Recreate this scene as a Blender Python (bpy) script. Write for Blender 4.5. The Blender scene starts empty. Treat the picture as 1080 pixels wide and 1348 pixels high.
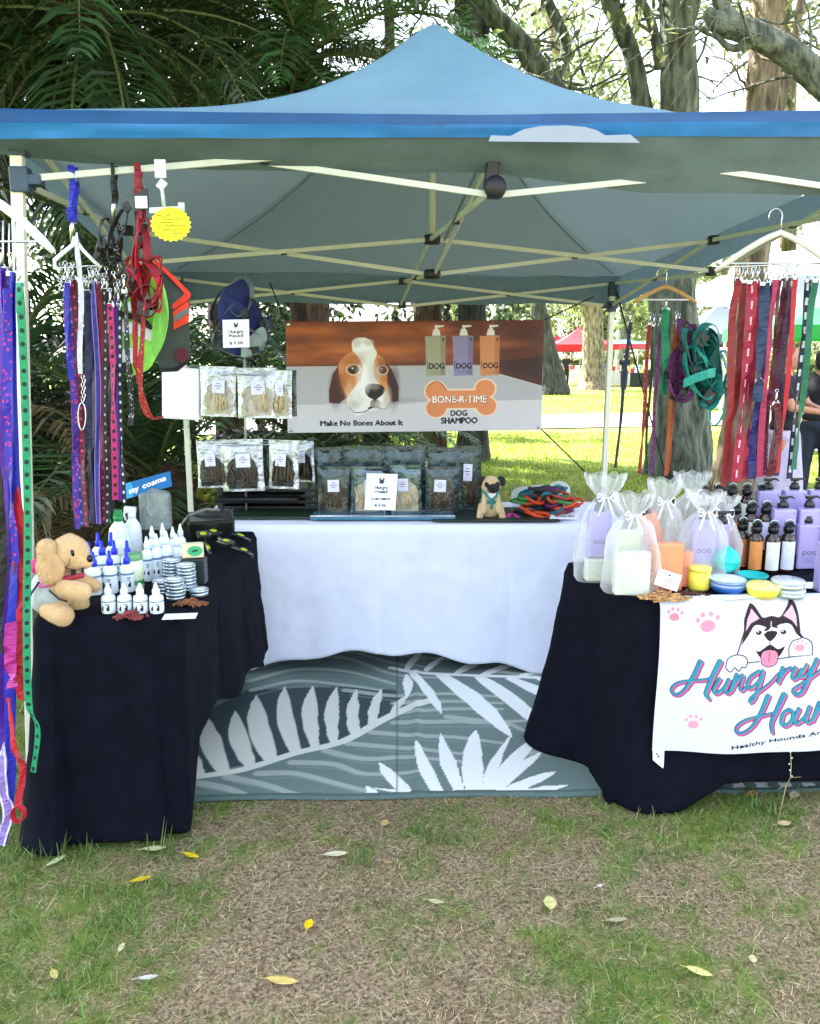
import bpy, bmesh, math, random
import numpy as np
from mathutils import Vector, Matrix, Euler
from mathutils import noise as mnoise
random.seed(7); rng = np.random.default_rng(7)
PI = math.pi; R = math.radians
sc = bpy.context.scene
col = sc.collection
# ------------------------------------------------------------------ camera
PITCH = R(10.7); ZC = 1.55; F = 1080.0
cam = bpy.data.cameras.new('camera'); cam.sensor_fit = 'HORIZONTAL'; cam.sensor_width = 36; cam.lens = 36
cam.clip_start = .05; cam.clip_end = 2000
camo = bpy.data.objects.new('camera', cam); col.objects.link(camo)
camo.location = (0, 0, ZC); camo.rotation_euler = (PI/2-PITCH, 0, 0); sc.camera = camo
CP, SP = math.cos(PITCH), math.sin(PITCH)
def W(px, py, y):
    """measured photo position at the distance y -> world point"""
    u = (px-540)/F; v = (674-py)/F
    dy = CP+v*SP; dz = -SP+v*CP; t = y/dy
    return Vector((u*t, y, ZC+dz*t))
def onz(px, py, z=0.0):
    u = (px-540)/F; v = (674-py)/F
    dy = CP+v*SP; dz = -SP+v*CP; t = (z-ZC)/dz
    return Vector((u*t, dy*t, z))
def depth(p): return p[1]*CP+(ZC-p[2])*SP
# ------------------------------------------------------------------ materials
def lin(h):
    h = h.lstrip('#'); o = []
    for i in (0, 2, 4):
        c = int(h[i:i+2], 16)/255
        o.append(c/12.92 if c <= .04045 else ((c+.055)/1.055)**2.4)
    return tuple(o)
def C3(c): return lin(c) if isinstance(c, str) else tuple(c)
class NT:
    def __init__(s, name):
        s.m = bpy.data.materials.new(name); s.m.use_nodes = True
        s.t = s.m.node_tree; s.t.nodes.clear()
        s.out = s.t.nodes.new('ShaderNodeOutputMaterial')
    def n(s, typ, **k):
        nd = s.t.nodes.new(typ)
        for a, b in k.items(): setattr(nd, a, b)
        return nd
    def l(s, a, b): s.t.links.new(a, b)
    def v(s, sock, val):
        if isinstance(val, bpy.types.NodeSocket): s.l(val, sock)
        else: sock.default_value = val
    def math(s, op, a, b=0.0, c=None):
        nd = s.n('ShaderNodeMath', operation=op)
        s.v(nd.inputs[0], a); s.v(nd.inputs[1], b)
        if c is not None: s.v(nd.inputs[2], c)
        return nd.outputs[0]
    def mix(s, f, a, b):
        nd = s.n('ShaderNodeMix', data_type='RGBA')
        s.v(nd.inputs[0], f)
        for i, x in ((6, a), (7, b)):
            s.v(nd.inputs[i], (*x, 1) if isinstance(x, tuple) and len(x) == 3 else x)
        return nd.outputs[2]
    def noise(s, scale, detail=4, coord='Object', rough=.55):
        tc = s.n('ShaderNodeTexCoord'); nz = s.n('ShaderNodeTexNoise')
        nz.inputs['Scale'].default_value = scale; nz.inputs['Detail'].default_value = detail
        nz.inputs['Roughness'].default_value = rough
        s.l(tc.outputs[coord], nz.inputs['Vector']); return nz.outputs['Fac']
    def ramp(s, f, a, b):
        nd = s.n('ShaderNodeMapRange'); s.v(nd.inputs[0], f)
        nd.inputs[1].default_value = a; nd.inputs[2].default_value = b
        return nd.outputs[0]
MC = {}
def mat(name, color, rough=.6, metal=0., var=.12, scale=30, bump=0., bscale=200, transl=0., alpha=1., spec=.5, attr=None, sheen=0., coat=0., vary_inst=0.):
    if name in MC: return MC[name]
    t = NT(name); c = C3(color) if color else None
    p = t.n('ShaderNodeBsdfPrincipled')
    if attr:
        a = t.n('ShaderNodeAttribute', attribute_name=attr); base = a.outputs['Color']
        f = t.noise(scale, 3)
        hs = t.n('ShaderNodeHueSaturation'); t.l(base, hs.inputs['Color'])
        t.l(t.math('ADD', t.math('MULTIPLY', f, var*2), 1-var), hs.inputs['Value'])
        t.l(hs.outputs[0], p.inputs['Base Color']); cs = hs.outputs[0]
    else:
        f = t.ramp(t.noise(scale, 5), .3, .7)
        cs = t.mix(f, tuple(x*(1-var) for x in c), tuple(min(1, x*(1+var)) for x in c))
        t.l(cs, p.inputs['Base Color'])
    p.inputs['Roughness'].default_value = rough; p.inputs['Metallic'].default_value = metal
    p.inputs['Specular IOR Level'].default_value = spec
    if sheen: p.inputs['Sheen Weight'].default_value = sheen
    if coat: p.inputs['Coat Weight'].default_value = coat
    if bump:
        b = t.n('ShaderNodeBump'); b.inputs['Strength'].default_value = bump; b.inputs['Distance'].default_value = .01
        t.l(t.noise(bscale, 5), b.inputs['Height']); t.l(b.outputs[0], p.inputs['Normal'])
    sh = p.outputs[0]
    if transl:
        tr = t.n('ShaderNodeBsdfTranslucent'); t.l(cs, tr.inputs['Color'])
        mx = t.n('ShaderNodeMixShader'); mx.inputs[0].default_value = transl
        t.l(sh, mx.inputs[1]); t.l(tr.outputs[0], mx.inputs[2]); sh = mx.outputs[0]
    if alpha < 1:
        tr = t.n('ShaderNodeBsdfTransparent'); mx = t.n('ShaderNodeMixShader'); mx.inputs[0].default_value = alpha
        t.l(tr.outputs[0], mx.inputs[1]); t.l(sh, mx.inputs[2]); sh = mx.outputs[0]
    t.l(sh, t.out.inputs[0]); MC[name] = t.m; return t.m
def strapmat(name, base, pat=None, pc='#ffffff', pitch=.05, size=.3, shape='dot'):
    """webbing: UV u across (0-1), v along in metres; woven ribs and an optional printed pattern"""
    if name in MC: return MC[name]
    t = NT(name); p = t.n('ShaderNodeBsdfPrincipled'); uv = t.n('ShaderNodeUVMap')
    sp = t.n('ShaderNodeSeparateXYZ'); t.l(uv.outputs[0], sp.inputs[0]); u, v = sp.outputs[0], sp.outputs[1]
    b = tuple(x**1.12*.72 for x in C3(base)); f = t.ramp(t.noise(60, 4), .3, .7)
    cs = t.mix(f, tuple(x*.8 for x in b), tuple(min(1, x*1.2) for x in b))
    if pat:
        cell = t.math('SUBTRACT', t.math('FRACT', t.math('DIVIDE', v, pitch)), .5)
        du = t.math('SUBTRACT', u, .5)
        if pat == 'dot':
            d2 = t.math('ADD', t.math('POWER', t.math('MULTIPLY', cell, pitch/.022), 2), t.math('POWER', du, 2))
            m = t.math('LESS_THAN', d2, size*size)
        elif pat == 'dash':
            m = t.math('MULTIPLY', t.math('LESS_THAN', t.math('ABSOLUTE', cell), .25), t.math('LESS_THAN', t.math('ABSOLUTE', du), size))
        elif pat == 'edge':
            m = t.math('GREATER_THAN', t.math('ABSOLUTE', du), size)
        elif pat == 'paw':
            tc = t.n('ShaderNodeCombineXYZ'); t.l(t.math('MULTIPLY', u, 1.3), tc.inputs[0]); t.l(t.math('DIVIDE', v, .022), tc.inputs[1])
            vo = t.n('ShaderNodeTexVoronoi'); vo.inputs['Scale'].default_value = 1.6; t.l(tc.outputs[0], vo.inputs['Vector'])
            m = t.math('LESS_THAN', vo.outputs['Distance'], size)
        cs = t.mix(m, cs, tuple(x*.75 for x in C3(pc)))
    w = t.n('ShaderNodeTexWave'); w.inputs['Scale'].default_value = 60; tc2 = t.n('ShaderNodeCombineXYZ')
    t.l(v, tc2.inputs[0]); t.l(tc2.outputs[0], w.inputs['Vector'])
    bp = t.n('ShaderNodeBump'); bp.inputs['Strength'].default_value = .3; bp.inputs['Distance'].default_value = .001
    t.l(w.outputs['Fac'], bp.inputs['Height']); t.l(bp.outputs[0], p.inputs['Normal'])
    t.l(cs, p.inputs['Base Color']); p.inputs['Roughness'].default_value = .55; p.inputs['Sheen Weight'].default_value = .04
    t.l(p.outputs[0], t.out.inputs[0]); MC[name] = t.m; return t.m
# ------------------------------------------------------------------ mesh builder
class MB:
    def __init__(s): s.v = []; s.f = []; s.mi = []; s.uv = {}; s.sm = []
    def add(s, vs, fs, mi=0, smooth=False, uvs=None):
        o = len(s.v); s.v.extend([tuple(x) for x in vs])
        for k, f in enumerate(fs):
            if uvs: s.uv[len(s.f)] = [uvs[i] for i in f]
            s.f.append([i+o for i in f]); s.mi.append(mi); s.sm.append(smooth)
        return s
    def box(s, c, d, rot=None, mi=0, bev=0.0):
        hx, hy, hz = d[0]/2, d[1]/2, d[2]/2
        b = min(bev, hx*.9, hy*.9, hz*.9)
        M = rot if rot is not None else Matrix.Identity(3)
        if isinstance(M, (tuple, list)): M = Euler(M).to_matrix()
        c = Vector(c)
        if b <= 0:
            vs = [M@Vector((x, y, z))+c for x in (-hx, hx) for y in (-hy, hy) for z in (-hz, hz)]
            return s.add(vs, [(0,1,3,2),(4,6,7,5),(0,4,5,1),(2,3,7,6),(0,2,6,4),(1,5,7,3)], mi)
        rings = []; vs = []
        def rr(ex, ey, z):
            out = []
            for sx, sy, a0 in ((1,1,0),(-1,1,90),(-1,-1,180),(1,-1,270)):
                for k in range(4):
                    a = R(a0+k*30)
                    out.append((sx*(hx-b)+ex*math.cos(a), sy*(hy-b)+ex*math.sin(a), z))
            return out
        prof = [(b*.35, -hz), (b*.8, -hz+b*.2), (b, -hz+b), (b, hz-b), (b*.8, hz-b*.2), (b*.35, hz)]
        for e, z in prof: rings.append(rr(e, e, z))
        for r_ in rings: vs += [M@Vector(x)+c for x in r_]
        n = 16; fs = []
        for i in range(len(prof)-1):
            for k in range(n): fs.append((i*n+k, i*n+(k+1)%n, (i+1)*n+(k+1)%n, (i+1)*n+k))
        fs.append(tuple(range(n))[::-1]); fs.append(tuple((len(prof)-1)*n+k for k in range(n)))
        return s.add(vs, fs, mi)
    def tube(s, pts, r, n=8, mi=0, caps=True, flat=1.0):
        pts = [Vector(p) for p in pts]; m = len(pts)
        rs = r if isinstance(r, (list, tuple)) else [r]*m
        vs = []; up = None
        for i, p in enumerate(pts):
            t = (pts[min(i+1, m-1)]-pts[max(i-1, 0)])
            if t.length < 1e-9: t = Vector((0, 0, 1))
            t.normalize()
            if up is None:
                up = Vector((0, 0, 1)) if abs(t.z) < .9 else Vector((1, 0, 0))
            a = (up-t*up.dot(t))
            if a.length < 1e-6: a = t.orthogonal()
            a.normalize(); b = t.cross(a); up = a
            for k in range(n):
                g = 2*PI*k/n
                vs.append(p+a*(math.cos(g)*rs[i])+b*(math.sin(g)*rs[i]*flat))
        fs = [(i*n+k, i*n+(k+1)%n, (i+1)*n+(k+1)%n, (i+1)*n+k) for i in range(m-1) for k in range(n)]
        if caps: fs += [tuple(range(n))[::-1], tuple((m-1)*n+k for k in range(n))]
        return s.add(vs, fs, mi, n > 5)
    def lathe(s, prof, c=(0,0,0), n=20, mi=0, M=None, sx=1, sy=1):
        M = M or Matrix.Identity(3); c = Vector(c); vs = []
        for r_, z in prof:
            for k in range(n):
                a = 2*PI*k/n; vs.append(M@Vector((r_*math.cos(a)*sx, r_*math.sin(a)*sy, z))+c)
        m = len(prof)
        fs = [(i*n+k, i*n+(k+1)%n, (i+1)*n+(k+1)%n, (i+1)*n+k) for i in range(m-1) for k in range(n)]
        if prof[0][0] > 1e-4: fs.append(tuple(range(n))[::-1])
        if prof[-1][0] > 1e-4: fs.append(tuple((m-1)*n+k for k in range(n)))
        return s.add(vs, fs, mi, True)
    def ell(s, c, r, M=None, n=16, mi=0):
        prof = [(math.sin(PI*i/10), -math.cos(PI*i/10)) for i in range(11)]
        prof[0] = (1e-5, -1); prof[-1] = (1e-5, 1)
        M = M or Matrix.Identity(3)
        return s.lathe(prof, c, n, mi, M@Matrix.Diagonal(Vector(r)))
    def ribbon(s, pts, wv, th=.0015, mi=0, v0=0.0):
        """webbing: pts path, wv width vector (or list), solid with thickness; UVs for pattern"""
        pts = [Vector(p) for p in pts]; m = len(pts); vs = []; uvs = []; L = v0
        for i, p in enumerate(pts):
            if i: L += (p-pts[i-1]).length
            w = Vector(wv[i] if isinstance(wv, list) else wv)
            t = (pts[min(i+1, m-1)]-pts[max(i-1, 0)]).normalized()
            nn = w.cross(t); nn = nn.normalized()*th/2 if nn.length > 1e-9 else Vector((0, th/2, 0))
            vs += [p-w/2+nn, p+w/2+nn, p+w/2-nn, p-w/2-nn]
            uvs += [(0, L), (1, L), (1, L), (0, L)]
        fs = []
        for i in range(m-1):
            a, b = i*4, i*4+4
            for k in range(4): fs.append((a+k, a+(k+1) % 4, b+(k+1) % 4, b+k))
        fs += [(3, 2, 1, 0), (m*4-4, m*4-3, m*4-2, m*4-1)]
        return s.add(vs, fs, mi, False, uvs)
    def prism(s, poly, fn, th, mi=0):
        """poly 2D, fn(x,y,off)->3D, thickness th"""
        n = len(poly)
        vs = [fn(x, y, th) for x, y in poly]+[fn(x, y, 0) for x, y in poly]
        fs = [tuple(range(n)), tuple(range(2*n-1, n-1, -1))]+[(k, k+n, (k+1) % n+n, (k+1) % n) for k in range(n)]
        return s.add(vs, fs, mi)
    def build(s, name, mats, parent=None, loc=None):
        me = bpy.data.meshes.new(name)
        vs = s.v
        if loc is not None:
            l = Vector(loc); vs = [tuple(Vector(x)-l) for x in s.v]
        me.from_pydata(vs, [], s.f)
        if not isinstance(mats, (list, tuple)): mats = [mats]
        for m in mats: me.materials.append(m)
        me.polygons.foreach_set('material_index', s.mi); me.polygons.foreach_set('use_smooth', s.sm)
        if s.uv:
            ul = me.uv_layers.new(name='UVMap')
            for i, p in enumerate(me.polygons):
                if i in s.uv:
                    for k, li in enumerate(p.loop_indices): ul.data[li].uv = s.uv[i][k]
        me.update()
        o = bpy.data.objects.new(name, me); col.objects.link(o)
        if loc is not None: o.location = loc
        if parent is not None: o.parent = parent
        return o
def npmesh(name, V, Fq, mats, parent=None, colors=None, smooth=False, loc=None):
    """fast mesh from numpy: V (n,3), Fq (m,3|4)"""
    me = bpy.data.meshes.new(name); V = np.asarray(V, dtype=np.float32); Fq = np.asarray(Fq, dtype=np.int32)
    if loc is not None: V = V-np.array(loc, dtype=np.float32)
    k = Fq.shape[1]; m = len(Fq)
    me.vertices.add(len(V)); me.vertices.foreach_set('co', V.ravel())
    me.loops.add(m*k); me.loops.foreach_set('vertex_index', Fq.ravel())
    me.polygons.add(m); me.polygons.foreach_set('loop_start', np.arange(0, m*k, k, dtype=np.int32))
    me.polygons.foreach_set('loop_total', np.full(m, k, dtype=np.int32))
    me.polygons.foreach_set('use_smooth', np.full(m, smooth))
    if colors is not None:
        ca = me.color_attributes.new('Col', 'FLOAT_COLOR', 'POINT')
        cc = np.ones((len(V), 4), dtype=np.float32); cc[:, :3] = colors; ca.data.foreach_set('color', cc.ravel())
    for mm in (mats if isinstance(mats, (list, tuple)) else [mats]): me.materials.append(mm)
    me.update(calc_edges=True); me.validate()
    o = bpy.data.objects.new(name, me); col.objects.link(o)
    if loc is not None: o.location = loc
    if parent is not None: o.parent = parent
    return o
def gridfaces(nu, nv):
    i = np.arange(nu-1)[:, None]*nv+np.arange(nv-1)[None, :]
    return np.stack([i, i+nv, i+nv+1, i+1], -1).reshape(-1, 4)
def tag(o, label=None, cat=None, group=None, kind=None):
    if label: o['label'] = label
    if cat: o['category'] = cat
    if group: o['group'] = group
    if kind: o['kind'] = kind
    return o
def thing(name, label, cat, loc=(0,0,0), group=None, rz=0):
    o = bpy.data.objects.new(name, None); col.objects.link(o); o.empty_display_size = .05
    o.location = loc; o.rotation_euler = (0, 0, rz); return tag(o, label, cat, group)
def dup(root, loc, rz=0, label=None, scale=None):
    c = root.copy(); col.objects.link(c); c.location = loc; c.rotation_euler = (0, 0, rz)
    if label: c['label'] = label
    if scale: c.scale = (scale,)*3 if not isinstance(scale, tuple) else scale
    for ch in root.children:
        d = ch.copy(); col.objects.link(d); d.parent = c
        for g in ch.children:
            e = g.copy(); col.objects.link(e); e.parent = d
    return c
def unlocal(o):
    """parent's world offset removed: children built in world coordinates"""
    for ch in o.children:
        ch.matrix_parent_inverse = Matrix.LocRotScale(o.location, o.rotation_euler, None).inverted()
def blob(name, prims, voxel, m, parent=None, smooth=2, loc=None):
    """one continuous surface from ellipsoids / capsules: ('e',c,r[,rot]) ('c',a,b,ra,rb)"""
    b = MB()
    for p in prims:
        if p[0] == 'e':
            b.ell(p[1], p[2], Euler(p[3]).to_matrix() if len(p) > 3 else None)
        else:
            a, c, ra, rb = Vector(p[1]), Vector(p[2]), p[3], p[4]
            n = max(3, int((c-a).length/max(.3*min(ra, rb), 1e-3))); n = min(n, 14)
            for i in range(n+1):
                t = i/n; q = ra+(rb-ra)*t; b.ell(a.lerp(c, t), (q, q, q), n=12)
    me = bpy.data.meshes.new(name); me.from_pydata(b.v, [], b.f)
    o = bpy.data.objects.new('tmp', me); col.objects.link(o)
    md = o.modifiers.new('r', 'REMESH'); md.mode = 'VOXEL'; md.voxel_size = voxel
    if smooth:
        ms = o.modifiers.new('s', 'SMOOTH'); ms.iterations = smooth*3; ms.factor = .5
    dg = bpy.context.evaluated_depsgraph_get(); dg.update()
    me2 = bpy.data.meshes.new_from_object(o.evaluated_get(dg)); me2.name = name
    bpy.data.objects.remove(o)
    for p in me2.polygons: p.use_smooth = True
    me2.materials.clear(); me2.materials.append(m)
    if loc is not None: me2.transform(Matrix.Translation(-Vector(loc)))
    o = bpy.data.objects.new(name, me2); col.objects.link(o)
    if loc is not None: o.location = loc
    if parent is not None: o.parent = parent
    return o
def fuzz(o, n, ln, w=.0008, seed=1):
    """short pile rooted in the surface of a plush part, joined into its own mesh"""
    me = o.data; me.calc_loop_triangles(); T_ = np.array([t.vertices[:] for t in me.loop_triangles]); V = np.empty(len(me.vertices)*3); me.vertices.foreach_get('co', V); V = V.reshape(-1, 3)
    A, B, C_ = V[T_[:, 0]], V[T_[:, 1]], V[T_[:, 2]]; N = np.cross(B-A, C_-A); ar = np.linalg.norm(N, axis=1)+1e-12; r = np.random.default_rng(seed)
    k = r.choice(len(T_), n, p=ar/ar.sum()); u, v = r.random((2, n)); fl = u+v > 1; u[fl], v[fl] = 1-u[fl], 1-v[fl]
    P = A[k]+(B-A)[k]*u[:, None]+(C_-A)[k]*v[:, None]; nn = (N/ar[:, None])[k]; d = nn+r.normal(0, .45, (n, 3))+np.array([0, 0, -.35]); d /= np.linalg.norm(d, axis=1)[:, None]
    sd = np.cross(d, r.normal(0, 1, (n, 3))); sd /= np.linalg.norm(sd, axis=1)[:, None]; L_ = ln*r.uniform(.5, 1.2, (n, 1))
    Vn = np.stack([P-sd*w, P+sd*w, P+d*L_], 1).reshape(-1, 3)
    F0 = [tuple(p.vertices) for p in me.polygons]; k0 = len(V); F1 = [(k0+3*i, k0+3*i+1, k0+3*i+2) for i in range(n)]
    m2 = bpy.data.meshes.new(me.name); m2.from_pydata(np.concatenate([V, Vn]).tolist(), [], F0+F1)
    for m in me.materials: m2.materials.append(m)
    m2.polygons.foreach_set('use_smooth', [True]*len(F0)+[False]*len(F1)); o.data = m2
_fc = {}
def texttris(s):
    if s in _fc: return _fc[s]
    cu = bpy.data.curves.new('t', 'FONT'); cu.body = s; cu.resolution_u = 3
    o = bpy.data.objects.new('t', cu); col.objects.link(o)
    dg = bpy.context.evaluated_depsgraph_get(); dg.update()
    me = bpy.data.meshes.new_from_object(o.evaluated_get(dg)); me.calc_loop_triangles()
    V = np.array([v.co[:2] for v in me.vertices]); T = np.array([t.vertices[:] for t in me.loop_triangles])
    bpy.data.objects.remove(o); bpy.data.meshes.remove(me)
    V[:, 0] -= V[:, 0].min(); _fc[s] = (V, T); return _fc[s]
class Canvas:
    """a colour raster over a grid; becomes the colour attribute of a printed sheet"""
    def __init__(s, x0, y0, x1, y1, nx, ny, bg):
        s.x = np.linspace(x0, x1, nx); s.y = np.linspace(y0, y1, ny); s.X, s.Y = np.meshgrid(s.x, s.y, indexing='ij')
        s.c = np.empty((nx, ny, 3)); s.c[:] = C3(bg); s.px = abs(x1-x0)/nx
    def put(s, m, c):
        c = np.array(C3(c)) if not isinstance(c, np.ndarray) else c
        m = m[..., None]
        s.c = s.c*(1-m)+c*m
    def poly(s, pts, c, a=1.0):
        n = len(pts); xs_ = [p[0] for p in pts]; ys_ = [p[1] for p in pts]
        i0, i1 = np.searchsorted(s.x, [min(xs_), max(xs_)]); j0, j1 = np.searchsorted(s.y, [min(ys_), max(ys_)])
        if i1 <= i0 or j1 <= j0: return
        X = s.X[i0:i1, j0:j1]; Y = s.Y[i0:i1, j0:j1]; m = np.zeros(X.shape, bool)
        for i in range(n):
            (xa, ya), (xb, yb) = pts[i], pts[(i+1) % n]
            if ya == yb: continue
            m ^= ((ya > Y) != (yb > Y)) & (X < (xb-xa)*(Y-ya)/(yb-ya)+xa)
        c = np.array(C3(c)) if not isinstance(c, np.ndarray) else c
        if c.ndim == 3: c = c[i0:i1, j0:j1]
        m = m[..., None]*a; s.c[i0:i1, j0:j1] = s.c[i0:i1, j0:j1]*(1-m)+c*m
    def ell(s, cx, cy, rx, ry, c, rot=0, a=1.0, soft=0):
        dx, dy = s.X-cx, s.Y-cy; cr, sr = math.cos(rot), math.sin(rot)
        d = np.sqrt(((dx*cr+dy*sr)/rx)**2+((-dx*sr+dy*cr)/ry)**2)
        k = max(soft, s.px/min(rx, ry))
        s.put(np.clip((1-d)/k+.5, 0, 1)*a, c)
    def stroke(s, pts, w, c, a=1.0, w1=None, smooth=True):
        if smooth and len(pts) > 2: pts = spline(pts, 6)
        m = np.zeros(s.X.shape); n = len(pts)
        for i in range(n-1):
            (xa, ya), (xb, yb) = pts[i], pts[i+1]
            ww = w if w1 is None else w+(w1-w)*i/max(1, n-2)
            dx, dy = xb-xa, yb-ya; L = dx*dx+dy*dy+1e-12; e = ww/2+s.px*2
            i0, i1 = np.searchsorted(s.x, [min(xa, xb)-e, max(xa, xb)+e]); j0, j1 = np.searchsorted(s.y, [min(ya, yb)-e, max(ya, yb)+e])
            if i1 <= i0 or j1 <= j0: continue
            X = s.X[i0:i1, j0:j1]; Y = s.Y[i0:i1, j0:j1]
            t = np.clip(((X-xa)*dx+(Y-ya)*dy)/L, 0, 1)
            d = np.hypot(X-xa-t*dx, Y-ya-t*dy)
            m[i0:i1, j0:j1] = np.maximum(m[i0:i1, j0:j1], np.clip((ww/2-d)/s.px+.5, 0, 1))
        s.put(m*a, c)
    def text(s, txt, x, y, h, c, wscale=1.0, width=None, rise=0.0, bold=0.0):
        V, T = texttris(txt); V = V.copy(); cap = .7
        k = h/cap; kx = k*wscale
        if width: kx = width/V[:, 0].max()
        P = np.stack([x+V[:, 0]*kx, y-V[:, 1]*k-rise*V[:, 0]*kx], 1)
        m = np.zeros(s.X.shape, bool)
        offs = [(0, 0)]+([(bold, 0), (-bold, 0), (0, bold), (0, -bold)] if bold else [])
        for tr in T:
            a0, b0, c0 = P[tr]
            for ox, oy in offs:
                o = np.array((ox, oy)); a, b, cc = a0+o, b0+o, c0+o
                i0, i1 = np.searchsorted(s.x, [min(a[0], b[0], cc[0]), max(a[0], b[0], cc[0])])
                j0, j1 = np.searchsorted(s.y, [min(a[1], b[1], cc[1]), max(a[1], b[1], cc[1])])
                if i1 <= i0 or j1 <= j0: continue
                X = s.X[i0:i1, j0:j1]; Y = s.Y[i0:i1, j0:j1]
                e = lambda p, q: (q[0]-p[0])*(Y-p[1])-(q[1]-p[1])*(X-p[0])
                e1, e2, e3 = e(a, b), e(b, cc), e(cc, a)
                m[i0:i1, j0:j1] |= ((e1 >= 0) & (e2 >= 0) & (e3 >= 0)) | ((e1 <= 0) & (e2 <= 0) & (e3 <= 0))
        s.put(m.astype(float), c)
    def sheet(s, name, fn, m, parent=None, loc=None):
        """fn(X,Y)->(x,y,z arrays)"""
        P = np.stack(fn(s.X, s.Y), -1).reshape(-1, 3)
        nx, ny = s.X.shape
        return npmesh(name, P, gridfaces(nx, ny), m, parent, s.c.reshape(-1, 3), True, loc)
def spline(pts, k=6):
    P = [np.array(p, float) for p in pts]; P = [2*P[0]-P[1]]+P+[2*P[-1]-P[-2]]; out = []
    for i in range(1, len(P)-2):
        for j in range(k):
            t = j/k; a, b, c, d = P[i-1:i+3]
            out.append(tuple(.5*((2*b)+(-a+c)*t+(2*a-5*b+4*c-d)*t*t+(-a+3*b-3*c+d)*t**3)))
    out.append(tuple(P[-2])); return out
def spl(pts, k=6): return [Vector(p) for p in spline([tuple(p) for p in pts], k)]
def vnoise(X, Y, s, seed=0, oct=3):
    """cheap smooth value noise on arrays"""
    out = np.zeros(np.shape(X)); amp = 1; tot = 0
    r = np.random.default_rng(seed)
    for o in range(oct):
        tab = r.random((64, 64)); x = np.asarray(X)*s*2**o+r.random()*30; y = np.asarray(Y)*s*2**o+r.random()*30
        xi = np.floor(x).astype(int); yi = np.floor(y).astype(int); fx = x-xi; fy = y-yi
        fx = fx*fx*(3-2*fx); fy = fy*fy*(3-2*fy); g = lambda a, b: tab[a % 64, b % 64]
        out += amp*((g(xi, yi)*(1-fx)+g(xi+1, yi)*fx)*(1-fy)+(g(xi, yi+1)*(1-fx)+g(xi+1, yi+1)*fx)*fy)
        tot += amp; amp *= .5
    return out/tot
# ------------------------------------------------------------------ light
SUN = Vector((-.50, .36, .80)).normalized()
world = bpy.data.worlds.new('World'); sc.world = world; world.use_nodes = True
wn = world.node_tree; sky = wn.nodes.new('ShaderNodeTexSky'); sky.sky_type = 'NISHITA'; sky.sun_disc = False
sky.sun_elevation = math.asin(SUN.z); sky.sun_rotation = math.atan2(SUN.x, SUN.y)
sky.air_density = 1.0; sky.dust_density = 2.5; sky.ozone_density = 1.0
hz = wn.nodes.new('ShaderNodeHueSaturation'); hz.inputs['Saturation'].default_value = .55   # thin white overcast veil
wn.links.new(sky.outputs[0], hz.inputs['Color'])
bg = wn.nodes['Background']; wn.links.new(hz.outputs[0], bg.inputs[0]); bg.inputs[1].default_value = .15
sl = bpy.data.lights.new('sun', 'SUN'); sl.energy = 4.8; sl.angle = R(.6); sl.color = (1, .95, .86)
so = bpy.data.objects.new('sun', sl); col.objects.link(so); so.location = SUN*30
so.rotation_euler = SUN.to_track_quat('Z', 'Y').to_euler()
sc.view_settings.view_transform = 'Standard'; sc.view_settings.look = 'None'; sc.view_settings.gamma = 1
sc.view_settings.exposure = 2.72
sc.cycles.max_bounces = 8; sc.cycles.transparent_max_bounces = 16; sc.cycles.use_denoising = True
# ================================================================== GROUND
def ground_z(x, y):
    return (vnoise(x, y, .9, 3, 3)-.5)*.03
def zg(x, y): return float(ground_z(np.array([x]), np.array([y]))[0])
def patchiness(x, y):   # 0 = dry straw, 1 = green grass, same field for the soil and for the blades
    n = vnoise(x, y, 1.6, 11, 4)*.75+vnoise(x, y, 6, 12, 3)*.3
    bl = lambda cx, cy, rx, ry: np.exp(-((x-cx)/rx)**2-((y-cy)/ry)**2)
    n2_ = vnoise(x, y, 22, 17, 2); g = .475+(n-.5)*.55+(n2_-.5)*.36-.21*np.clip(x+.2, -.6, .5)+.14*bl(.05, 2.52, .25, .12)+.10*bl(.25, 1.85, .35, .2)-.22*bl(-.36, 2.12, .14, .22)-.16*bl(-.25, 1.8, .3, .12)+.12*bl(1.15, 2.5, .2, .15)+.05*bl(.62, 2.35, .15, .08)
    return np.clip((g-.40)/.20, 0, 1)
t = NT('lawn_ground'); p = t.n('ShaderNodeBsdfPrincipled'); p.inputs['Roughness'].default_value = .95; p.inputs['Specular IOR Level'].default_value = .15
att = t.n('ShaderNodeAttribute', attribute_name='Col')
n1 = t.noise(14, 6); n2 = t.noise(90, 4); n3 = t.noise(2.2, 5)
soil = t.mix(t.ramp(n2, .3, .7), lin('#4a3e2c'), lin('#bca888'))
green = t.mix(t.ramp(n1, .3, .7), (.09, .15, .03), (.17, .26, .05))
g2 = t.mix(t.ramp(n3, .35, .65), green, (.24, .30, .05))
t.l(t.mix(att.outputs['Fac'], soil, g2), p.inputs['Base Color'])
bp = t.n('ShaderNodeBump'); bp.inputs['Strength'].default_value = .8; bp.inputs['Distance'].default_value = .02
t.l(t.noise(120, 6), bp.inputs['Height']); t.l(bp.outputs[0], p.inputs['Normal']); t.l(p.outputs[0], t.out.inputs[0])
gx = np.concatenate([-np.geomspace(400, 4, 40), np.linspace(-3.9, 3.9, 157), np.geomspace(4, 400, 40)])
gy = np.concatenate([-np.geomspace(200, 1, 20), np.linspace(-.9, 8, 180), np.geomspace(8.1, 900, 70)])
GX, GY = np.meshgrid(gx, gy, indexing='ij')
GZ = ground_z(GX, GY)*np.clip(1.2-np.hypot(GX, GY)/60, 0, 1)
far = np.clip((GY-6)/3, 0, 1)
litter = np.exp(-((GX+3.2)/3.2)**4)*np.clip((GY-5)/2, 0, 1)*np.clip((13-GY)/2, 0, 1)
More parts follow.
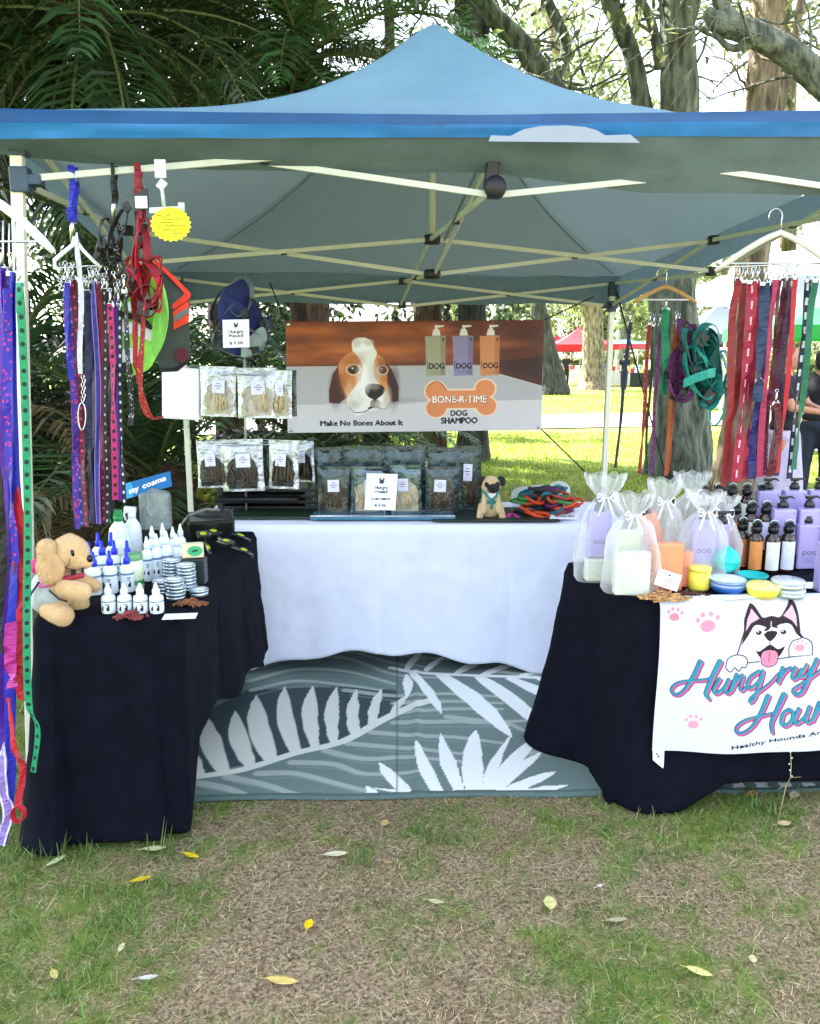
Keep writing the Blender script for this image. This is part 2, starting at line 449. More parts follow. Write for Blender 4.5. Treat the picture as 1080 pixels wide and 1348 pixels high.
lit2 = np.exp(-((GX-1.6)/1.6)**2-((GY-8.4)/1.0)**2)
gr = patchiness(GX, GY)*(1-far)+far*(.9+.1*vnoise(GX, GY, .5, 5, 2))
farg = np.clip((GY-7)/2, 0, 1)
gr = np.clip(gr-litter*1.3*vnoise(GX, GY, 2, 8, 3)-lit2*1.4*vnoise(GX, GY, 4, 9, 3), 0, 1)
tag(npmesh('ground', np.stack([GX, GY, GZ], -1).reshape(-1, 3), gridfaces(len(gx), len(gy)), t.m, None, np.repeat(gr.reshape(-1, 1), 3, 1), True), kind='structure')
# path across the lawn
b = MB(); xs = np.linspace(-60, 60, 60)
for i in range(59):
    a0, a1 = xs[i], xs[i+1]; f = lambda x: 17.3+.12*x+.8*math.sin(x*.12)
    b.add([(a0, f(a0), .03), (a1, f(a1), .03), (a1, f(a1)+4.2, .03), (a0, f(a0)+4.2, .03)], [(0, 1, 2, 3)])
tag(b.build('path', mat('path_gravel', '#a39a90', .95, scale=3, var=.12, bump=.3)), kind='structure')
# ---- grass and straw of the foreground
def blades(n, xr, yr, keep, length, width, lie, cols, cvar, name_seed):
    r = np.random.default_rng(name_seed)
    x = r.uniform(*xr, n); y = r.uniform(*yr, n)
    k = r.random(n) < keep(x, y); x, y = x[k], y[k]; n = len(x)
    z = ground_z(x, y)
    L = r.uniform(*length, n); w = r.uniform(*width, n); th = r.uniform(0, 2*PI, n)
    el = np.clip(r.normal(lie[0], lie[1], n), .03, 1.5)
    dx, dy, dz = np.cos(th)*np.cos(el), np.sin(th)*np.cos(el), np.sin(el)
    bend = r.uniform(-.35, .1, n)
    px, py = -np.sin(th), np.cos(th)
    V = np.empty((n, 6, 3))
    for i, (s, ww) in enumerate(((0, 1), (.5, .8), (1, .15))):
        cx = x+dx*L*s; cy = y+dy*L*s; cz = z+.002+dz*L*s+bend*L*s*s*.5*np.sin(el)
        sx = px*w*ww/2; sy = py*w*ww/2
        tw = r.normal(0, .3, n)*w
        V[:, 2*i] = np.stack([cx-sx, cy-sy, np.maximum(cz, z+.001)-tw*0], 1); V[:, 2*i+1] = np.stack([cx+sx, cy+sy, np.maximum(cz, z+.001)+tw*.6], 1)
    Fi = np.array([[0, 1, 3, 2], [2, 3, 5, 4]])[None]+np.arange(n)[:, None, None]*6
    ci = r.random(n); cols = np.array([C3(c) for c in cols]); ii = (ci*len(cols)).astype(int)
    cc = cols[ii]*r.uniform(1-cvar, 1+cvar, (n, 1))
    return V.reshape(-1, 3), Fi.reshape(-1, 4), np.repeat(cc, 6, 0)
def joinmesh(name, parts, m, **k):
    o = 0; Vs, Fs, Cs = [], [], []
    for V, Fq, Cc in parts: Vs.append(V); Fs.append(Fq+o); Cs.append(Cc); o += len(V)
    return npmesh(name, np.concatenate(Vs), np.concatenate(Fs), m, None, np.concatenate(Cs), False, **k)
gm = mat('grass_blades', None, .6, attr='Col', transl=.25, var=.1, spec=.3)
sm_ = mat('straw_blades', None, .7, attr='Col', transl=.1, var=.1, spec=.3)
def inside_rug(x, y): return (y > 2.655+.03*(x+1.2)) & (x > -1.3) & (x < 1.9)
greens = [(.08, .17, .03), (.12, .23, .04), (.18, .28, .07), (.06, .13, .02), (.24, .31, .10)]
straws = ['#b8a27c', '#d0bd94', '#9a8664', '#d8c9a2', '#6e5a40', '#a8946e', '#857054', '#463828']
kg = lambda x, y: (~inside_rug(x, y))*(.02+.98*patchiness(x, y)**1.3)
ks = lambda x, y: (~inside_rug(x, y))*(1-.72*patchiness(x, y))
joinmesh('grass', [blades(95000, (-2.2, 2.4), (1.2, 2.95), kg, (.012, .042), (.0012, .003), (.55, .35), greens, .3, 1),
    blades(9000, (-2.2, 2.4), (.9, 2.95), lambda x, y: kg(x, y)*(patchiness(x, y) > .8), (.04, .085), (.002, .004), (.8, .3), greens, .3, 2),
    blades(26000, (-6, 6), (2.9, 7), lambda x, y: (~inside_rug(x, y))*.8*patchiness(x, y), (.03, .08), (.004, .008), (.8, .3), greens, .3, 3)], gm)
tag(bpy.data.objects['grass'], 'short green grass in patches over the dry foreground ground', 'grass', kind='stuff')
joinmesh('dry_grass', [blades(170000, (-1.9, 2.1), (1.2, 2.95), lambda x, y: ks(x, y)*np.clip(vnoise(x, y, 9, 19, 3)*2.6-.55, .12, 1), (.008, .038), (.0006, .0017), (.18, .18), straws, .25, 4),
    blades(7000, (-2.2, 2.4), (.9, 2.95), lambda x, y: ks(x, y)*.8, (.05, .12), (.0008, .0016), (.06, .05), straws, .25, 5),
    blades(14000, (-6, 6), (2.9, 8), ks, (.04, .1), (.003, .006), (.15, .15), straws, .25, 6)], sm_)
tag(bpy.data.objects['dry_grass'], 'matted straw coloured dead grass lying over bare ground', 'dry grass', kind='stuff')
# far lawn grass tufts (sunlit part) – coarse blades, sun glare put into their colours
joinmesh('lawn', [blades(30000, (-2, 9), (7, 17), lambda x, y: np.ones(x.shape)*.9, (.04, .09), (.01, .02), (.9, .3), [(.26, .36, .03), (.33, .42, .03), (.20, .28, .02), (.38, .45, .05)], .2, 7),
    blades(14000, (2, 22), (21.5, 34), lambda x, y: np.ones(x.shape), (.05, .1), (.02, .04), (.9, .3), [(.28, .38, .04), (.34, .43, .04), (.22, .30, .03)], .2, 8)], gm)
tag(bpy.data.objects['lawn'], 'bright sunlit lawn grass behind the stall', 'lawn', kind='stuff')
# palm litter
lb = blades(9000, (-7, .6), (5.2, 12.5), lambda x, y: np.ones(x.shape)*.8, (.12, .4), (.01, .025), (.1, .15), ['#8d7650', '#b09868', '#5a4830', '#c8b080'], .3, 9)
lb2 = blades(2500, (-.2, 3.8), (7.2, 9.6), lambda x, y: np.exp(-((x-1.7)/1.2)**2), (.04, .12), (.01, .02), (.1, .15), ['#a08e74', '#c3b292', '#6b5a44'], .3, 10)
joinmesh('leaf_litter', [lb, lb2], sm_); tag(bpy.data.objects['leaf_litter'], 'brown fallen palm fronds and litter on the ground behind the stall', 'leaf litter', kind='stuff')
# tall tufts at the left table and isolated tufts
tf = []
for k, (px, py, n, h) in enumerate(((215, 1125, 30, .09), (60, 1135, 40, .08), (20, 1130, 30, .08), (575, 1105, 60, .035), (1005, 1070, 70, .05), (860, 1130, 40, .03), (470, 1135, 50, .04), (100, 1125, 30, .06))):
    c = onz(px, py); V, Fq, Cc = blades(n, (c.x-.05, c.x+.05), (c.y-.04, c.y+.04), lambda x, y: np.ones(x.shape), (h*.5, h*1.2), (.002, .004), (1.0, .3), greens, .3, 20+k)
    tf.append((V, Fq, Cc))
joinmesh('grass_tufts', tf, gm); tag(bpy.data.objects['grass_tufts'], 'taller green grass tufts growing up against the black cloths', 'grass', kind='stuff')
# fallen leaves
def leaf(px, py, L, wd, ang, colr, label, curl=.25):
    c = onz(px, py); m = mat('leaf_'+colr.strip('#'), colr, .5, var=.18, scale=60, transl=.2)
    b = MB(); n = 9; vs = []; ca, sa = math.cos(ang), math.sin(ang); z0 = zg(c.x, c.y)+.014
    for i in range(n):
        s = i/(n-1); w = wd*(math.sin(PI*min(1, s*.97+.02))**.8)/2
        for j in range(-2, 3):
            lx = (s-.5)*L; ly = w*j/2; h = curl*(abs(j)/2)*w+curl*.35*L*((s-.5)**2)*2+.001*random.random()
            vs.append((c.x+lx*ca-ly*sa, c.y+lx*sa+ly*ca, z0+h))
    fs = [(i*5+j, i*5+j+1, i*5+j+6, i*5+j+5) for i in range(n-1) for j in range(4)]
    b.add(vs, fs, 0, True)
    st = Vector((c.x-.5*L*ca, c.y-.5*L*sa, z0+.002)); b.tube([st, st+Vector((-ca*.015, -sa*.015, 0))], .0008, 5)
    o = b.build('fallen_leaf', m, None, (c.x, c.y, z0)); sl_ = o.modifiers.new('t', 'SOLIDIFY'); sl_.thickness = .0006
    tag(o, label, 'leaf', 'leaves fallen on the grass')
Y1, Y2, CR, TN = '#e0c020', '#f0d018', '#d8d4a0', '#b49a62'
for a in [(75, 1138, .07, .022, 1.0, '#c8d8a0', 'pale green leaf tilted beside the left foot of the black cloth'),
    (203, 1121, .075, .026, .1, CR, 'cream leaf lying just below the black cloth, left of a yellow one'),
    (252, 1129, .06, .022, -.4, Y1, 'yellow leaf lying near the corner of the left black cloth'),
    (186, 1161, .065, .022, .4, Y1, 'yellow ochre leaf below the cream leaf on the left grass'),
    (443, 1129, .075, .028, .1, '#dcd6b4', 'broad cream leaf lying on the grass in front of the rug'),
    (507, 1088, .04, .026, 1.2, '#cdb070', 'small tan leaf right in front of the rug edge'),
    (407, 1221, .042, .026, 1.4, Y2, 'small vivid yellow oval leaf standing out on dry grass'),
    (372, 1296, .085, .028, -.15, '#d9c070', 'long golden leaf at the bottom of the foreground'),
    (72, 1288, .04, .02, -.9, '#c8c070', 'small dull yellow leaf at the lower left'),
    (160, 1251, .035, .016, 1.5, CR, 'tiny pale leaf standing upright in the left grass'),
    (724, 1197, .06, .038, 1.5, '#dcd890', 'broad pale yellow leaf on dry ground right of centre'),
    (574, 1195, .05, .018, -.3, '#c9c296', 'narrow grey cream leaf left of the broad pale yellow leaf'),
    (812, 1219, .06, .018, .1, '#b8ae8a', 'narrow dull leaf lying flat right of the broad pale yellow leaf'),
    (920, 1288, .065, .026, -.5, '#e0d888', 'lemon yellow folded leaf at the lower right'),
    (991, 1269, .03, .022, 1.4, '#d8cc98', 'tiny round cream leaf at the lower right'),
    (1032, 1092, .05, .03, .2, '#d8c494', 'peach coloured leaf in front of the rug at far right'),
    (1045, 1054, .06, .035, .9, '#c8b898', 'curled beige leaf leaning at the rug edge at far right'),
    (790, 1173, .02, .012, .5, '#e0dcd0', 'small white petal like leaf among the dry grass'),
    (510, 1140, .03, .012, -.4, TN, 'small brown leaf just right of the broad cream leaf'),
    (195, 1290, .05, .016, .2, '#d8d8cc', 'bleached thin leaf among lower left grass'),
    (990, 1052, .05, .03, .4, '#c09058', 'crumpled orange brown leaf near the rug strip at right')]: leaf(*a)
# ================================================================== GAZEBO
TH = R(6.4); O = Vector((-1.21, 2.70, 0)); RX = Vector((math.cos(TH), math.sin(TH), 0)); BY = Vector((-math.sin(TH), math.cos(TH), 0))
def T(s, t, z): return O+RX*s+BY*t+Vector((0, 0, z-.062*t))
gz = thing('pop_up_gazebo', 'blue grey pop-up gazebo with cream folding frame over the stall', 'gazebo', T(1.5, 1.5, 0)+Vector((0, 0, .09)))
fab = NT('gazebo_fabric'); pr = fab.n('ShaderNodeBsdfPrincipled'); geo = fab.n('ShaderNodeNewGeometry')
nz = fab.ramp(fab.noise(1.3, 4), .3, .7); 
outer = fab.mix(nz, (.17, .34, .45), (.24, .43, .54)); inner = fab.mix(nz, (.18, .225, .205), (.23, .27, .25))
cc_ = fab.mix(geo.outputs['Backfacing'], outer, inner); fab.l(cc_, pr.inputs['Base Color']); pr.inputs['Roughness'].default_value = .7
pr.inputs['Specular IOR Level'].default_value = .35
bp = fab.n('ShaderNodeBump'); bp.inputs['Strength'].default_value = .5; bp.inputs['Distance'].default_value = .03
wv = fab.noise(9, 8); fab.l(wv, bp.inputs['Height']); fab.l(bp.outputs[0], pr.inputs['Normal'])
tr = fab.n('ShaderNodeBsdfTranslucent'); tr.inputs['Color'].default_value = (.27, .36, .34, 1)
mx = fab.n('ShaderNodeMixShader'); mx.inputs[0].default_value = .35; fab.l(pr.outputs[0], mx.inputs[1]); fab.l(tr.outputs[0], mx.inputs[2]); fab.l(mx.outputs[0], fab.out.inputs[0])
FAB = fab.m
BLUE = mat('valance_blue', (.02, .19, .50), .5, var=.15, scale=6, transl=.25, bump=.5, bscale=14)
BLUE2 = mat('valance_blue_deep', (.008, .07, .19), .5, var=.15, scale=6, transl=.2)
ZE = 2.31; ZP = 3.27; OV = .09
def roofz(U, V_):
    r_ = 1-np.maximum(abs(U-1.5), abs(V_-1.5))/(1.5+OV); h = .45*r_+.55*r_**3
    dd = abs(abs(U-1.5)-abs(V_-1.5)); h = h+.008*np.exp(-(dd/.22)**2)*np.sin(PI*np.clip(r_, 0, 1))
    top = np.clip((r_-.90)/.10, 0, 1); h = h-.035*top**2
    fr = np.interp(U, [-.1, 1.4, 3.1], [2.262, 2.288, 2.362])-ZE
    soft = .010*(vnoise(U, V_, 1.6, 4, 2)-.5)*np.clip(r_*8, 0, 1)
    return ZE+(ZP-ZE)*h+soft+fr*np.clip(1-(V_+OV)/1.2, 0, 1)**1.5-.025*np.clip(1-(V_+OV)/3, 0, 1)*(U < 0)
NR, NP = 34, 40; ring = []
for i in range(NR+1):
    q = i/NR
    for side in range(4):
        for k in range(NP):
            a_ = -1+2*k/NP; u_, v_ = ((a_, -1), (1, a_), (-a_, 1), (-1, -a_))[side]; ring.append((1.5+u_*(1.5+OV)*(1-q), 1.5+v_*(1.5+OV)*(1-q)))
RV = np.array(ring); U, V_ = RV[:, 0], RV[:, 1]; Z = roofz(U, V_)+.022*(vnoise(U*1.0+V_*.6, (U-V_)*4, 1, 14, 3)-.5)*np.clip((V_+OV)*4, 0, 1); M4 = 4*NP
P = np.stack([O.x+RX.x*U+BY.x*V_, O.y+RX.y*U+BY.y*V_, Z-.062*V_], -1)
Fq = np.array([(i*M4+k, i*M4+(k+1) % M4, (i+1)*M4+(k+1) % M4, (i+1)*M4+k) for i in range(NR) for k in range(M4)])
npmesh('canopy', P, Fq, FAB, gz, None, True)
# seams on the hips
b = MB()
for cs, ct in ((0, 0), (3, 0), (0, 3), (3, 3)):
    pts = []
    for k in range(25):
        q = k/24*.97; s_ = cs+(1.5-cs)*q; t_ = ct+(1.5-ct)*q
        pts.append(T(s_, t_, float(roofz(np.array([s_]), np.array([t_]))[0])-.022))
    b.ribbon(pts, RX*.008, .002)
b.build('hip_seam', mat('seam_tape', (.15, .19, .18), .8), gz)
# front: two blue bands stand at the eave, grey flap hangs in behind them
def strip(name, ptsA, ptsB, m, seg=1, th=.0015, wav=0.0, seed=1):
    n = len(ptsA); vs = []
    for j in range(seg+1):
        for i in range(n):
            p = ptsA[i].lerp(ptsB[i], j/seg)
            if wav: p = p+Vector((0, wav*(vnoise(np.array([i*.22]), np.array([j*1.3]), 1, seed, 2)[0]-.5), 0))
            vs.append(p)
    fs = [(j*n+i, j*n+i+1, (j+1)*n+i+1, (j+1)*n+i) for j in range(seg) for i in range(n-1)]
    return MB().add(vs, fs, 0, True)
NS = 70; ss = [-OV+(3+2*OV)*i/(NS-1) for i in range(NS)]
def wz(s, a, k=0): return a*(vnoise(np.array([s*1.1]), np.array([k*3.1]), 1, 21, 3)[0]-.5)
zb0 = lambda s: 2.178+.030*s
zb2 = lambda s: float(np.interp(s, [-.1, 1.4, 3.1], [2.262, 2.288, 2.362]))
e0 = [T(s, -OV-.02, zb0(s)+wz(s, .014, 0)) for s in ss]; e1 = [T(s, -OV-.035, zb0(s)*.48+zb2(s)*.52+wz(s, .03, 1)) for s in ss]; e2 = [T(s, -OV, zb2(s)+.004) for s in ss]
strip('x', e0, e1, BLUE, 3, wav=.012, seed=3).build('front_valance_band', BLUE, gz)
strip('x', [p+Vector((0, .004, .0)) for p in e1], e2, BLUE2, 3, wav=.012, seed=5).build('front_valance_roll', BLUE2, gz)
fl = []
for s in ss:
    dr = float(np.interp(s, [-.1, .15, .6, 1.5, 2.0, 3.1], [.0, .03, .055, .072, .135, .165]))
    fl.append(T(s, .03, zb0(s)-dr+wz(s, .012, 4)))
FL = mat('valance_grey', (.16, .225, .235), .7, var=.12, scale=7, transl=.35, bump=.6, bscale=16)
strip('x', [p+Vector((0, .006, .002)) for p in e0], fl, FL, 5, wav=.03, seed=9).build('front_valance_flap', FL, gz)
def side_valance(name, s_, t0, t1, dr0, dr1, along='t'):
    A, B = [], []
    for i in range(60):
        q = i/59; w_ = t0+(t1-t0)*q
        st = (s_, w_) if along == 't' else (w_, s_)
        top = T(st[0], st[1], ZE+.005); A.append(top)
        B.append(top-Vector((0, 0, (dr0+(dr1-dr0)*q)+.02*math.sin(w_*7)*.3)))
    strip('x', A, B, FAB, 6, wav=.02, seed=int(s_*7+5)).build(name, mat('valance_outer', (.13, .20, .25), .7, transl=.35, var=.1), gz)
side_valance('side_valance', -OV, -OV, 3+OV, .09, .22); side_valance('side_valance', 3+OV, -OV, 3+OV, .10, .20)
side_valance('back_valance', 3+OV, -OV, 3+OV, .21, .20, 's')
# white patch on the front valance
b = MB(); pp = []
def vp(px, py): return W(px, py, 2.93)
poly = [(643, 186), (647, 178), (672, 179), (690, 170), (712, 166), (745, 165), (770, 167), (785, 171), (797, 178), (830, 177), (843, 188)]
b.prism(poly, lambda x, y, o: Vector((W(x, y, 2.7).x, 0, 0)) and (lambda q: Vector((q.x, q.y-o, q.z)))(W(x, y, 2.655+ .112*(x-540)/400)), .002)
b.build('brand_patch', mat('patch_white', '#8c97a6', .6, var=.04), gz)
# frame
CR_ = mat('frame_cream', '#c6cabc', .4, var=.06); BK = mat('joint_plastic', '#16191f', .5, var=.2); GP = mat('bracket_blue_grey', '#2c4254', .5)
def bar(a, c, w=.020, d=.012, name='truss_bar', m=None):
    a, c = Vector(a), Vector(c); t_ = (c-a).normalized(); L = (c-a).length
    M = t_.to_track_quat('Y', 'Z').to_matrix(); bb = MB().box((a+c)/2, (d, L, w), M, bev=.002)
    return bb.build(name, m or CR_, gz)
def joint(p, s=.035): MB().box(p, (s, s, s*.8), (0, 0, TH), bev=.006).build('joint', BK, gz)
def xtruss(P0, P1, zu0, zl0, zu1, zl1, off):
    """P0,P1=(s,t) nodes; scissor pair between them"""
    o = off
    a = T(P0[0]+o[0], P0[1]+o[1], zu0); c = T(P1[0]+o[0], P1[1]+o[1], zl1)
    a2 = T(P0[0]-o[0], P0[1]-o[1], zl0); c2 = T(P1[0]-o[0], P1[1]-o[1], zu1)
    bar(a, c); bar(a2, c2); m_ = ((a+c)/2+(a2+c2)/2)/2; joint(m_, .032)
HU, HL = 2.25, 2.09
cor = [(0, 0), (3, 0), (3, 3), (0, 3)]; mid = [(1.5, 0), (3, 1.5), (1.5, 3), (0, 1.5)]
for k in range(4):
    a, b_, m_ = cor[k], cor[(k+1) % 4], mid[k]
    o = (0, .012) if k % 2 == 0 else (.012, 0)
    for c in (a, b_): xtruss(c, m_, HU, HL, HU, HL+(-.01), o)
hub = (1.5, 1.5)
for k in range(4):
    o = (.012, 0) if k % 2 == 0 else (0, .012)
    xtruss(mid[k], hub, HU, HL, HU-.02, HL-.03, o)
for (s_, t_) in cor:
    top = T(s_, t_, ZE); base = Vector((top.x, top.y, 0)); top = top-Vector((0, 0, .06))
    splay = Vector(((-.14 if (s_ == 0 and t_ == 0) else 0), 0, 0))
    lg = MB(); dv = (top-base-splay).normalized(); lg.box((top+base+splay)/2, (.036, .036, top.z-.1), Euler((0, 0, TH)).to_matrix() if splay.x == 0 else (Vector((0, 0, 1)).rotation_difference(dv).to_matrix() @ Euler((0, 0, TH)).to_matrix()), bev=.004)
    lg.tube([top-Vector((0, 0, .05)), base+splay+Vector((0, 0, .02))], .014, 8)
    L = lg.build('leg', mat('leg_white', '#dfe0cc', .35, var=.05), gz)
    MB().box(base+splay+Vector((0, 0, .012)), (.09, .09, .012), (0, 0, TH), bev=.003).build('foot_plate', BK, L)
    q = MB(); q.box(top-Vector((0, 0, .04)), (.052, .052, .10), (0, 0, TH), bev=.006); q.box(T(s_, t_, HL), (.056, .056, .075), (0, 0, TH), bev=.006)
    for ss_ in ((1, 0), (0, 1)):
        dx = ss_[0]*(1 if s_ == 0 else -1)*.04; dt = ss_[1]*(1 if t_ == 0 else -1)*.04
        q.box(T(s_+dx, t_+dt, HL), (.05, .05, .03), (0, 0, TH), bev=.004)
    q.build('corner_bracket', GP, L)
for i, (s_, t_) in enumerate(mid):
    q = MB()
    for zz in (HU, HL): q.box(T(s_, t_, zz), (.05, .05, .045), (0, 0, TH), bev=.008)
    if i == 0:
        c = T(s_, t_, HL); q.lathe([(.001, -.02), (.034, -.02), (.038, 0), (.034, .02), (.001, .02)], c-Vector((0, .015, -.01)), 18, M=Euler((PI/2, 0, 0)).to_matrix())
        q.box(c+Vector((-.01, -.005, .06)), (.045, .03, .12), (0, .12, 0), bev=.01)
    q.build('hinge', BK, gz)
q = MB()
for zz in (HU-.02, HL-.03): q.lathe([(.001, -.022), (.04, -.022), (.045, 0), (.04, .022), (.001, .022)], T(1.5, 1.5, zz), 14)
q.build('centre_hub', BK, gz)
q = MB(); q.tube([T(1.5, 1.5, HU), T(1.5, 1.5, ZP-.10)], .016, 10); q.ell(T(1.5, 1.5, ZP-.09), (.05, .05, .02)); q.build('centre_pole', CR_, gz)
# thin front-to-hub brace seen at the middle hinge
bar(T(1.5, 0, HU+.03), T(1.47, .9, HL+.02), .012, .008, 'brace', mat('steel_brace', '#8f9a96', .35, .7))
unlocal(gz)
for o_ in list(gz.children):
    pass
# guy ropes
def rope(a, c, label, r=.003, sag=.0):
    a, c = Vector(a), Vector(c); pts = [a.lerp(c, k/10)-Vector((0, 0, sag*math.sin(PI*k/10))) for k in range(11)]
    b = MB(); b.tube(pts, r, 6); o = b.build('guy_rope', mat('rope_black', '#15171a', .8), None, a); return tag(o, label, 'rope')
BANY = 5.55
rope(W(713, 565, BANY), Vector((1.95, 5.0, .03)), 'thin black cord running down from the lower right banner corner', .005)
rope(T(3.03, 3.0, 2.2), Vector((2.35, 6.9, .02)), 'dark guy cord sloping down behind the wooden hanger', .006)
# ================================================================== RUG
PR = mat('printed_weave', None, .8, attr='Col', var=.07, scale=300, bump=.25, bscale=500)
def rz4(zx, zy): p = onz(240+zx/2, 820+zy/2, .012); return (p.x, p.y)
rug_o = Vector((-1.30, 2.64)); ra = math.atan2(.09, 2.0)
cv = Canvas(-1.35, 2.6, 1.95, 4.7, 660, 420, '#6a7e78')
G1, G2, G3 = '#a3aea4', '#dcdfd2', '#eef2ee'
def Q(pts): return [rz4(*p) for p in pts]
def sk(pts, w0, w1, c): cv.stroke(Q(pts), w0, c, 1, w1)
DK = '#33464a'
cv.poly(Q([(20, 330), (60, 240), (170, 180), (400, 170), (560, 180), (600, 230), (420, 320), (20, 410)]), DK)
for pts in [[(185, 125), (300, 95), (430, 95), (560, 140), (700, 150)], [(180, 155), (300, 125), (430, 130), (560, 165)], [(185, 180), (300, 155), (420, 165), (520, 180)],
            [(330, 80), (430, 75), (560, 110), (640, 120)], [(430, 68), (560, 85), (700, 100)], [(440, 80), (520, 82), (640, 100)],
            [(430, 180), (560, 195), (700, 190), (860, 200)], [(560, 215), (700, 210), (840, 215)], [(560, 240), (700, 230), (840, 230)], [(560, 265), (720, 262), (850, 268), (900, 285)],
            [(500, 290), (600, 298), (720, 302), (840, 318)], [(440, 320), (560, 330), (640, 335), (760, 350)], [(380, 340), (480, 360), (600, 355), (760, 370)],
            [(290, 370), (400, 375), (480, 400), (620, 395)], [(200, 400), (300, 400), (420, 430), (500, 450)], [(120, 410), (220, 430), (300, 455), (420, 470)],
            [(40, 425), (120, 440), (200, 470), (260, 480)], [(820, 130), (900, 140), (960, 150)], [(700, 250), (820, 262), (900, 260)], [(880, 350), (960, 340), (1040, 350)],
            [(1000, 200), (1200, 220), (1500, 210), (1800, 230)], [(1000, 260), (1300, 270), (1700, 290)], [(1000, 330), (1300, 320), (1700, 350)],
            [(-200, 300), (-100, 330), (0, 330)], [(-300, 380), (-150, 400), (0, 400)]]:
    sk(pts, .040, .024, G1)
    sk([(x+14, y+13) for x, y in pts], .007, .004, '#7e9492')
def blade(base, tip, w, c, lean=0.0):
    b, t_ = np.array(rz4(*base)), np.array(rz4(*tip)); d = t_-b; L = np.linalg.norm(d); d /= L; nn = np.array((-d[1], d[0])); L_ = []; R_ = []
    for k in range(9):
        s = k/8; ww = w*(math.sin(PI*(.12+.88*s))**.7)*.5+.004*random.uniform(-1, 1)
        if s == 1: ww = 0
        ctr = b+d*L*s+nn*lean*L*math.sin(PI*s); L_.append(tuple(ctr+nn*ww)); R_.append(tuple(ctr-nn*ww))
    cv.poly(L_+R_[::-1], C3(c) if isinstance(c, str) else c)
sk([(20, 412), (160, 390), (300, 345), (420, 315), (520, 262), (600, 225), (660, 205)], .035, .05, G2)
for bs, tp, w in [((50, 408), (22, 335), .07), ((110, 398), (68, 255), .11), ((180, 383), (140, 235), .10), ((235, 368), (195, 192), .12), ((300, 345), (270, 168), .10), ((350, 328), (345, 165), .09),
                  ((400, 318), (408, 168), .075), ((455, 300), (460, 176), .07), ((500, 278), (526, 176), .06), ((550, 250), (590, 195), .05), ((590, 232), (665, 205), .05)]: blade(bs, tp, w*.78, G2, .03)
sk([(550, 122), (620, 135), (760, 142), (960, 150), (1200, 175)], .035, .03, G3)
for bs, tp, w in [((600, 132), (685, 245), .06), ((680, 140), (870, 305), .12), ((780, 145), (960, 290), .11), ((860, 148), (1040, 240), .1), ((940, 150), (1150, 230), .1), ((590, 140), (590, 205), .05),
                  ((590, 130), (630, 82), .05), ((640, 132), (690, 92), .05), ((720, 138), (810, 95), .06), ((790, 142), (900, 102), .06), ((880, 148), (960, 125), .05), ((1000, 155), (1150, 110), .08)]: blade(bs, tp, w*.85, G3, .03)
for bs, tp, w in [((790, 470), (480, 435), .03), ((605, 460), (518, 368), .07), ((680, 462), (615, 312), .075), ((740, 466), (680, 290), .085), ((770, 466), (773, 282), .11), ((790, 460), (870, 290), .05),
                  ((800, 460), (965, 275), .08), ((810, 462), (950, 340), .07), ((830, 465), (985, 395), .08), ((860, 468), (1020, 432), .07), ((520, 470), (485, 432), .05)]: blade(bs, tp, w*.74, G3, .02)
for k in range(12):   # leaf on the strip that shows under the right table
    x0 = 960+k*62
    cv.poly([rz4(x0*1.0+300, 425), rz4(x0+330, 425), rz4(x0+352, 458), rz4(x0+316, 458)], C3(G3))
for k in range(9): blade((1500+k*60, 380-k*20), (1440+k*70, 200+k*8), .1, G3)
# stitched fold line, woven border
cv.stroke([rz4(566, 60), rz4(566, 480)], .006, '#33474a', .8)
def rugf(X, Y):
    u = (X+1.35)/3.3; v = (Y-2.6)/2.1
    x = -1.32+u*3.22; y = 2.645+.055*(x+1.2)+v*1.95
    x = X; y = Y+0*u
    z = .012+.010*vnoise(X, Y, 2.2, 31, 2)+.006*np.exp(-((X-.03)/.02)**2)
    return x, y, z
# cut the sheet to the rug's outline: front edge runs slightly away to the right
fe = lambda X: 2.652+.026*(X+1.2)+.006*np.sin(X*9)
Xg, Yg = cv.X.copy(), cv.Y.copy()
keep = (Yg > fe(Xg))
edge = (Yg > fe(Xg)) & (Yg < fe(Xg)+.022); cv.c[edge] = C3('#4c625e'); cv.c[~keep] = C3('#4c625e')
Px, Py, Pz = rugf(Xg, Yg); Py = np.where(keep, Py, fe(Xg)); Pz = np.where(keep, Pz, .004)
# keep one row at the edge
Fq = gridfaces(*Xg.shape); kk = keep.reshape(-1); fm = kk[Fq].any(1)
o = npmesh('outdoor_rug', np.stack([Px, Py, Pz], -1).reshape(-1, 3), Fq[fm], PR, None, cv.c.reshape(-1, 3), True)
tag(o, 'grey outdoor rug with pale palm leaf pattern between the tables', 'rug')
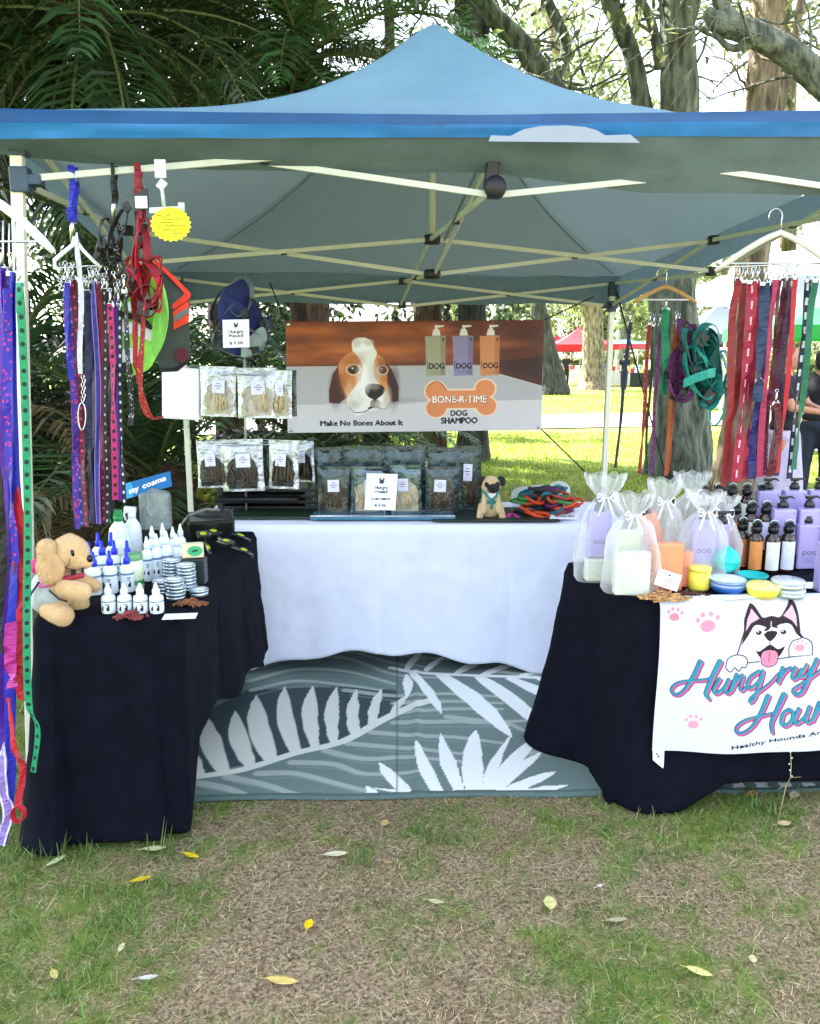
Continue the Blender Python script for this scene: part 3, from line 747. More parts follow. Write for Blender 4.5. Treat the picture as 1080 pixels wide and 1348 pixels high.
# ================================================================== CLOTHS
def cloth(name, corners, z, zb, flare, m, label, rad=.035, nf=26, amp=.012, seed=1, cornerdrag=None, ns=460, rows=40):
    """tablecloth: flat top, rounded rim, skirt with folds; zb(s,x,y) bottom height"""
    P = [Vector((*c, 0)) for c in corners]; nC = len(P); out = []; per = []
    pts = []
    for i in range(nC):
        a, b, c = P[i-1], P[i], P[(i+1) % nC]; d0 = (a-b).normalized(); d1 = (c-b).normalized()
        for k in range(9):
            t = k/8; p0 = b+d0*rad*(1-t); p1 = b+d1*rad*t; pts.append(p0.lerp(p1, t))
    # resample evenly
    seg = [(pts[(i+1) % len(pts)]-pts[i]).length for i in range(len(pts))]; tot = sum(seg); acc = 0; res = []; i = 0; cur = 0
    for k in range(ns):
        d = tot*k/ns
        while cur+seg[i] < d: cur += seg[i]; i += 1
        res.append(pts[i].lerp(pts[(i+1) % len(pts)], (d-cur)/seg[i]))
    cen = sum(P, Vector())/nC; V = []
    nrm = []
    for k in range(ns):
        t = (res[(k+3) % ns]-res[k-3]).normalized(); n_ = Vector((t.y, -t.x, 0))
        if n_.dot(res[k]-cen) < 0: n_ = -n_
        nrm.append(n_)
    rings = []
    for q in (.0, .3, .6, .85, .97): rings.append([cen.lerp(p, q)+Vector((0, 0, z+.0015*(vnoise(np.array([p.x*q*3]), np.array([p.y*q*3]), 1, seed, 2)[0]-.5))) for p in res])
    rings.append([p+Vector((0, 0, z)) for p in res])
    for r_ in range(1, rows+1):
        q = r_/rows; ring = []
        for k, p in enumerate(res):
            s = tot*k/ns; b = zb(s, p.x, p.y); zz = z-(z-b)*q**1.0
            f = flare(s, p.x, p.y) if callable(flare) else flare
            fold = amp*q**.8*((math.sin(s*nf+2*math.sin(s*3.1+seed))*.6)+1.6*(vnoise(np.array([s*5]), np.array([q*1.2]), 1, seed, 3)[0]-.5))
            rim = .012*min(1, q*rows/2)
            fold += .009*(vnoise(np.array([s*14]), np.array([q*11+s*3]), 1, seed+3, 2)[0]-.5)*min(1, q*4)-.006*math.exp(-((s % .62-.31)/.013)**2)*min(1, q*3)
            off = rim+f*q**1.4+fold
            ring.append(p+nrm[k]*off+Vector((0, 0, zz)))
        rings.append(ring)
    V = [v for r_ in rings for v in r_]; nr = len(rings)
    Fq = np.array([(i*ns+k, (i+1)*ns+k, (i+1)*ns+(k+1) % ns, i*ns+(k+1) % ns) for i in range(nr-1) for k in range(ns)])
    o = npmesh(name, np.array([tuple(v) for v in V]), Fq, m, None, None, True)
    so_ = o.modifiers.new('t', 'SOLIDIFY'); so_.thickness = .0015
    return tag(o, label, 'tablecloth')
NAVY = mat('cloth_navy_black', (.0035, .0042, .0095), .95, var=.3, scale=14, spec=.12, bump=.15, bscale=900)
WHT = mat('cloth_white', (.72, .76, .90), .8, var=.04, scale=8, sheen=.2, bump=.1, bscale=900)
TZ = .76
cloth('black_tablecloth', [(-1.165, 2.43), (-.715, 2.43), (-.715, 3.70), (-1.165, 3.70)], TZ, lambda s, x, y: .015+.01*math.sin(s*5)+(.29*min(1, max(0, (y-2.47)/.14))*(1-.45*max(0, (y-2.8)/.9))+.02*math.sin(y*14) if x > -.9 and y > 2.47 else 0), lambda s, x, y: (.09 if x < -1.1 else .03 if y < 2.45 and x < -.8 else -.01+.05*max(0, min(1, (y-2.7)/.6))), NAVY,
      'black cloth over the left table with grooming goods, falling to the grass', seed=3, nf=13, amp=.014)
cloth('white_tablecloth', [(-1.05, 3.87), (1.05, 3.87), (1.05, 4.50), (-1.05, 4.50)], TZ-.004,
      lambda s, x, y: .015+.11*math.exp(-((x+.27)/.42)**2)+.05*math.exp(-((x-.25)/.3)**2)+.012*math.sin(x*17), .035, WHT, 'white cloth with blue cast over the back table', seed=8, nf=11, amp=.022)
def rfl(s, x, y):
    return .03+.15*max(0, 1-math.hypot(x-.60, y-3.15)/.25)+.07*max(0, 1-math.hypot(x-.80, y-2.62)/.35)
def rzb(s, x, y): return .012+(.088*min(1, max(0, (x-.92)/.16)) if y < 2.9 else 0)+.008*math.sin(s*7)
cloth('black_tablecloth', [(.815, 2.64), (2.35, 2.75), (2.28, 3.32), (.60, 3.12)], TZ, rzb, rfl, NAVY, 'black cloth over the right table, pooling on the rug, behind the husky banner', seed=5, nf=8, amp=.02, rad=.05)
# ================================================================== BACK BANNER (beagle, bottles, bone)
bc = Canvas(376, 421, 717, 571, 560, 250, '#b9b4b4')
r = np.random.default_rng(3)
# blurred wooden background of the photograph on the banner
Xb, Yb = bc.X, bc.Y
wood = np.zeros(Xb.shape+(3,)); n1_ = vnoise(Xb/60, Yb/9, 1, 5, 3); n2_ = vnoise(Xb/40, Yb/14, 1.3, 6, 3)
cA, cB, cD = np.array(lin('#3b1a14')), np.array(lin('#c56a2a')), np.array(lin('#7e3517'))
gl = np.clip(np.exp(-((Yb-462)/14)**2)*.9*n1_*1.6+np.exp(-((Yb-434)/9)**2)*.6*n2_*1.7, 0, 1)*np.clip((640-Xb)/60, .15, 1)
gl += .75*np.exp(-((Yb-453)/5)**2)*np.exp(-((Xb-660)/35)**2)
wood = cD*(n2_[..., None])+cA*(1-n2_[..., None]); wood = wood*(1-np.clip(gl, 0, 1)[..., None])+cB*np.clip(gl, 0, 1)[..., None]
wood = np.where((Xb > 650)[..., None], wood*.6+np.array(lin('#2a1a22'))*.4, wood)
mk = (Yb < 481+0*Xb).astype(float); bc.c = bc.c*(1-mk[..., None])+wood*mk[..., None]
bc.poly([(376, 482), (376, 533), (720, 533), (720, 510), (655, 493), (640, 482)], '#b4b2b6')
bc.poly([(655, 493), (717, 511), (717, 470), (640, 478)], '#3a1c1c')
bc.poly([(640, 480), (717, 500), (717, 512), (655, 493), (640, 490)], '#4a2422')
bc.stroke([(655, 493), (717, 511)], 1.2, '#d4d0d2')
bc.poly([(376, 533), (717, 529), (717, 571), (376, 571)], '#d2cecf')
bc.ell(520, 528, 30, 5, '#a29ea2', 0, .6, .6)
# beagle head (zoom coords /2.571 + offset)
def z4(x, y): return (360+x/2.571, 400+y/2.571)
def P4(p): return [z4(*q) for q in p]
bc.poly(P4([(215, 205), (195, 235), (182, 290), (182, 335), (215, 338), (240, 320), (250, 260)]), '#5a2416')
bc.poly(P4([(365, 185), (395, 220), (418, 280), (418, 332), (392, 334), (380, 280)]), '#4e2014')
sh = spline([(215, 200), (240, 170), (262, 155), (262, 125), (290, 110), (320, 118), (335, 145), (345, 165), (368, 185), (375, 215), (380, 270), (390, 330), (375, 355), (340, 362), (310, 366), (280, 380), (250, 360), (243, 320), (225, 280), (215, 235)], 5)
bc.poly(P4(sh), '#d98c4a')
bc.poly(P4(spline([(262, 155), (262, 125), (290, 110), (320, 118), (335, 145), (345, 165), (335, 200), (338, 250), (370, 290), (390, 330), (375, 355), (340, 362), (310, 366), (280, 380), (250, 360), (243, 320), (262, 290), (290, 250), (296, 210), (280, 175)], 5)), '#f0ece6')
bc.poly(P4([(215, 210), (235, 180), (268, 170), (290, 190), (292, 235), (262, 285), (240, 290), (222, 260)]), '#d88848')
bc.poly(P4([(345, 180), (366, 188), (378, 220), (380, 265), (360, 262), (342, 235)]), '#c97838')
for a_ in [((238, 205), (262, 192), (292, 205), (292, 228), (262, 240), (240, 232))]: bc.ell(*z4(265, 221), 10, 7.5, '#f0dcc0'); bc.ell(*z4(265, 221), 8.2, 6.2, '#4a1e10'); bc.ell(*z4(266, 221), 5.5, 5, '#120a08'); bc.ell(*z4(262, 216), 1.3, 1.2, '#e8e4e0')
bc.ell(*z4(364, 223), 7.5, 6.5, '#f0dcc0'); bc.ell(*z4(364, 223), 6.2, 5.5, '#4a1e10'); bc.ell(*z4(365, 223), 4.2, 4.5, '#120a08'); bc.ell(*z4(361, 219), 1.1, 1, '#e8e4e0')
bc.poly(P4(spline([(303, 285), (315, 272), (345, 270), (368, 282), (370, 300), (352, 318), (338, 325), (318, 318), (305, 302)], 5)), '#15110f')
bc.ell(*z4(340, 284), 7, 2, '#5c5654', 0, .8, .5)
bc.stroke(P4([(338, 322), (336, 345), (318, 356)]), 3.2, '#1a1412'); bc.stroke(P4([(336, 345), (352, 355)]), 3, '#1a1412'); bc.ell(*z4(338, 340), 6.5, 6.5, '#2a1f1c', 0, .8)
bc.stroke(P4([(250, 352), (268, 370), (300, 368), (316, 360)]), 1.3, '#4a3a34'); bc.stroke(P4([(352, 358), (376, 355), (388, 335)]), 1.2, '#8a7a70')
for k in range(26): bc.ell(*z4(random.uniform(255, 300), random.uniform(300, 350)), .6, .5, '#b8a89c')
bc.ell(*z4(300, 150), 6, 10, '#e4ddd4', 0, .7, .6); bc.ell(*z4(275, 330), 9, 12, '#dcd6d0', .3, .4, .8)
for (x, y, rx, ry, c, a_) in ((262, 190, 14, 8, '#a85c28', .6), (232, 262, 9, 14, '#a85a2a', .6), (366, 205, 7, 10, '#8c4a20', .6), (205, 290, 8, 22, '#2e120c', .7), (402, 280, 7, 26, '#2a100a', .7), (300, 145, 11, 6, '#ffffff', .8), (318, 128, 6, 4, '#cfc8c0', .7),
    (276, 128, 5, 6, '#d0c8c0', .7), (300, 250, 9, 18, '#ffffff', .6), (262, 345, 9, 6, '#bfb4ac', .6), (380, 320, 5, 14, '#c4b0a0', .7), (350, 345, 8, 6, '#d8ccc4', .6), (335, 240, 8, 16, '#cfc4bc', .5), (250, 300, 5, 14, '#e8c4a0', .5)): bc.ell(*z4(x, y), rx, ry, c, 0, a_, .9)
for k in range(60): x = random.uniform(222, 292); y = random.uniform(175, 290); bc.stroke([z4(x, y), z4(x-4, y+9)], .5, random.choice(['#b4682f', '#e09a5c']), .5, smooth=False)
# bottles printed on it
for (x0, c0, c1) in ((508, '#a3a184', '#8e8b6c'), (602, '#8f86ad', '#7c739c'), (695, '#d08a58', '#bb7442')):
    q = lambda x, y: z4(x, y)
    bc.poly(P4([(x0, 108), (x0+70, 106), (x0+70, 243), (x0+5, 247)]), c0); bc.poly(P4([(x0+52, 107), (x0+70, 106), (x0+70, 243), (x0+54, 244)]), c1)
    bc.poly(P4([(x0+23, 106), (x0+28, 84), (x0+40, 78), (x0+50, 90), (x0+52, 106)]), '#e4e0da'); bc.poly(P4([(x0+32, 80), (x0+33, 71), (x0+64, 70), (x0+64, 75), (x0+44, 78)]), '#e4e0da')
    bc.poly(P4([(x0+59, 113), (x0+66, 113), (x0+66, 124), (x0+59, 124)]), '#3a3640')
    a, b_ = z4(x0+14, 220); bc.text('DOG', a, b_, 7.5, '#241f26', width=20, bold=.45)
    a, b_ = z4(x0+8, 222); bc.stroke([(a, b_-11), (a, b_)], .9, '#241f26', smooth=False)
    for k in range(2): bc.stroke(P4([(x0+16, 228+k*7), (x0+62, 228+k*7)]), .7, '#4a4450', .7, smooth=False)
BO, BS = '#e08a56', '#f2d2b8'
for gro, colr in ((2.2, BS), (0, BO)):
    for cx, cy in ((545, 298), (548, 357), (717, 292), (722, 352)): bc.ell(*z4(cx, cy), 13.5+gro, 12.5+gro, colr)
    bc.poly([z4(548, 296), z4(717, 296), z4(717, 358), z4(548, 358)] if gro == 0 else [(z4(548, 296)[0], z4(548, 296)[1]-gro), (z4(717, 296)[0], z4(717, 296)[1]-gro), (z4(717, 358)[0], z4(717, 358)[1]+gro), (z4(548, 358)[0], z4(548, 358)[1]+gro)], colr)
bc.stroke(P4([(518, 280), (545, 264), (568, 274), (584, 298)]), 1.2, '#9a5430')
a, b_ = z4(536, 340); bc.text('BONE-R-TIME', a, b_, 9.6, '#8a5a44', width=73, bold=.9); bc.text('BONE-R-TIME', a-.4, b_-.4, 9.6, '#fbeee0', width=73, bold=.25)
a, b_ = z4(598, 385); bc.text('DOG', a, b_, 7.2, '#0c0a0c', width=22, bold=.55)
a, b_ = z4(565, 412); bc.text('SHAMPOO', a, b_, 7.8, '#0c0a0c', width=49, bold=.6)
a, b_ = z4(152, 416); bc.text('Make No Bones About It', a, b_, 7.2, '#101014', width=109, bold=.5)
TL, TR, BR, BL = W(376, 423, BANY), W(717, 421, BANY+.16), W(713, 566, BANY+.14), W(379, 570, BANY-.02)
def banf(X, Y):
    u = ((X-376)/341)[..., None]; v = ((Y-421)/150)[..., None]
    P = np.array(TL)*(1-u)*(1-v)+np.array(TR)*u*(1-v)+np.array(BR)*u*v+np.array(BL)*(1-u)*v
    P[..., 1] += .012*np.sin(u[..., 0]*9)*np.sin(v[..., 0]*3)+.008*np.sin(u[..., 0]*31)*(1-v[..., 0])
    return P[..., 0], P[..., 1], P[..., 2]
PV = mat('printed_vinyl', None, .45, attr='Col', var=.02, scale=20, spec=.4)
bn = thing('vinyl_banner', 'wide printed banner with beagle head, three bottles and orange bone, hung across the back', 'banner', tuple(TL))
bs_ = bc.sheet('printed_sheet', banf, PV, bn); bs_.modifiers.new('t', 'SOLIDIFY').thickness = .001
b = MB(); b.tube([TL, TL+Vector((-.1, .02, .25))], .004, 6); b.tube([TR, TR+Vector((.35, .1, .16))], .004, 6); b.build('tie_cord', mat('rope_black', '#15171a', .8), bn)
b = MB()
for q in (TL+Vector((.02, -.004, -.02)), TR+Vector((-.02, -.004, -.02)), BR+Vector((-.02, -.004, .02)), BL+Vector((.02, -.004, .02))): b.lathe([(.006, -.001), (.012, -.002), (.012, .002), (.006, .001)], q, 12, M=Euler((PI/2, 0, 0)).to_matrix())
b.build('eyelet', mat('metal_bright', '#b8bcc0', .25, .9, var=.1), bn); unlocal(bn)
# ================================================================== HUSKY BANNER
hc = Canvas(130, 140, 1760, 1010, 640, 360, '#dde2ee')
def paw(cx, cy, s, rot, c):
    hc.ell(cx, cy, 27*s, 21*s, c, rot)
    for a, d in ((-2.45, 42), (-1.85, 45), (-1.2, 45), (-.6, 46)): hc.ell(cx+d*s*math.cos(a+rot), cy+d*s*math.sin(a+rot)*.95, 8.5*s, 9.5*s, c)
paw(208, 236, 1.05, .1, '#f08aa4'); paw(398, 288, 1.6, -.15, '#f59ab0'); paw(358, 850, 1.15, -.1, '#f0a0b4'); paw(1500, 260, 1.3, .2, '#f59ab0'); paw(1640, 420, 1, -.2, '#f08aa4')
hc.text('. ', 0, 0, 1, '#000000')
INK = '#1b0f1a'
H1 = [(570, 445), (590, 370), (603, 310), (604, 250), (640, 168), (700, 240), (755, 236), (812, 240), (872, 152), (908, 235), (916, 325), (940, 365), (960, 400), (930, 440), (800, 480), (640, 497), (600, 470)]
hc.poly(spline(H1, 4), '#f2f4fa')
hc.poly(spline([(600, 345), (604, 250), (640, 168), (700, 242), (755, 236), (812, 240), (872, 152), (908, 235), (925, 345), (940, 368), (900, 340), (870, 290), (830, 280), (795, 305), (765, 300), (755, 300), (740, 315), (720, 320), (700, 290), (660, 290), (630, 340), (590, 400)], 3), '#2a1522')
hc.poly([(612, 320), (618, 258), (641, 195), (688, 250), (640, 275)], '#e8b8cc'); hc.poly([(822, 236), (871, 178), (896, 240), (902, 300), (870, 262)], '#e8b8cc')
hc.stroke([(570, 447), (590, 370), (605, 310), (605, 250), (640, 172), (698, 244)], 8, INK); hc.stroke([(812, 242), (872, 156), (905, 235), (915, 325), (942, 368)], 8, INK)
hc.stroke([(755, 268), (755, 302)], 4, '#f2f4fa', smooth=False)
for cx in (686, 826):
    hc.ell(cx, 328, 17, 13, INK); hc.ell(cx-4, 323, 5, 4, '#f2f4fa')
hc.ell(700, 300, 26, 9, '#f2f4fa', .15); hc.ell(815, 292, 26, 9, '#f2f4fa', -.2)
hc.poly(spline([(715, 340), (735, 322), (775, 320), (792, 332), (775, 362), (752, 378), (730, 362)], 4), INK)
hc.stroke([(752, 375), (752, 398)], 5, INK, smooth=False)
hc.poly(spline([(672, 428), (700, 430), (752, 396), (800, 422), (838, 408), (820, 450), (790, 478), (720, 480), (690, 455)], 4), INK)
hc.poly(spline([(706, 470), (715, 438), (752, 428), (790, 436), (803, 470), (795, 505), (755, 522), (715, 508)], 4), '#f38ba8'); hc.stroke([(706, 470), (715, 505), (755, 522), (795, 505), (803, 470)], 5, INK); hc.stroke([(753, 440), (753, 490)], 4, INK, smooth=False)
hc.stroke([(628, 494), (700, 490)], 7, INK); hc.stroke([(805, 478), (880, 468), (995, 458)], 7, INK)
hc.poly(spline([(512, 500), (520, 470), (560, 450), (605, 455), (630, 480), (622, 520), (600, 515), (588, 540), (560, 525), (535, 545), (512, 525)], 4), '#f4f6fb')
hc.stroke([(535, 545), (512, 525), (512, 500), (520, 470), (560, 450), (605, 455), (630, 480), (622, 520), (600, 518), (588, 540), (572, 530), (560, 520), (545, 540), (535, 545)], 7, INK)
hc.poly(spline([(866, 465), (862, 420), (880, 380), (905, 372), (935, 362), (970, 375), (990, 400), (994, 458)], 4), '#f4f6fb'); hc.stroke([(866, 465), (862, 420), (880, 380), (905, 372), (935, 362), (970, 375), (990, 400), (994, 458)], 7, INK)
hc.ell(922, 418, 28, 22, '#f29ab2'); [hc.ell(x, y, 7, 8, '#f29ab2') for x, y in ((890, 400), (908, 385), (936, 383), (955, 398))]
LET = [ # brush script strokes, widths
 ([(365, 492), (345, 560), (305, 632), (262, 676), (225, 672), (218, 640), (255, 610), (330, 597), (400, 590), (445, 575)], 15, 9),
 ([(366, 490), (335, 570), (300, 640)], 24, 16), ([(475, 488), (445, 560), (418, 640), (412, 672), (432, 698)], 26, 12),
 ([(480, 585), (455, 640), (468, 664), (505, 640), (532, 588)], 17, 12), ([(532, 588), (515, 645), (535, 662), (560, 640)], 17, 10),
 ([(575, 560), (548, 652)], 18, 14), ([(553, 640), (590, 578), (612, 568), (600, 630), (612, 648), (640, 625)], 15, 10),
 ([(700, 545), (655, 575), (640, 620), (660, 638), (705, 600), (722, 545)], 16, 12), ([(722, 545), (712, 610), (690, 690), (668, 716), (672, 690), (760, 620), (815, 560)], 18, 8),
 ([(835, 530), (818, 608)], 18, 14), ([(824, 590), (850, 548), (880, 530), (890, 545)], 15, 10),
 ([(905, 530), (893, 582), (912, 590), (950, 550), (968, 512)], 16, 10), ([(1022, 488), (985, 590), (955, 665), (922, 682), (905, 655), (950, 620), (1030, 560), (1078, 520)], 20, 8), ([(940, 540), (930, 580), (965, 575), (1000, 530)], 14, 10),
 ([(765, 690), (740, 765), (695, 850), (645, 888), (603, 886), (602, 850), (650, 818), (730, 800), (805, 785)], 15, 9),
 ([(766, 688), (735, 780), (700, 845)], 24, 16), ([(855, 682), (825, 765), (800, 840), (808, 896)], 26, 12),
 ([(890, 768), (862, 790), (856, 840), (880, 858), (912, 830), (915, 785), (892, 768)], 17, 15),
 ([(945, 765), (925, 830), (942, 846), (980, 815), (1003, 755)], 17, 12), ([(1003, 755), (988, 825), (1005, 845), (1030, 820)], 17, 10),
 ([(1055, 735), (1028, 832)], 18, 14), ([(1035, 815), (1070, 755), (1095, 745), (1085, 805), (1100, 825), (1125, 800)], 15, 10),
 ([(1190, 735), (1155, 745), (1140, 790), (1160, 812), (1195, 780), (1225, 640)], 17, 15), ([(1225, 640), (1192, 790), (1215, 808)], 18, 12),
 ([(1300, 715), (1262, 735), (1290, 765), (1275, 805), (1235, 795)], 17, 12)]
for dx, dy, cc, gw in ((9, 9, INK, 7), (6, 7, '#e0559a', 3), (-2, -1, INK, 5)):
    for pts, w0, w1 in LET: hc.stroke([(x+dx, y+dy) for x, y in pts], w0+gw, cc, 1, w1+gw)
g = vnoise(hc.X/60, hc.Y/60, 1, 4, 2)[..., None]; tb = np.array(lin('#1f7fae'))*(1-g)+np.array(lin('#2aa3a6'))*g
for pts, w0, w1 in LET: hc.stroke(pts, w0, tb, 1, w1)
hc.text('Healthy Hounds Are Happy Hounds', 580, 985, 20, '#17131c', width=930, rise=.14, bold=1.6)
hc.ell(153, 1028-25, 5, 5, '#2a2a30'); 
HZ0 = .775
def hbf(X, Y):
    u = (X-130)/1630; v = (Y-140)/870
    a = W(868, 791, 2.60); b_ = W(1080, 788, 2.67); dx = (b_.x-a.x)/((1078-130)/1630)
    x = a.x+u*dx; y = 2.585+.055*(u*dx)-.028*v-.0*u+.012*np.sin(u*7+1)*v+.006*np.sin(u*19)*v+.05*np.exp(-v*60)
    bot = .245-.012*np.sin(u*5.5)
    z = .768-(.768-bot)*v
    x = x+.004*np.sin(v*5)
    return x, y, z
hs = thing('husky_banner', 'white fabric banner with cartoon husky and blue script lettering on the right table front', 'banner', (.86, 2.58, .5))
sh_ = hc.sheet('printed_cloth', hbf, mat('printed_fabric', None, .7, attr='Col', var=.03, scale=12, transl=.15), hs); sh_.modifiers.new('t', 'SOLIDIFY').thickness = .001
# drooping lower left corner flap
a = Vector((float(hbf(np.array([130.]), np.array([1010.]))[0][0]), float(hbf(np.array([130.]), np.array([1010.]))[1][0]), .0))
b = MB(); yb = a.y-.002
b.add([(a.x, yb, .26), (a.x+.04, yb, .258), (a.x+.04, yb-.004, .20), (a.x+.038, yb-.006, .185), (a.x+.002, yb-.004, .215)], [(0, 4, 3, 2, 1)])
for q in ((a.x+.014, .238), (a.x+.02, .229)): b.ell((q[0], yb-.006, q[1]), (.003, .002, .003), mi=1)
b.build('corner_flap', [mat('white_fabric', '#dfe4f0', .8), mat('black_dot', '#101014', .6)], hs)
unlocal(hs)
# beaded string hanging below it
b = MB(); p0 = W(1041, 985, 2.58)
for k in range(5): q = W(1041+math.sin(k*2)*2, 990+k*8, 2.56); b.ell(q, (.003, .003, .003), n=8)
b.tube([W(1041, 984, 2.57), W(1042, 1010, 2.56), W(1041, 1024, 2.55)], .0008, 5); tag(b.build('bead_string', mat('bead_pale', '#d8d4b0', .4), None, tuple(p0)), 'short string of tiny pale beads below the husky banner', 'string')
b = MB(); q = W(1041, 1024, 2.55); q2 = W(1026, 1047, 2.5); q3 = Vector((q2.x-.01, q2.y-.02, .0))
b.tube([q, q.lerp(q2, .5)+Vector((.004, 0, .0)), q3], [.0012, .002, .0012], 6); b.tube([q, q+Vector((.035, .0, .003))], .001, 5); b.tube([q.lerp(q2, .4), q.lerp(q2, .4)+Vector((-.03, -.01, -.012))], .001, 5)
tag(b.build('dry_twig', mat('twig', '#8d8055', .8), None, tuple(q3)), 'thin dry twig leaning upright at the front of the right rug strip', 'twig')
# ================================================================== HANGING LEADS AND HARNESSES
CHR = mat('chrome', '#c8ccd0', .2, .95, var=.1); BLKM = mat('black_metal', '#14161a', .35, .6); BLKP = mat('black_plastic', (.006, .007, .009), .4, var=.2, scale=20)
WHP = mat('white_plastic', '#e6e8ea', .35, var=.04); PAPER = mat('white_paper', '#eef0f4', .7, var=.02)
def clip_mb(p, L=.05, m=0):
    p = Vector(p); b = MB(); hx = L*.16
    b.tube([p+Vector((hx*math.cos(a), 0, -L*.82+hx*1.3*math.sin(a))) for a in np.linspace(-PI*.5-2.4, -PI*.5+2.6, 12)], L*.05, 6)
    b.tube([p+Vector((0, 0, 0)), p-Vector((0, 0, L*.22)), p-Vector((0, 0, L*.5)), p-Vector((hx*.9, 0, L*.75))], [L*.07, L*.10, L*.075, L*.06], 8)
    b.tube([p+Vector((hx*.8*math.cos(a), 0, hx*.8*math.sin(a)+hx*.6)) for a in np.linspace(0, 2*PI, 11)], L*.035, 6)
    return b
def lead(pix, d, w, m, label, group, clip=True, cat='dog lead', loops=1, gap=.004, d2=None, clipm=None, name='dog_lead', tail=0.0, fold=None):
    """pix: photo positions along the strap from top to bottom, d: distance"""
    pts = [W(x, y, d+((d2 or d)-d)*i/max(1, len(pix)-1)) for i, (x, y) in enumerate(pix)]
    pts = spl(pts, 7); n = len(pts); sd = abs(hash(label)) % 97
    sd = sum(ord(c) for c in label) % 97
    root = thing(name, label, cat, tuple(pts[0]), group)
    for k in range(loops):
        a = MB(); ws = []; pp = []
        for i, p in enumerate(pts):
            q = i/(n-1); tw = .55*math.sin(q*5+sd+k*2)+.35*math.sin(q*14+sd)+.2*math.sin(q*31+sd)
            ws.append(Vector((math.cos(tw), math.sin(tw), 0))*w)
            pp.append(p+Vector((.004*math.sin(q*7+sd+k)*q, (k-.5*(loops-1))*gap+.006*math.sin(q*9+sd*2+k), 0)))
        a.ribbon(pp, ws, .0022)
        if k == 0 and tail:      # hand loop at the free end
            e = pp[-1]; lp = [e+Vector((tail*.30*math.sin(t), .004*math.sin(t), -tail*.5*(1-math.cos(t)))) for t in np.linspace(0, 2*PI, 17)]
            a.ribbon(lp, Vector((0, 1, 0))*w*.9+Vector((w*.3, 0, 0)), .002)
        if k == 0:       # stitched turn-back at the clip
            j = min(4, n-2); a.ribbon([p_+Vector((0, -.0035, 0)) for p_ in pp[:j]], [w_*.98 for w_ in ws[:j]], .0022)
        a.build('strap' if k == 0 else 'strap_return', m, root)
    if clip:
        L = .045; c = clip_mb(pts[0]+Vector((0, 0, L*.85)), L); c.box(pts[0]+Vector((0, 0, -.004)), (w*1.05, .005, .012), bev=.001); c.build('snap_hook', clipm or CHR, root)
    unlocal(root); return root
S = strapmat
GL = 'dog leads hanging at the left edge of the stall'
blue = S('strap_blue', '#2a34c8'); violet = S('strap_violet', '#6a28b8'); bluepink = S('strap_blue_pink', '#3a2ac0', 'paw', '#e0287a', size=.28)
lilac = S('strap_lilac', '#a890d8', 'edge', '#e8e0f8', size=.32); green = S('strap_green', '#16a070'); greendot = S('strap_green_dots', '#18a874', 'dot', '#08202a', .034, .3)
red = S('strap_red', '#d01838'); crimson = S('strap_crimson', '#a01834'); magenta = S('strap_magenta', '#c8309a'); black = S('strap_black', '#08090c')
navy = S('strap_navy', '#1c2058'); navyw = S('strap_navy_white', '#141838', 'dot', '#e8eaf0', .03, .26); blackw = S('strap_black_white', '#121214', 'paw', '#c8ccd0', size=.25)
pinkpaw = S('strap_pink_paws', '#c82878', 'dot', '#1a0a18', .03, .3); crimpink = S('strap_crimson_pink', '#801848', 'dot', '#f05080', .036, .22); purpstar = S('strap_purple_pink', '#4a24a0', 'paw', '#d82a6a', size=.3)
raspd = S('strap_raspberry_dash', '#b01c44', 'dash', '#f0b8c8', .055, .09); rasp = S('strap_raspberry', '#b8204c'); rose = S('strap_rose', '#c03868'); maroon = S('strap_maroon', '#6c2038'); plum = S('strap_plum', '#4a1c44')
teal = S('strap_teal', '#109088'); tealg = S('strap_deep_green', '#0f7a58'); orange = S('strap_orange', '#c8681c', 'paw', '#401008', size=.22); redor = S('strap_red_orange', '#a82a1c', 'paw', '#e88020', size=.25); grpat = S('strap_green_pattern', '#14402c', 'paw', '#a8c070', size=.22)
navydash = S('strap_navy_dash', '#16204c', 'dash', '#e8ecf8', .05, .22); purplep = S('strap_purple_pattern', '#782a78', 'paw', '#e0a0c0', size=.2); redw = S('strap_red_printed', '#a81420', 'paw', '#f0c050', size=.2)
# far left rack (nearer than the black cloth)
D0 = 2.20
lead([(3, 352), (2, 480), (6, 600), (4, 760), (2, 900), (10, 1000), (12, 1060)], D0, .026, violet, 'violet lead on the left edge of the picture, behind the blue one', GL, loops=2, gap=.012)
lead([(15, 358), (14, 470), (18, 600), (22, 720), (14, 850), (12, 960), (16, 1030), (8, 1108)], D0-.02, .026, blue, 'long royal blue lead at the left edge hanging almost to the grass', GL, loops=2, gap=.014)
lead([(9, 380), (10, 500), (11, 560), (14, 660), (20, 740)], D0-.05, .022, bluepink, 'blue lead with pink paw prints hanging on top of the royal blue lead', GL, clip=False)
lead([(6, 980), (3, 1040), (10, 1075), (3, 1112)], D0-.04, .03, lilac, 'pale lilac lead end with light edges touching the grass at far left', GL, clip=False)
lead([(27, 372), (30, 470), (33, 600), (36, 720), (37, 820), (40, 925), (50, 960), (42, 1018)], D0-.05, .020, greendot, 'bright green lead with black dots hanging beside the front pole', GL, loops=1)
lead([(24, 640), (27, 760), (29, 860), (30, 922)], D0-.03, .034, red, 'broad red lead hanging just left of the green dotted lead', GL, clip=False)
lead([(10, 920), (20, 985), (28, 1010), (26, 1060)], D0-.06, .018, red, 'narrow red lead loop hanging low over the foot of the black cloth', GL, clip=False, tail=.05)
lead([(14, 820), (15, 880), (16, 905)], D0-.06, .032, magenta, 'short flat magenta strap hanging on the blue leads', GL, clip=False)
lead([(0, 610), (2, 700), (0, 800), (1, 860)], D0-.07, .022, black, 'black lead crossing the violet lead at the left edge', GL, clip=False)
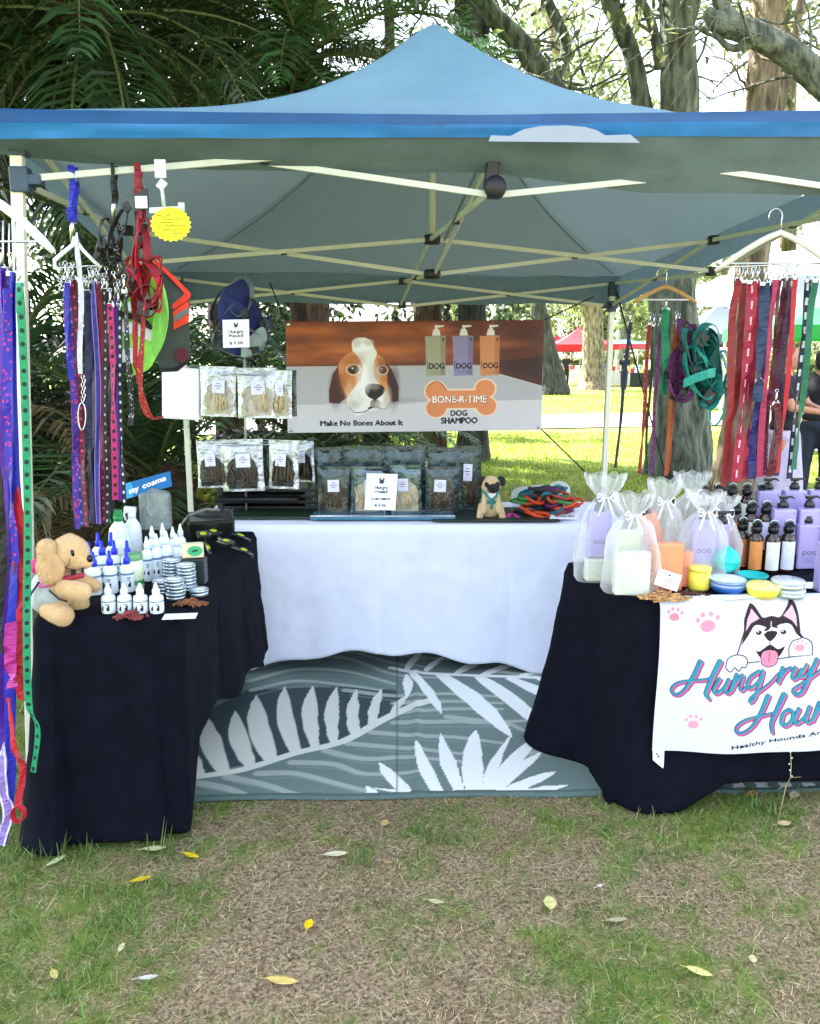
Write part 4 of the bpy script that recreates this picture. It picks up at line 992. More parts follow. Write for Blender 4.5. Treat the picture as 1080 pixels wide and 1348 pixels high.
# white hanger at far left
def hanger(name, label, c, wd, m, hook_h=.09, drop=.10, th=.012, dirv=Vector((1, 0, 0)), bar_=True, barm=None):
    c = Vector(c); root = thing(name, label, 'hanger', tuple(c)); b = MB(); pts = []
    for k in range(13):
        q = -1+2*k/12; pts.append(c+dirv*(q*wd/2)-Vector((0, 0, drop*(abs(q)**1.25))))
    b.tube(pts, [th*.6]+[th]*11+[th*.6], 8, flat=.55); b.build('hanger_arm', m, root)
    h = MB(); hp = [c, c+Vector((0, 0, hook_h*.45))]+[c+Vector((-.022+.024*math.cos(a), 0, hook_h*.6+.026*math.sin(a))) for a in np.linspace(-.4, 3.6, 10)]
    h.tube(hp, .0022, 6); h.build('hook', CHR, root)
    if bar_: bb = MB(); bb.tube([pts[1], pts[-2]], .0035, 8); bb.build('hanger_bar', barm or CHR, root)
    unlocal(root); return root
hanger('coat_hanger', 'white plastic hanger at far left carrying the violet and green leads', W(-12, 262, D0), .30, WHP, drop=.13, bar_=True)
b = MB()
for k, (x, y) in enumerate(((4, 330), (12, 334), (20, 330))): b.tube([W(x, y-40, D0), W(x, y, D0), W(x+1, y+26, D0)], .0025, 6)
tag(b.build('wire_hook', CHR, None, tuple(W(12, 300, D0))), 'three thin wire hooks under the white hanger at far left', 'hook')
# ---- leads hung from the front bar, left
GB = 'dog leads hung under the front gazebo bar'
DB = 2.72
def bz(px): # the bar's height in the picture at px
    return 228-(px-40)*.05
lead([(97, bz(97)-6), (98, 240), (95, 270), (94, 292)], DB, .020, blue, 'blue strap knotted over the gazebo bar, holding the white multi-lead hanger', GB, clip=False, loops=2, gap=.03)
lead([(151, bz(151)-6), (150, 245), (151, 268)], DB, .012, black, 'thin black strap over the gazebo bar above the black harness', GB, clip=False, loops=2, gap=.03)
lead([(182, bz(182)-6), (184, 240), (186, 270), (184, 290)], DB, .020, crimson, 'crimson strap over the gazebo bar beside the yellow tag', GB, clip=False, loops=2, gap=.03)
b = MB(); c0 = W(97, 300, DB); b.tube([W(96, 288, DB), W(95, 300, DB), W(94, 318, DB)], [.006, .008, .004], 8)
b.build('x', CHR)
bpy.data.objects['x'].name = 'swivel_clip'; tag(bpy.data.objects['swivel_clip'], 'bright metal swivel clip at the end of the blue strap', 'clip')
mh = thing('multi_hanger', 'white bent plastic hanger hanging from the blue strap with leads clipped to it', 'hanger', tuple(W(100, 310, DB)))
b = MB(); b.tube([W(97, 312, DB), W(96, 322, DB), W(84, 332, DB), W(72, 342, DB), W(72, 352, DB), W(80, 355, DB)], .007, 8, flat=.6)
b.tube([W(97, 312, DB), W(110, 330, DB), W(125, 345, DB), W(134, 352, DB)], .006, 8, flat=.6); b.build('hanger_arm', WHP, mh)
b = MB(); b.tube([W(72, 352, DB), W(95, 352, DB), W(115, 350, DB), W(134, 350, DB)], .003, 6); b.build('hanger_bar', CHR, mh); unlocal(mh)
for pix, dd, w_, m_, lb in [
    ([(87, 364), (90, 432), (96, 518), (100, 600), (104, 696)], .00, .022, purpstar, 'violet lead with pink dots, leftmost under the white multi hanger'),
    ([(97, 368), (99, 420), (106, 520), (110, 600), (113, 694)], .03, .022, crimpink, 'dark crimson lead with pink dots second from the left under the multi hanger'),
    ([(90, 372), (88, 440), (92, 500)], -.02, .014, blue, 'short blue lead strap in front of the violet lead'),
    ([(114, 382), (116, 470), (118, 560), (120, 690)], .02, .024, navy, 'plain navy lead behind the white strap'),
    ([(124, 370), (126, 450), (129, 560), (131, 690)], .00, .018, S('strap_indigo', '#3a2a90', 'edge', '#8878d8', size=.34), 'indigo lead with light edges beside the navy lead'),
    ([(131, 372), (134, 450), (137, 540), (137, 620)], .03, .016, crimson, 'dark red lead behind the indigo lead'),
    ([(138, 380), (139, 470), (139, 580), (141, 690)], .01, .016, S('strap_black_dots', '#14141c', 'dot', '#b8b8c8', .03, .22), 'black lead with small grey dots right of the indigo lead'),
    ([(146, 400), (148, 460), (149, 520), (151, 658)], -.03, .020, pinkpaw, 'hot pink lead with black paw dots below the black harness'),
    ([(157, 400), (159, 500), (160, 580), (163, 662)], .00, .014, navyw, 'navy lead with white dots just right of the hot pink lead'),
    ([(164, 382), (168, 450), (171, 520), (174, 560)], -.04, .018, blackw, 'black and white printed lead hanging before the vests')]:
    lead(pix, DB+dd, w_, m_, lb, GB)
for pix, dd, w_, m_, lb in [
    ([(92, 366), (96, 440), (102, 530), (106, 600), (109, 692)], .06, .02, S('strap_royal_dot', '#2028a0', 'dot', '#8090f0', .04, .2), 'royal blue lead with pale dots behind the violet lead'),
    ([(119, 372), (122, 450), (124, 560), (125, 690)], .06, .02, S('strap_night', '#14143c'), 'very dark blue lead filling the gap behind the navy lead'),
    ([(127, 380), (131, 470), (134, 560), (136, 688)], .08, .018, crimpink, 'dark crimson lead with pink dots behind the indigo lead'),
    ([(142, 384), (144, 470), (146, 560), (147, 676)], .07, .018, S('strap_night', '#14143c'), 'very dark blue lead behind the hot pink lead'),
    ([(153, 392), (155, 480), (156, 560), (158, 660)], .06, .016, S('strap_violet', '#6a28b8'), 'violet lead in the gap right of the hot pink lead'),
    ([(175, 392), (178, 440), (180, 480), (181, 505)], .04, .016, redw, 'short red printed strap hanging in front of the green vest')]:
    lead(pix, DB+dd, w_, m_, lb, GB)
ws = lead([(101, 306), (104, 350), (106, 420), (108, 492)], DB-.05, .016, S('strap_white', '#dde2ea'), 'white narrow strap hanging in front of the coloured leads', GB, clip=False)
b = MB(); 
for k in range(7): b.tube([W(109+2*math.cos(a)+(k % 2)*1.5, 496+k*5+3*math.sin(a), DB-.05) for a in np.linspace(0, 2*PI, 9)], .0016, 5)
b.tube([W(108+5*math.sin(a), 548-18*math.cos(a), DB-.05) for a in np.linspace(0, 2*PI, 20)], .0022, 6)
tag(b.build('chain_collar', CHR, None, tuple(W(109, 500, DB-.05))), 'silver chain collar loop at the end of the white strap', 'chain')
for k in range(20):
    b = MB(); x = random.uniform(78, 160); y = 345+random.uniform(-4, 30)+abs(x-118)*.15; p_ = W(x, y, DB+random.uniform(-.05, .03))
    b.tube([p_, p_+Vector((random.uniform(-.01, .01), 0, -.022))], .0025, 6); b.tube([p_+Vector((.006*math.cos(a), 0, .006*math.sin(a)+.003)) for a in np.linspace(0, 2*PI, 9)], .0016, 5)
    tag(b.build('snap_clip', CHR, None, tuple(p_)), 'small metal snap clip in the tangle above the hanging leads at left', 'clip', 'loose snap clips on the white multi hanger')
def bundle(name, label, c, m, spec, seed, cat='dog harness', parts=None):
    """harness: several webbing loops that hang together; spec = list of (loop centre px,py, rx,ry px, width m)"""
    rr = random.Random(seed); d = c; root = None
    for k, (x, y, rx, ry, w_) in enumerate(spec):
        if root is None: root = thing(name, label, cat, tuple(W(x, y-ry, d)))
        ang = rr.uniform(-.5, .5); pts = []
        for a in np.linspace(-.2, 2*PI-.1, 22):
            lx, ly = rx*math.cos(a), ry*math.sin(a); px_ = x+lx*math.cos(ang)-ly*math.sin(ang)+rr.uniform(-.6, .6); py_ = y+lx*math.sin(ang)+ly*math.cos(ang)
            pts.append(W(px_, py_, d+.03*math.sin(a*1.5+k)+rr.uniform(-.002, .002)))
        MB().ribbon(pts, [Vector((math.sin(i*.3+k)*.6, .8, .3)).normalized()*w_ for i in range(22)], .0025).build('strap', m if not isinstance(m, list) else m[k % len(m)], root)
        bx = MB(); p_ = pts[rr.randrange(4, 18)]; bx.box(p_, (w_*1.3, .01, w_*1.5), (0, rr.uniform(-.6, .6), 0), bev=.002); bx.build('buckle', parts or BLKP, root)
    return root
h1 = bundle('dog_harness', 'black dog harness bundled at the end of the thin black strap', DB, [black, blackw], [(145, 310, 13, 24, .02), (150, 320, 9, 30, .02), (138, 325, 10, 18, .015), (152, 345, 8, 26, .018), (156, 300, 7, 30, .018), (148, 350, 14, 12, .016)], 3)
b = MB(); b.tube([W(151, 262, DB), W(150, 272, DB), W(149, 288, DB)], [.005, .008, .004], 8); b.build('snap_hook', CHR, h1); unlocal(h1)
h2 = bundle('dog_harness', 'red dog harness with white print hanging on the crimson strap', DB, [red, redw, crimson], [(186, 325, 9, 40, .028), (181, 350, 8, 40, .026), (190, 372, 20, 32, .030), (178, 380, 9, 30, .028), (199, 370, 12, 34, .028), (192, 396, 16, 22, .024), (185, 335, 5, 50, .024), (174, 352, 7, 14, .03), (188, 345, 7, 44, .03), (204, 385, 8, 26, .024)], 5)
b = MB(); b.box(W(186, 266, DB-.02), (.038, .004, .036), bev=.001); b.build('price_label', PAPER, h2)
b = MB(); b.box(W(186, 262, DB-.015), (.046, .004, .062), bev=.001); b.build('backing_card', BLKP, h2); unlocal(h2)
lead([(187, 400), (188, 440), (185, 500), (190, 540), (203, 552), (214, 548)], DB-.03, .020, redw, 'red printed lead curling up at its lower end below the red harness', GB, clip=False)
lead([(176, 420), (180, 480), (186, 520), (200, 548), (212, 550)], DB-.01, .012, red, 'thin plain red lead curling beside the printed red lead', GB, clip=False)
# star tag
def canvas_card(name, cv_, P00, P10, P01, m, parent=None, th=.0012):
    P00, P10, P01 = np.array(P00), np.array(P10), np.array(P01); x0, x1 = cv_.x[0], cv_.x[-1]; y0, y1 = cv_.y[0], cv_.y[-1]
    def f(X, Y):
        u = ((X-x0)/(x1-x0))[..., None]; v = ((Y-y0)/(y1-y0))[..., None]; P = P00+(P10-P00)*u+(P01-P00)*v; return P[..., 0], P[..., 1], P[..., 2]
    o = cv_.sheet(name, f, m, parent); s_ = o.modifiers.new('t', 'SOLIDIFY'); s_.thickness = th; s_.offset = -1; return o
def scribble(cv_, x0, x1, y, amp, w, c, seed):
    rr = random.Random(seed); pts = [(x0+(x1-x0)*k/24, y+rr.uniform(-amp, amp)) for k in range(25)]; cv_.stroke(pts, w, c, smooth=False)
yt = thing('price_tag', 'yellow starburst price tag held by a clear clip on the gazebo bar', 'tag', tuple(W(212, 215, DB-.05)))
b = MB(); q = W(212, 240, DB-.05); b.box(W(211, 222, DB-.05), (.036, .008, .055), bev=.004); b.box(W(213, 243, DB-.05), (.026, .008, .03), (0, .7, 0), bev=.003)
b.tube([W(213, 245, DB-.05), W(216, 272, DB-.05)], .006, 8); b.box(W(220, 276, DB-.05), (.11, .008, .018), (0, -.05, 0), bev=.003); b.box(W(239, 271, DB-.052), (.02, .012, .02), bev=.003)
b.build('tag_clip', mat('clear_plastic', '#cfd6d2', .2, alpha=.75), yt)
b = MB(); cx, cy = 225, 295; pts = []
for k in range(44):
    a = 2*PI*k/44; rr_ = (1 if k % 2 else .90); pts.append((cx+27.5*rr_*math.cos(a), cy+24*rr_*math.sin(a)*(.98)))
pts = [(x, y) for x, y in pts]; ys = DB-.055
b.prism(pts, lambda x, y, o: W(x+.0, y+(x-225)*.03, ys)+Vector((0, -o, 0)), .0015); b.build('starburst_card', mat('card_yellow', '#ecdf10', .6, var=.03), yt)
b = MB(); rr = random.Random(4)
for k, (x0, x1, y) in enumerate(((206, 226, 284), (214, 240, 288), (211, 230, 292.5), (218, 244, 297), (214, 238, 302), (228, 240, 307))):
    b.ribbon([W(x0+(x1-x0)*i/16, y+rr.uniform(-.8, .8), ys-.003) for i in range(17)], Vector((0, 0, .0016)), .0004)
b.build('handwriting', mat('ink', '#3a3a20', .6), yt); unlocal(yt)
# hi-vis vests
def vest(label, prof, d, mats_, panels, seed):
    """prof: outline px; solid quilted fabric panel with thickness and coloured panels"""
    c = W(*prof[0], d); root = thing('dog_vest', label, 'dog vest', tuple(c)); xs_ = [p[0] for p in prof]; ys_ = [p[1] for p in prof]
    def mk(poly, dd, m, nm, th=.006):
        pl = spline(poly+[poly[0]], 3)[:-1] if len(poly) > 6 else poly
        MB().prism(pl, lambda x, y, o: W(x, y, dd+.006*math.sin((x+seed)*.11)+.006*math.sin(y*.07))+Vector((0, -o, 0)), th).build(nm, m, root)
    mk(prof, d, mats_[0], 'vest_body', .010)
    for i, (poly, m) in enumerate(panels): mk(poly, d-.018-.004*i, m, 'vest_panel', .004)
    unlocal(root); return root
HV = mat('hi_vis_green', (.30, .85, .10), .6, var=.08, scale=20); HVW = mat('reflective_silver', '#b8c4c4', .35, .3, var=.1); HVG = mat('vest_grey', '#3c4444', .7, var=.1); HVO = mat('hi_vis_orange', '#f04028', .6)
HVD = mat('hi_vis_lime_dark', (.20, .55, .09), .65, var=.1, scale=20); HVK = mat('vest_black', '#0c0e10', .7); HVS = mat('reflective_light', '#dfe8ec', .3, var=.05)
vest('hi-vis green and silver dog vest behind the red harness', [(138, 408), (150, 402), (168, 396), (182, 372), (198, 362), (212, 368), (220, 392), (222, 420), (216, 450), (206, 470), (196, 486), (176, 494), (160, 490), (154, 478), (146, 472), (136, 462), (132, 446), (136, 430)], DB+.10, [HV],
     [([(134, 424), (156, 420), (180, 426), (205, 434), (204, 450), (178, 441), (152, 436), (133, 441)], HVS), ([(176, 386), (196, 380), (206, 400), (200, 416), (180, 410)], mat('mesh_pale', '#aab8b0', .7, var=.25, scale=120)), ([(152, 462), (170, 458), (190, 462), (189, 476), (168, 480), (154, 474)], HVS), ([(208, 366), (219, 392), (221, 424), (213, 452), (203, 470), (200, 440), (206, 400)], HVD), ([(132, 412), (160, 410), (186, 416), (200, 428), (198, 434), (180, 423), (156, 417), (132, 418)], HVK), ([(168, 398), (180, 396), (184, 408), (170, 410)], HVS), ([(156, 478), (172, 476), (176, 492), (160, 492)], HVK)], 3)
vest('grey dog vest with orange hi-vis shoulder panel and round maroon dot', [(204, 350), (214, 358), (232, 368), (244, 380), (248, 392), (249, 430), (251, 462), (246, 478), (236, 486), (222, 489), (212, 484), (206, 466), (214, 430), (216, 400), (208, 374)], DB+.18, [HVG],
     [([(202, 344), (208, 344), (246, 380), (250, 392), (230, 407), (228, 400), (242, 388), (234, 376)], HVO), ([(228, 410), (249, 396), (249, 424), (229, 434)], HVO), ([(229, 416), (248, 405), (249, 412), (230, 424)], mat('vest_grey_mid', '#6c7472', .5)), ([(231, 462), (238, 457), (246, 461), (248, 470), (240, 478), (231, 472)], mat('vest_maroon', '#5a1028', .7)), ([(209, 484), (230, 484), (250, 472), (250, 476), (234, 489), (212, 490)], HVK)], 9)
# ---- right hangers
hanger('coat_hanger', 'bare wooden hanger under the back right of the gazebo', W(877, 377, 3.95), .30, mat('hanger_wood', '#b98d58', .5, var=.15, scale=25, bump=.1), drop=.075, th=.010, barm=WHP)
hanger('coat_hanger', 'long pale grey hanger at the right edge carrying a row of wide leads', W(1028, 306, 3.0), .44, mat('hanger_pale', '#c4c2b4', .5), drop=.13, th=.011, barm=CHR)
GR = 'dog leads on the pale hanger at the right'; DR = 3.0
b = MB(); b.tube([W(948, 352, DR), W(1090, 346, DR)], .003, 6)
for x in range(965, 1085, 11): b.tube([W(x+3*math.cos(a), 356-(x-965)*.02+6*math.sin(a), DR) for a in np.linspace(0, 2*PI, 9)], .0012, 5)
tag(b.build('lead_rail', CHR, None, tuple(W(1010, 350, DR))), 'thin metal rail with rings below the long pale hanger', 'rail')
for pix, dd, w_, m_, lb in [
    ([(973, 366), (966, 412), (962, 500), (952, 640)], .02, .026, S('strap_brick', '#9c1c24'), 'brick red lead, leftmost on the pale hanger'),
    ([(991, 370), (986, 450), (978, 540), (970, 634)], .00, .036, raspd, 'wide raspberry lead with a pale dashed stripe on the pale hanger'),
    ([(997, 369), (993, 450), (988, 540), (982, 630)], .04, .024, rasp, 'plain raspberry lead behind the dashed one'),
    ([(1008, 372), (1004, 430), (1000, 490), (998, 528)], -.02, .036, S('strap_petrol', '#1c3c64'), 'wide petrol blue lead ending halfway down on the pale hanger'),
    ([(1000, 500), (996, 550), (992, 590), (988, 630)], .02, .030, S('strap_deep_indigo', '#2c2a7c'), 'deep indigo lead below the petrol blue one'),
    ([(1021, 368), (1014, 440), (1007, 520), (1001, 628)], .00, .022, rose, 'rose pink lead right of the petrol blue lead'),
    ([(1033, 366), (1029, 430), (1022, 500), (1018, 540)], .02, .030, maroon, 'maroon lead in the middle of the pale hanger'),
    ([(1041, 366), (1036, 430), (1029, 500), (1020, 626)], .00, .026, plum, 'dark plum lead right of the maroon lead'),
    ([(1048, 364), (1046, 400), (1039, 470), (1031, 560), (1025, 622)], -.02, .016, red, 'narrow scarlet lead beside the dark plum lead'),
    ([(1022, 530), (1026, 570), (1021, 600), (1016, 626)], -.03, .026, S('strap_wine', '#701426'), 'wine red lead end hanging low behind the lavender bottles'),
    ([(1065, 368), (1060, 430), (1054, 478), (1048, 540), (1040, 630)], .00, .022, navydash, 'navy lead with white dashes next to the green one at far right'),
    ([(981, 369), (975, 440), (968, 540), (960, 634)], .05, .022, S('strap_brick', '#9c1c24'), 'brick red lead behind the leftmost one on the pale hanger'),
    ([(1014, 372), (1009, 440), (1003, 520), (996, 628)], .05, .026, S('strap_plumblue', '#30285c'), 'dusky violet lead behind the petrol blue one'),
    ([(1036, 368), (1030, 440), (1023, 540), (1014, 628)], .06, .024, S('strap_wine', '#701426'), 'wine red lead behind the maroon lead'),
    ([(1027, 368), (1022, 430), (1014, 520), (1007, 626)], .04, .016, S('strap_magenta_dark', '#8c2058', 'paw', '#e8a0c0', size=.2), 'magenta printed lead between the rose and maroon leads'),
    ([(1075, 368), (1067, 420), (1060, 490), (1053, 560), (1046, 618)], -.02, .022, tealg, 'plain emerald green lead, rightmost on the pale hanger')]:
    lead(pix, DR+dd, w_, m_, lb, GR, loops=1)
GM = 'dog leads on the bare wooden hanger'; DM = 3.95
for pix, dd, w_, m_, lb in [
    ([(830, 424), (826, 470), (821, 506), (816, 560), (811, 616)], .0, .016, navy, 'thin navy lead hanging alone beside the back right pole'),
    ([(856, 425), (851, 490), (847, 560), (843, 624)], .0, .018, redw, 'red printed lead, leftmost under the wooden hanger'),
    ([(861, 427), (857, 500), (853, 560), (850, 624)], .03, .014, grpat, 'dark green patterned lead under the wooden hanger'),
    ([(869, 427), (865, 500), (861, 560), (857, 624)], .0, .016, purplep, 'purple patterned lead under the wooden hanger'),
    ([(877, 406), (876, 450), (875, 520)], -.02, .034, green, 'wide green lead folded over the wooden hanger bar'),
    ([(890, 424), (887, 470), (882, 540), (876, 626)], .0, .020, orange, 'orange patterned lead under the wooden hanger'),
    ([(894, 426), (891, 500), (886, 560), (881, 622)], .03, .012, redor, 'narrow red and orange lead right of the orange one')]:
    lead(pix, DM+dd, w_, m_, lb, GM)
hp = bundle('dog_harness', 'purple patterned dog harness hanging left of the teal one', DM-.05, [purplep, S('strap_purple', '#6a2468')], [(905, 445, 9, 26, .03), (897, 480, 14, 24, .03), (893, 500, 12, 22, .028), (903, 470, 10, 40, .022), (899, 515, 12, 14, .026), (889, 490, 8, 14, .02)], 8)
q = MB(); pl = spline([(905, 430), (916, 428), (912, 460), (908, 500), (900, 528), (884, 522), (880, 498), (890, 470)], 4); q.prism(pl, lambda x, y, o: W(x, y, DM-.02+.03*math.sin(x*.3))+Vector((0, -o, 0)), .02); q.build('chest_panel', purplep, hp); unlocal(hp)
ht = bundle('dog_harness', 'big teal dog harness with purple lining hanging under the wooden hanger', DM-.10, [teal, teal, S('strap_teal_light', '#2ab8a8')], [(930, 460, 16, 30, .04), (938, 480, 17, 40, .035), (920, 490, 15, 36, .04), (942, 500, 13, 40, .03), (930, 500, 16, 26, .045), (944, 530, 12, 30, .014), (918, 470, 10, 40, .03), (934, 440, 12, 14, .04)], 12)
q = MB(); pl = spline([(922, 434), (936, 436), (946, 460), (950, 500), (944, 530), (930, 520), (922, 540), (916, 510), (922, 470)], 4); q.prism(pl, lambda x, y, o: W(x, y, DM-.07+.04*math.sin(x*.25+y*.1))+Vector((0, -o, 0)), .02); q.build('chest_panel', S('strap_teal_deep', '#0e6c66', 'paw', '#3a2860', size=.3), ht)
MB().ribbon([W(900, 505, DM-.14), W(915, 498, DM-.15), (W(932, 492, DM-.16)), W(942, 490, DM-.14)], Vector((0, 0, .042)), .003).build('belly_strap', S('strap_teal_light', '#2ab8a8'), ht); unlocal(ht)
# ================================================================== DISPLAY STAND, BACK TABLE LEFT
DS = 4.15
st = thing('display_stand', 'slim two-tier wire display stand on the left of the white table', 'stand', (W(325, 690, DS).x, DS, TZ))
b = MB(); b.tube([Vector((W(325, 690, DS).x, DS, TZ)), W(322, 420, DS)], .006, 8); b.build('pole', mat('stand_metal', '#b8bcb8', .35, .6), st)
b = MB(); q = Vector((W(325, 690, DS).x, DS, TZ)); b.lathe([(.001, .012), (.03, .012), (.10, .003), (.10, 0)], q, 24); b.build('base', BLKM, st)
for zpy, rx in ((492, .26), (582, .24)):
    b = MB(); c = W(322, zpy, DS); b.tube([c+Vector((rx*math.cos(a), .14*math.sin(a), 0)) for a in np.linspace(0, 2*PI, 30)], .003, 6)
    b.tube([c-Vector((rx, 0, 0)), c+Vector((rx, 0, 0))], .003, 6); b.build('wire_ring', CHR, st)
b = MB(); b.box(W(342, 655, DS), (.42, .22, .018), bev=.004); b.build('shelf', BLKM, st); unlocal(st)
FOIL = mat('foil_silver', '#b4bac2', .26, .75, var=.35, scale=22, bump=.9, bscale=30); FOILD = mat('foil_teal', (.030, .055, .060), .18, .55, var=.6, scale=16, bump=.9, bscale=34, coat=.5)
WIN = mat('pouch_window', (.012, .013, .014), .12, 0, var=.5, scale=60, coat=.35, bump=.4, bscale=80); CHEW = mat('chew_brown', '#4c3a2a', .7, var=.35, scale=60); CHEWP = mat('chew_pale', '#c9b48a', .7, var=.3, scale=60)
def pouch(c, w, h, label, foil=FOIL, contents='dark', rz=0., tilt=0., group='foil treat pouches', lab=True, seed=0, win=.74):
    """stand-up foil pouch with window, label and contents"""
    root = thing('treat_pouch', label, 'treat pouch', c, group, rz); r = np.random.default_rng(seed); nu, nv = 18, 24
    u, v = np.meshgrid(np.linspace(-1, 1, nu), np.linspace(0, 1, nv), indexing='ij')
    th = (1-u**6)*(.5*np.clip((1-v)/.8, 0, 1)**.6+.03)*w*.28*(1-np.clip((v-.86)/.04, 0, 1)*.9)
    wr = (vnoise(u*3+seed, v*4, 1, seed, 3)-.5)*.020*(1-v*.3)
    for sgn, nm in ((-1, 'front'), (1, 'back')): pass
    X = u*w/2*(1-.05*np.sin(v*PI)); Zz = v*h
    F_ = np.stack([X, -th/2+wr*w*2.5, Zz], -1).reshape(-1, 3); B_ = np.stack([X, th/2-wr*w*.5, Zz], -1).reshape(-1, 3)
    ft = gridfaces(nu, nv); o = npmesh('foil_bag', np.concatenate([F_, B_]), np.concatenate([ft, ft[:, ::-1]+nu*nv]), foil, root, None, True)
    # window: inset oval-topped panel just proud of the front
    uu, vv = np.meshgrid(np.linspace(-1, 1, 12), np.linspace(0, 1, 12), indexing='ij'); sx = win*np.sqrt(np.clip(1-(np.clip(vv-.6, 0, 1)/.42)**2, .02, 1))
    sx = sx*(1+.22*(vnoise(vv*5+seed, uu*0+np.sign(uu)*2, 1, seed+9, 2)-.5)*2); wu = np.clip(uu*sx, -.93, .93); wv_ = .05+vv*.62
    tw = (1-wu**6)*(.5*np.clip((1-wv_)/.8, 0, 1)**.6+.03)*w*.28; wn_ = (vnoise(wu*3+seed, wv_*4, 1, seed, 3)-.5)*.020*(1-wv_*.3)
    npmesh('window', np.stack([wu*w/2, -tw/2+wn_*w*2.5-.003, wv_*h], -1).reshape(-1, 3), gridfaces(12, 12), WIN if contents == 'dark' else mat('pouch_window_pale', '#a8a294', .2, var=.3, scale=50, coat=.5), root, None, True)
    b = MB(); rr = random.Random(seed+5)
    for k in range(9):
        x = rr.uniform(-.5, .5)*w*win; z0 = rr.uniform(.1, .2)*h; z1 = rr.uniform(.35, .58)*h; y = -w*.28*.25-.005
        b.tube([(x, y-.004, z0), (x+rr.uniform(-.01, .01), y-.006, (z0+z1)/2), (x+rr.uniform(-.02, .02), y-.002, z1)], rr.uniform(.002, .0045), 6)
    b.build('chews', CHEW if contents == 'dark' else CHEWP, root)
    if lab:
        l = MB(); l.box((rr.uniform(-.12, .12)*w, -w*.28*.25-.011, h*.6), (w*.34, .001, h*.26), (0, rr.uniform(-.06, .06), 0))
        L_ = l.build('label', mat('label_lilac', '#d8d8ee', .6, var=.02), root); t_ = MB()
        for k in range(3): t_.box((rr.uniform(-.12, .12)*0+l.v[0][0]+w*.17, -w*.28*.25-.012, h*(.66-.045*k)), (w*(.10+.10*(k % 2)), .0006, h*.012))
        t_.build('print', mat('ink_dark', '#26262e', .6), L_)
    root.rotation_euler = (tilt, random.uniform(-.05, .05), rz)
    return root
def pp(px, py, d): v = W(px, py, d); return (v.x, v.y, v.z)
for (px, py, w, h, lb, ct, tz) in [
    (288, 548, 46, 62, 'silver pouch of pale chew sticks on the upper tier of the stand', 'pale', 0), (340, 550, 50, 62, 'silver pouch with cream chews on the upper tier, right of the chew sticks', 'pale', .1),
    (372, 551, 26, 60, 'narrow pouch of brown sticks at the right of the upper tier', 'pale', -.2),
    (281, 642, 38, 60, 'frosted pouch with lilac label on the left of the lower tier', 'dark', .12), (322, 646, 54, 66, 'large silver pouch with dark chews in the middle of the lower tier', 'dark', 0),
    (374, 643, 40, 62, 'silver pouch tilted at the right of the lower tier', 'dark', -.15), (402, 634, 32, 54, 'small pouch in shadow at the right end of the lower tier', 'dark', -.5)]:
    s_ = 4.2/1080; dd = DS-.12 if px != 402 else DS
    r0 = pouch(pp(px, py, dd), w*s_, h*s_, lb, FOIL, ct, rz=tz, seed=px, group='pouches hanging on the display stand')
for (px, py0, h, lb) in ((262, 545, 62, 'narrow black strip pouch left of the pale chew sticks'), (380, 548, 58, 'dark strip pouch at the right end of the upper tier'), (358, 640, 56, 'black pouch half hidden behind the silver pouches of the lower tier')):
    pouch(pp(px, py0, DS-.06), 16*.0039 if px < 300 else 22*.0039, h*.0039, lb, FOILD, 'dark', seed=px, lab=False, group='pouches hanging on the display stand')
wb = thing('paper_bag', 'plain white bag hanging on the left of the stand above the pole', 'bag', pp(238, 552, DS-.1)); b = MB()
b.box(Vector(pp(240, 518, DS-.08)), (.19, .05, .25), (0, .05, -.1), bev=.008); b.box(Vector(pp(275, 505, DS-.03)), (.20, .03, .16), (0, 0, 0), bev=.006); b.build('bag_body', mat('white_paper_bag', '#e4e6e8', .6, var=.04, bump=.2, bscale=12), wb)
b = MB(); b.tube([pp(222, 489, DS-.08), pp(230, 478, DS-.08), pp(244, 480, DS-.08), pp(252, 487, DS-.08)], .002, 6); b.build('handle', WHP, wb); unlocal(wb)
# blue harness with card on the stand top
hb = bundle('dog_harness', 'navy and grey padded dog harness on top of the display stand, behind a price card', DS-.06, [S('strap_grey', '#7c8c98'), navy], [(300, 425, 10, 34, .03), (330, 425, 14, 34, .03), (316, 390, 16, 26, .03), (345, 440, 10, 24, .03), (318, 450, 30, 18, .03), (290, 400, 8, 24, .02)], 15)
b = MB(); pl = spline([(288, 405), (300, 380), (330, 368), (336, 400), (350, 425), (352, 450), (335, 468), (310, 466), (296, 450)], 4); b.prism(pl, lambda x, y, o: W(x, y, DS-.02+.05*math.sin(x*.06))+Vector((0, -o, 0)), .04); b.build('padded_panel', mat('navy_mesh', '#18286a', .7, var=.2, scale=40, bump=.3), hb)
b = MB(); pl = spline([(318, 455), (345, 430), (352, 448), (336, 468), (318, 470)], 4); b.prism(pl, lambda x, y, o: W(x, y, DS-.07)+Vector((0, -o, 0)), .01); b.build('mesh_panel', mat('grey_mesh', '#8a9a98', .6), hb); unlocal(hb)
def price_card(label, P00, P10, P01, lines, seed, name='price_card', cat='price card'):
    a, b_, c_ = Vector(P00), Vector(P10), Vector(P01); w = (b_-a).length; h = (c_-a).length; ny = 64; nx = max(24, int(64*w/h))
    cv_ = Canvas(0, 0, w/h*100, 100, nx, ny, '#eef0f6'); ww = w/h*100
    cv_.ell(ww*.5, 22, 7, 6, '#22242c'); cv_.ell(ww*.44, 15, 2.5, 4, '#22242c'); cv_.ell(ww*.56, 15, 2.5, 4, '#22242c')
    for k, (txt, y, hh, w_) in enumerate(lines): cv_.text(txt, ww*.5-ww*w_/2, y, hh, '#22242c', width=ww*w_, bold=.5)
    o = canvas_card(name, cv_, a, b_, c_, PV); return tag(o, label, cat, None)
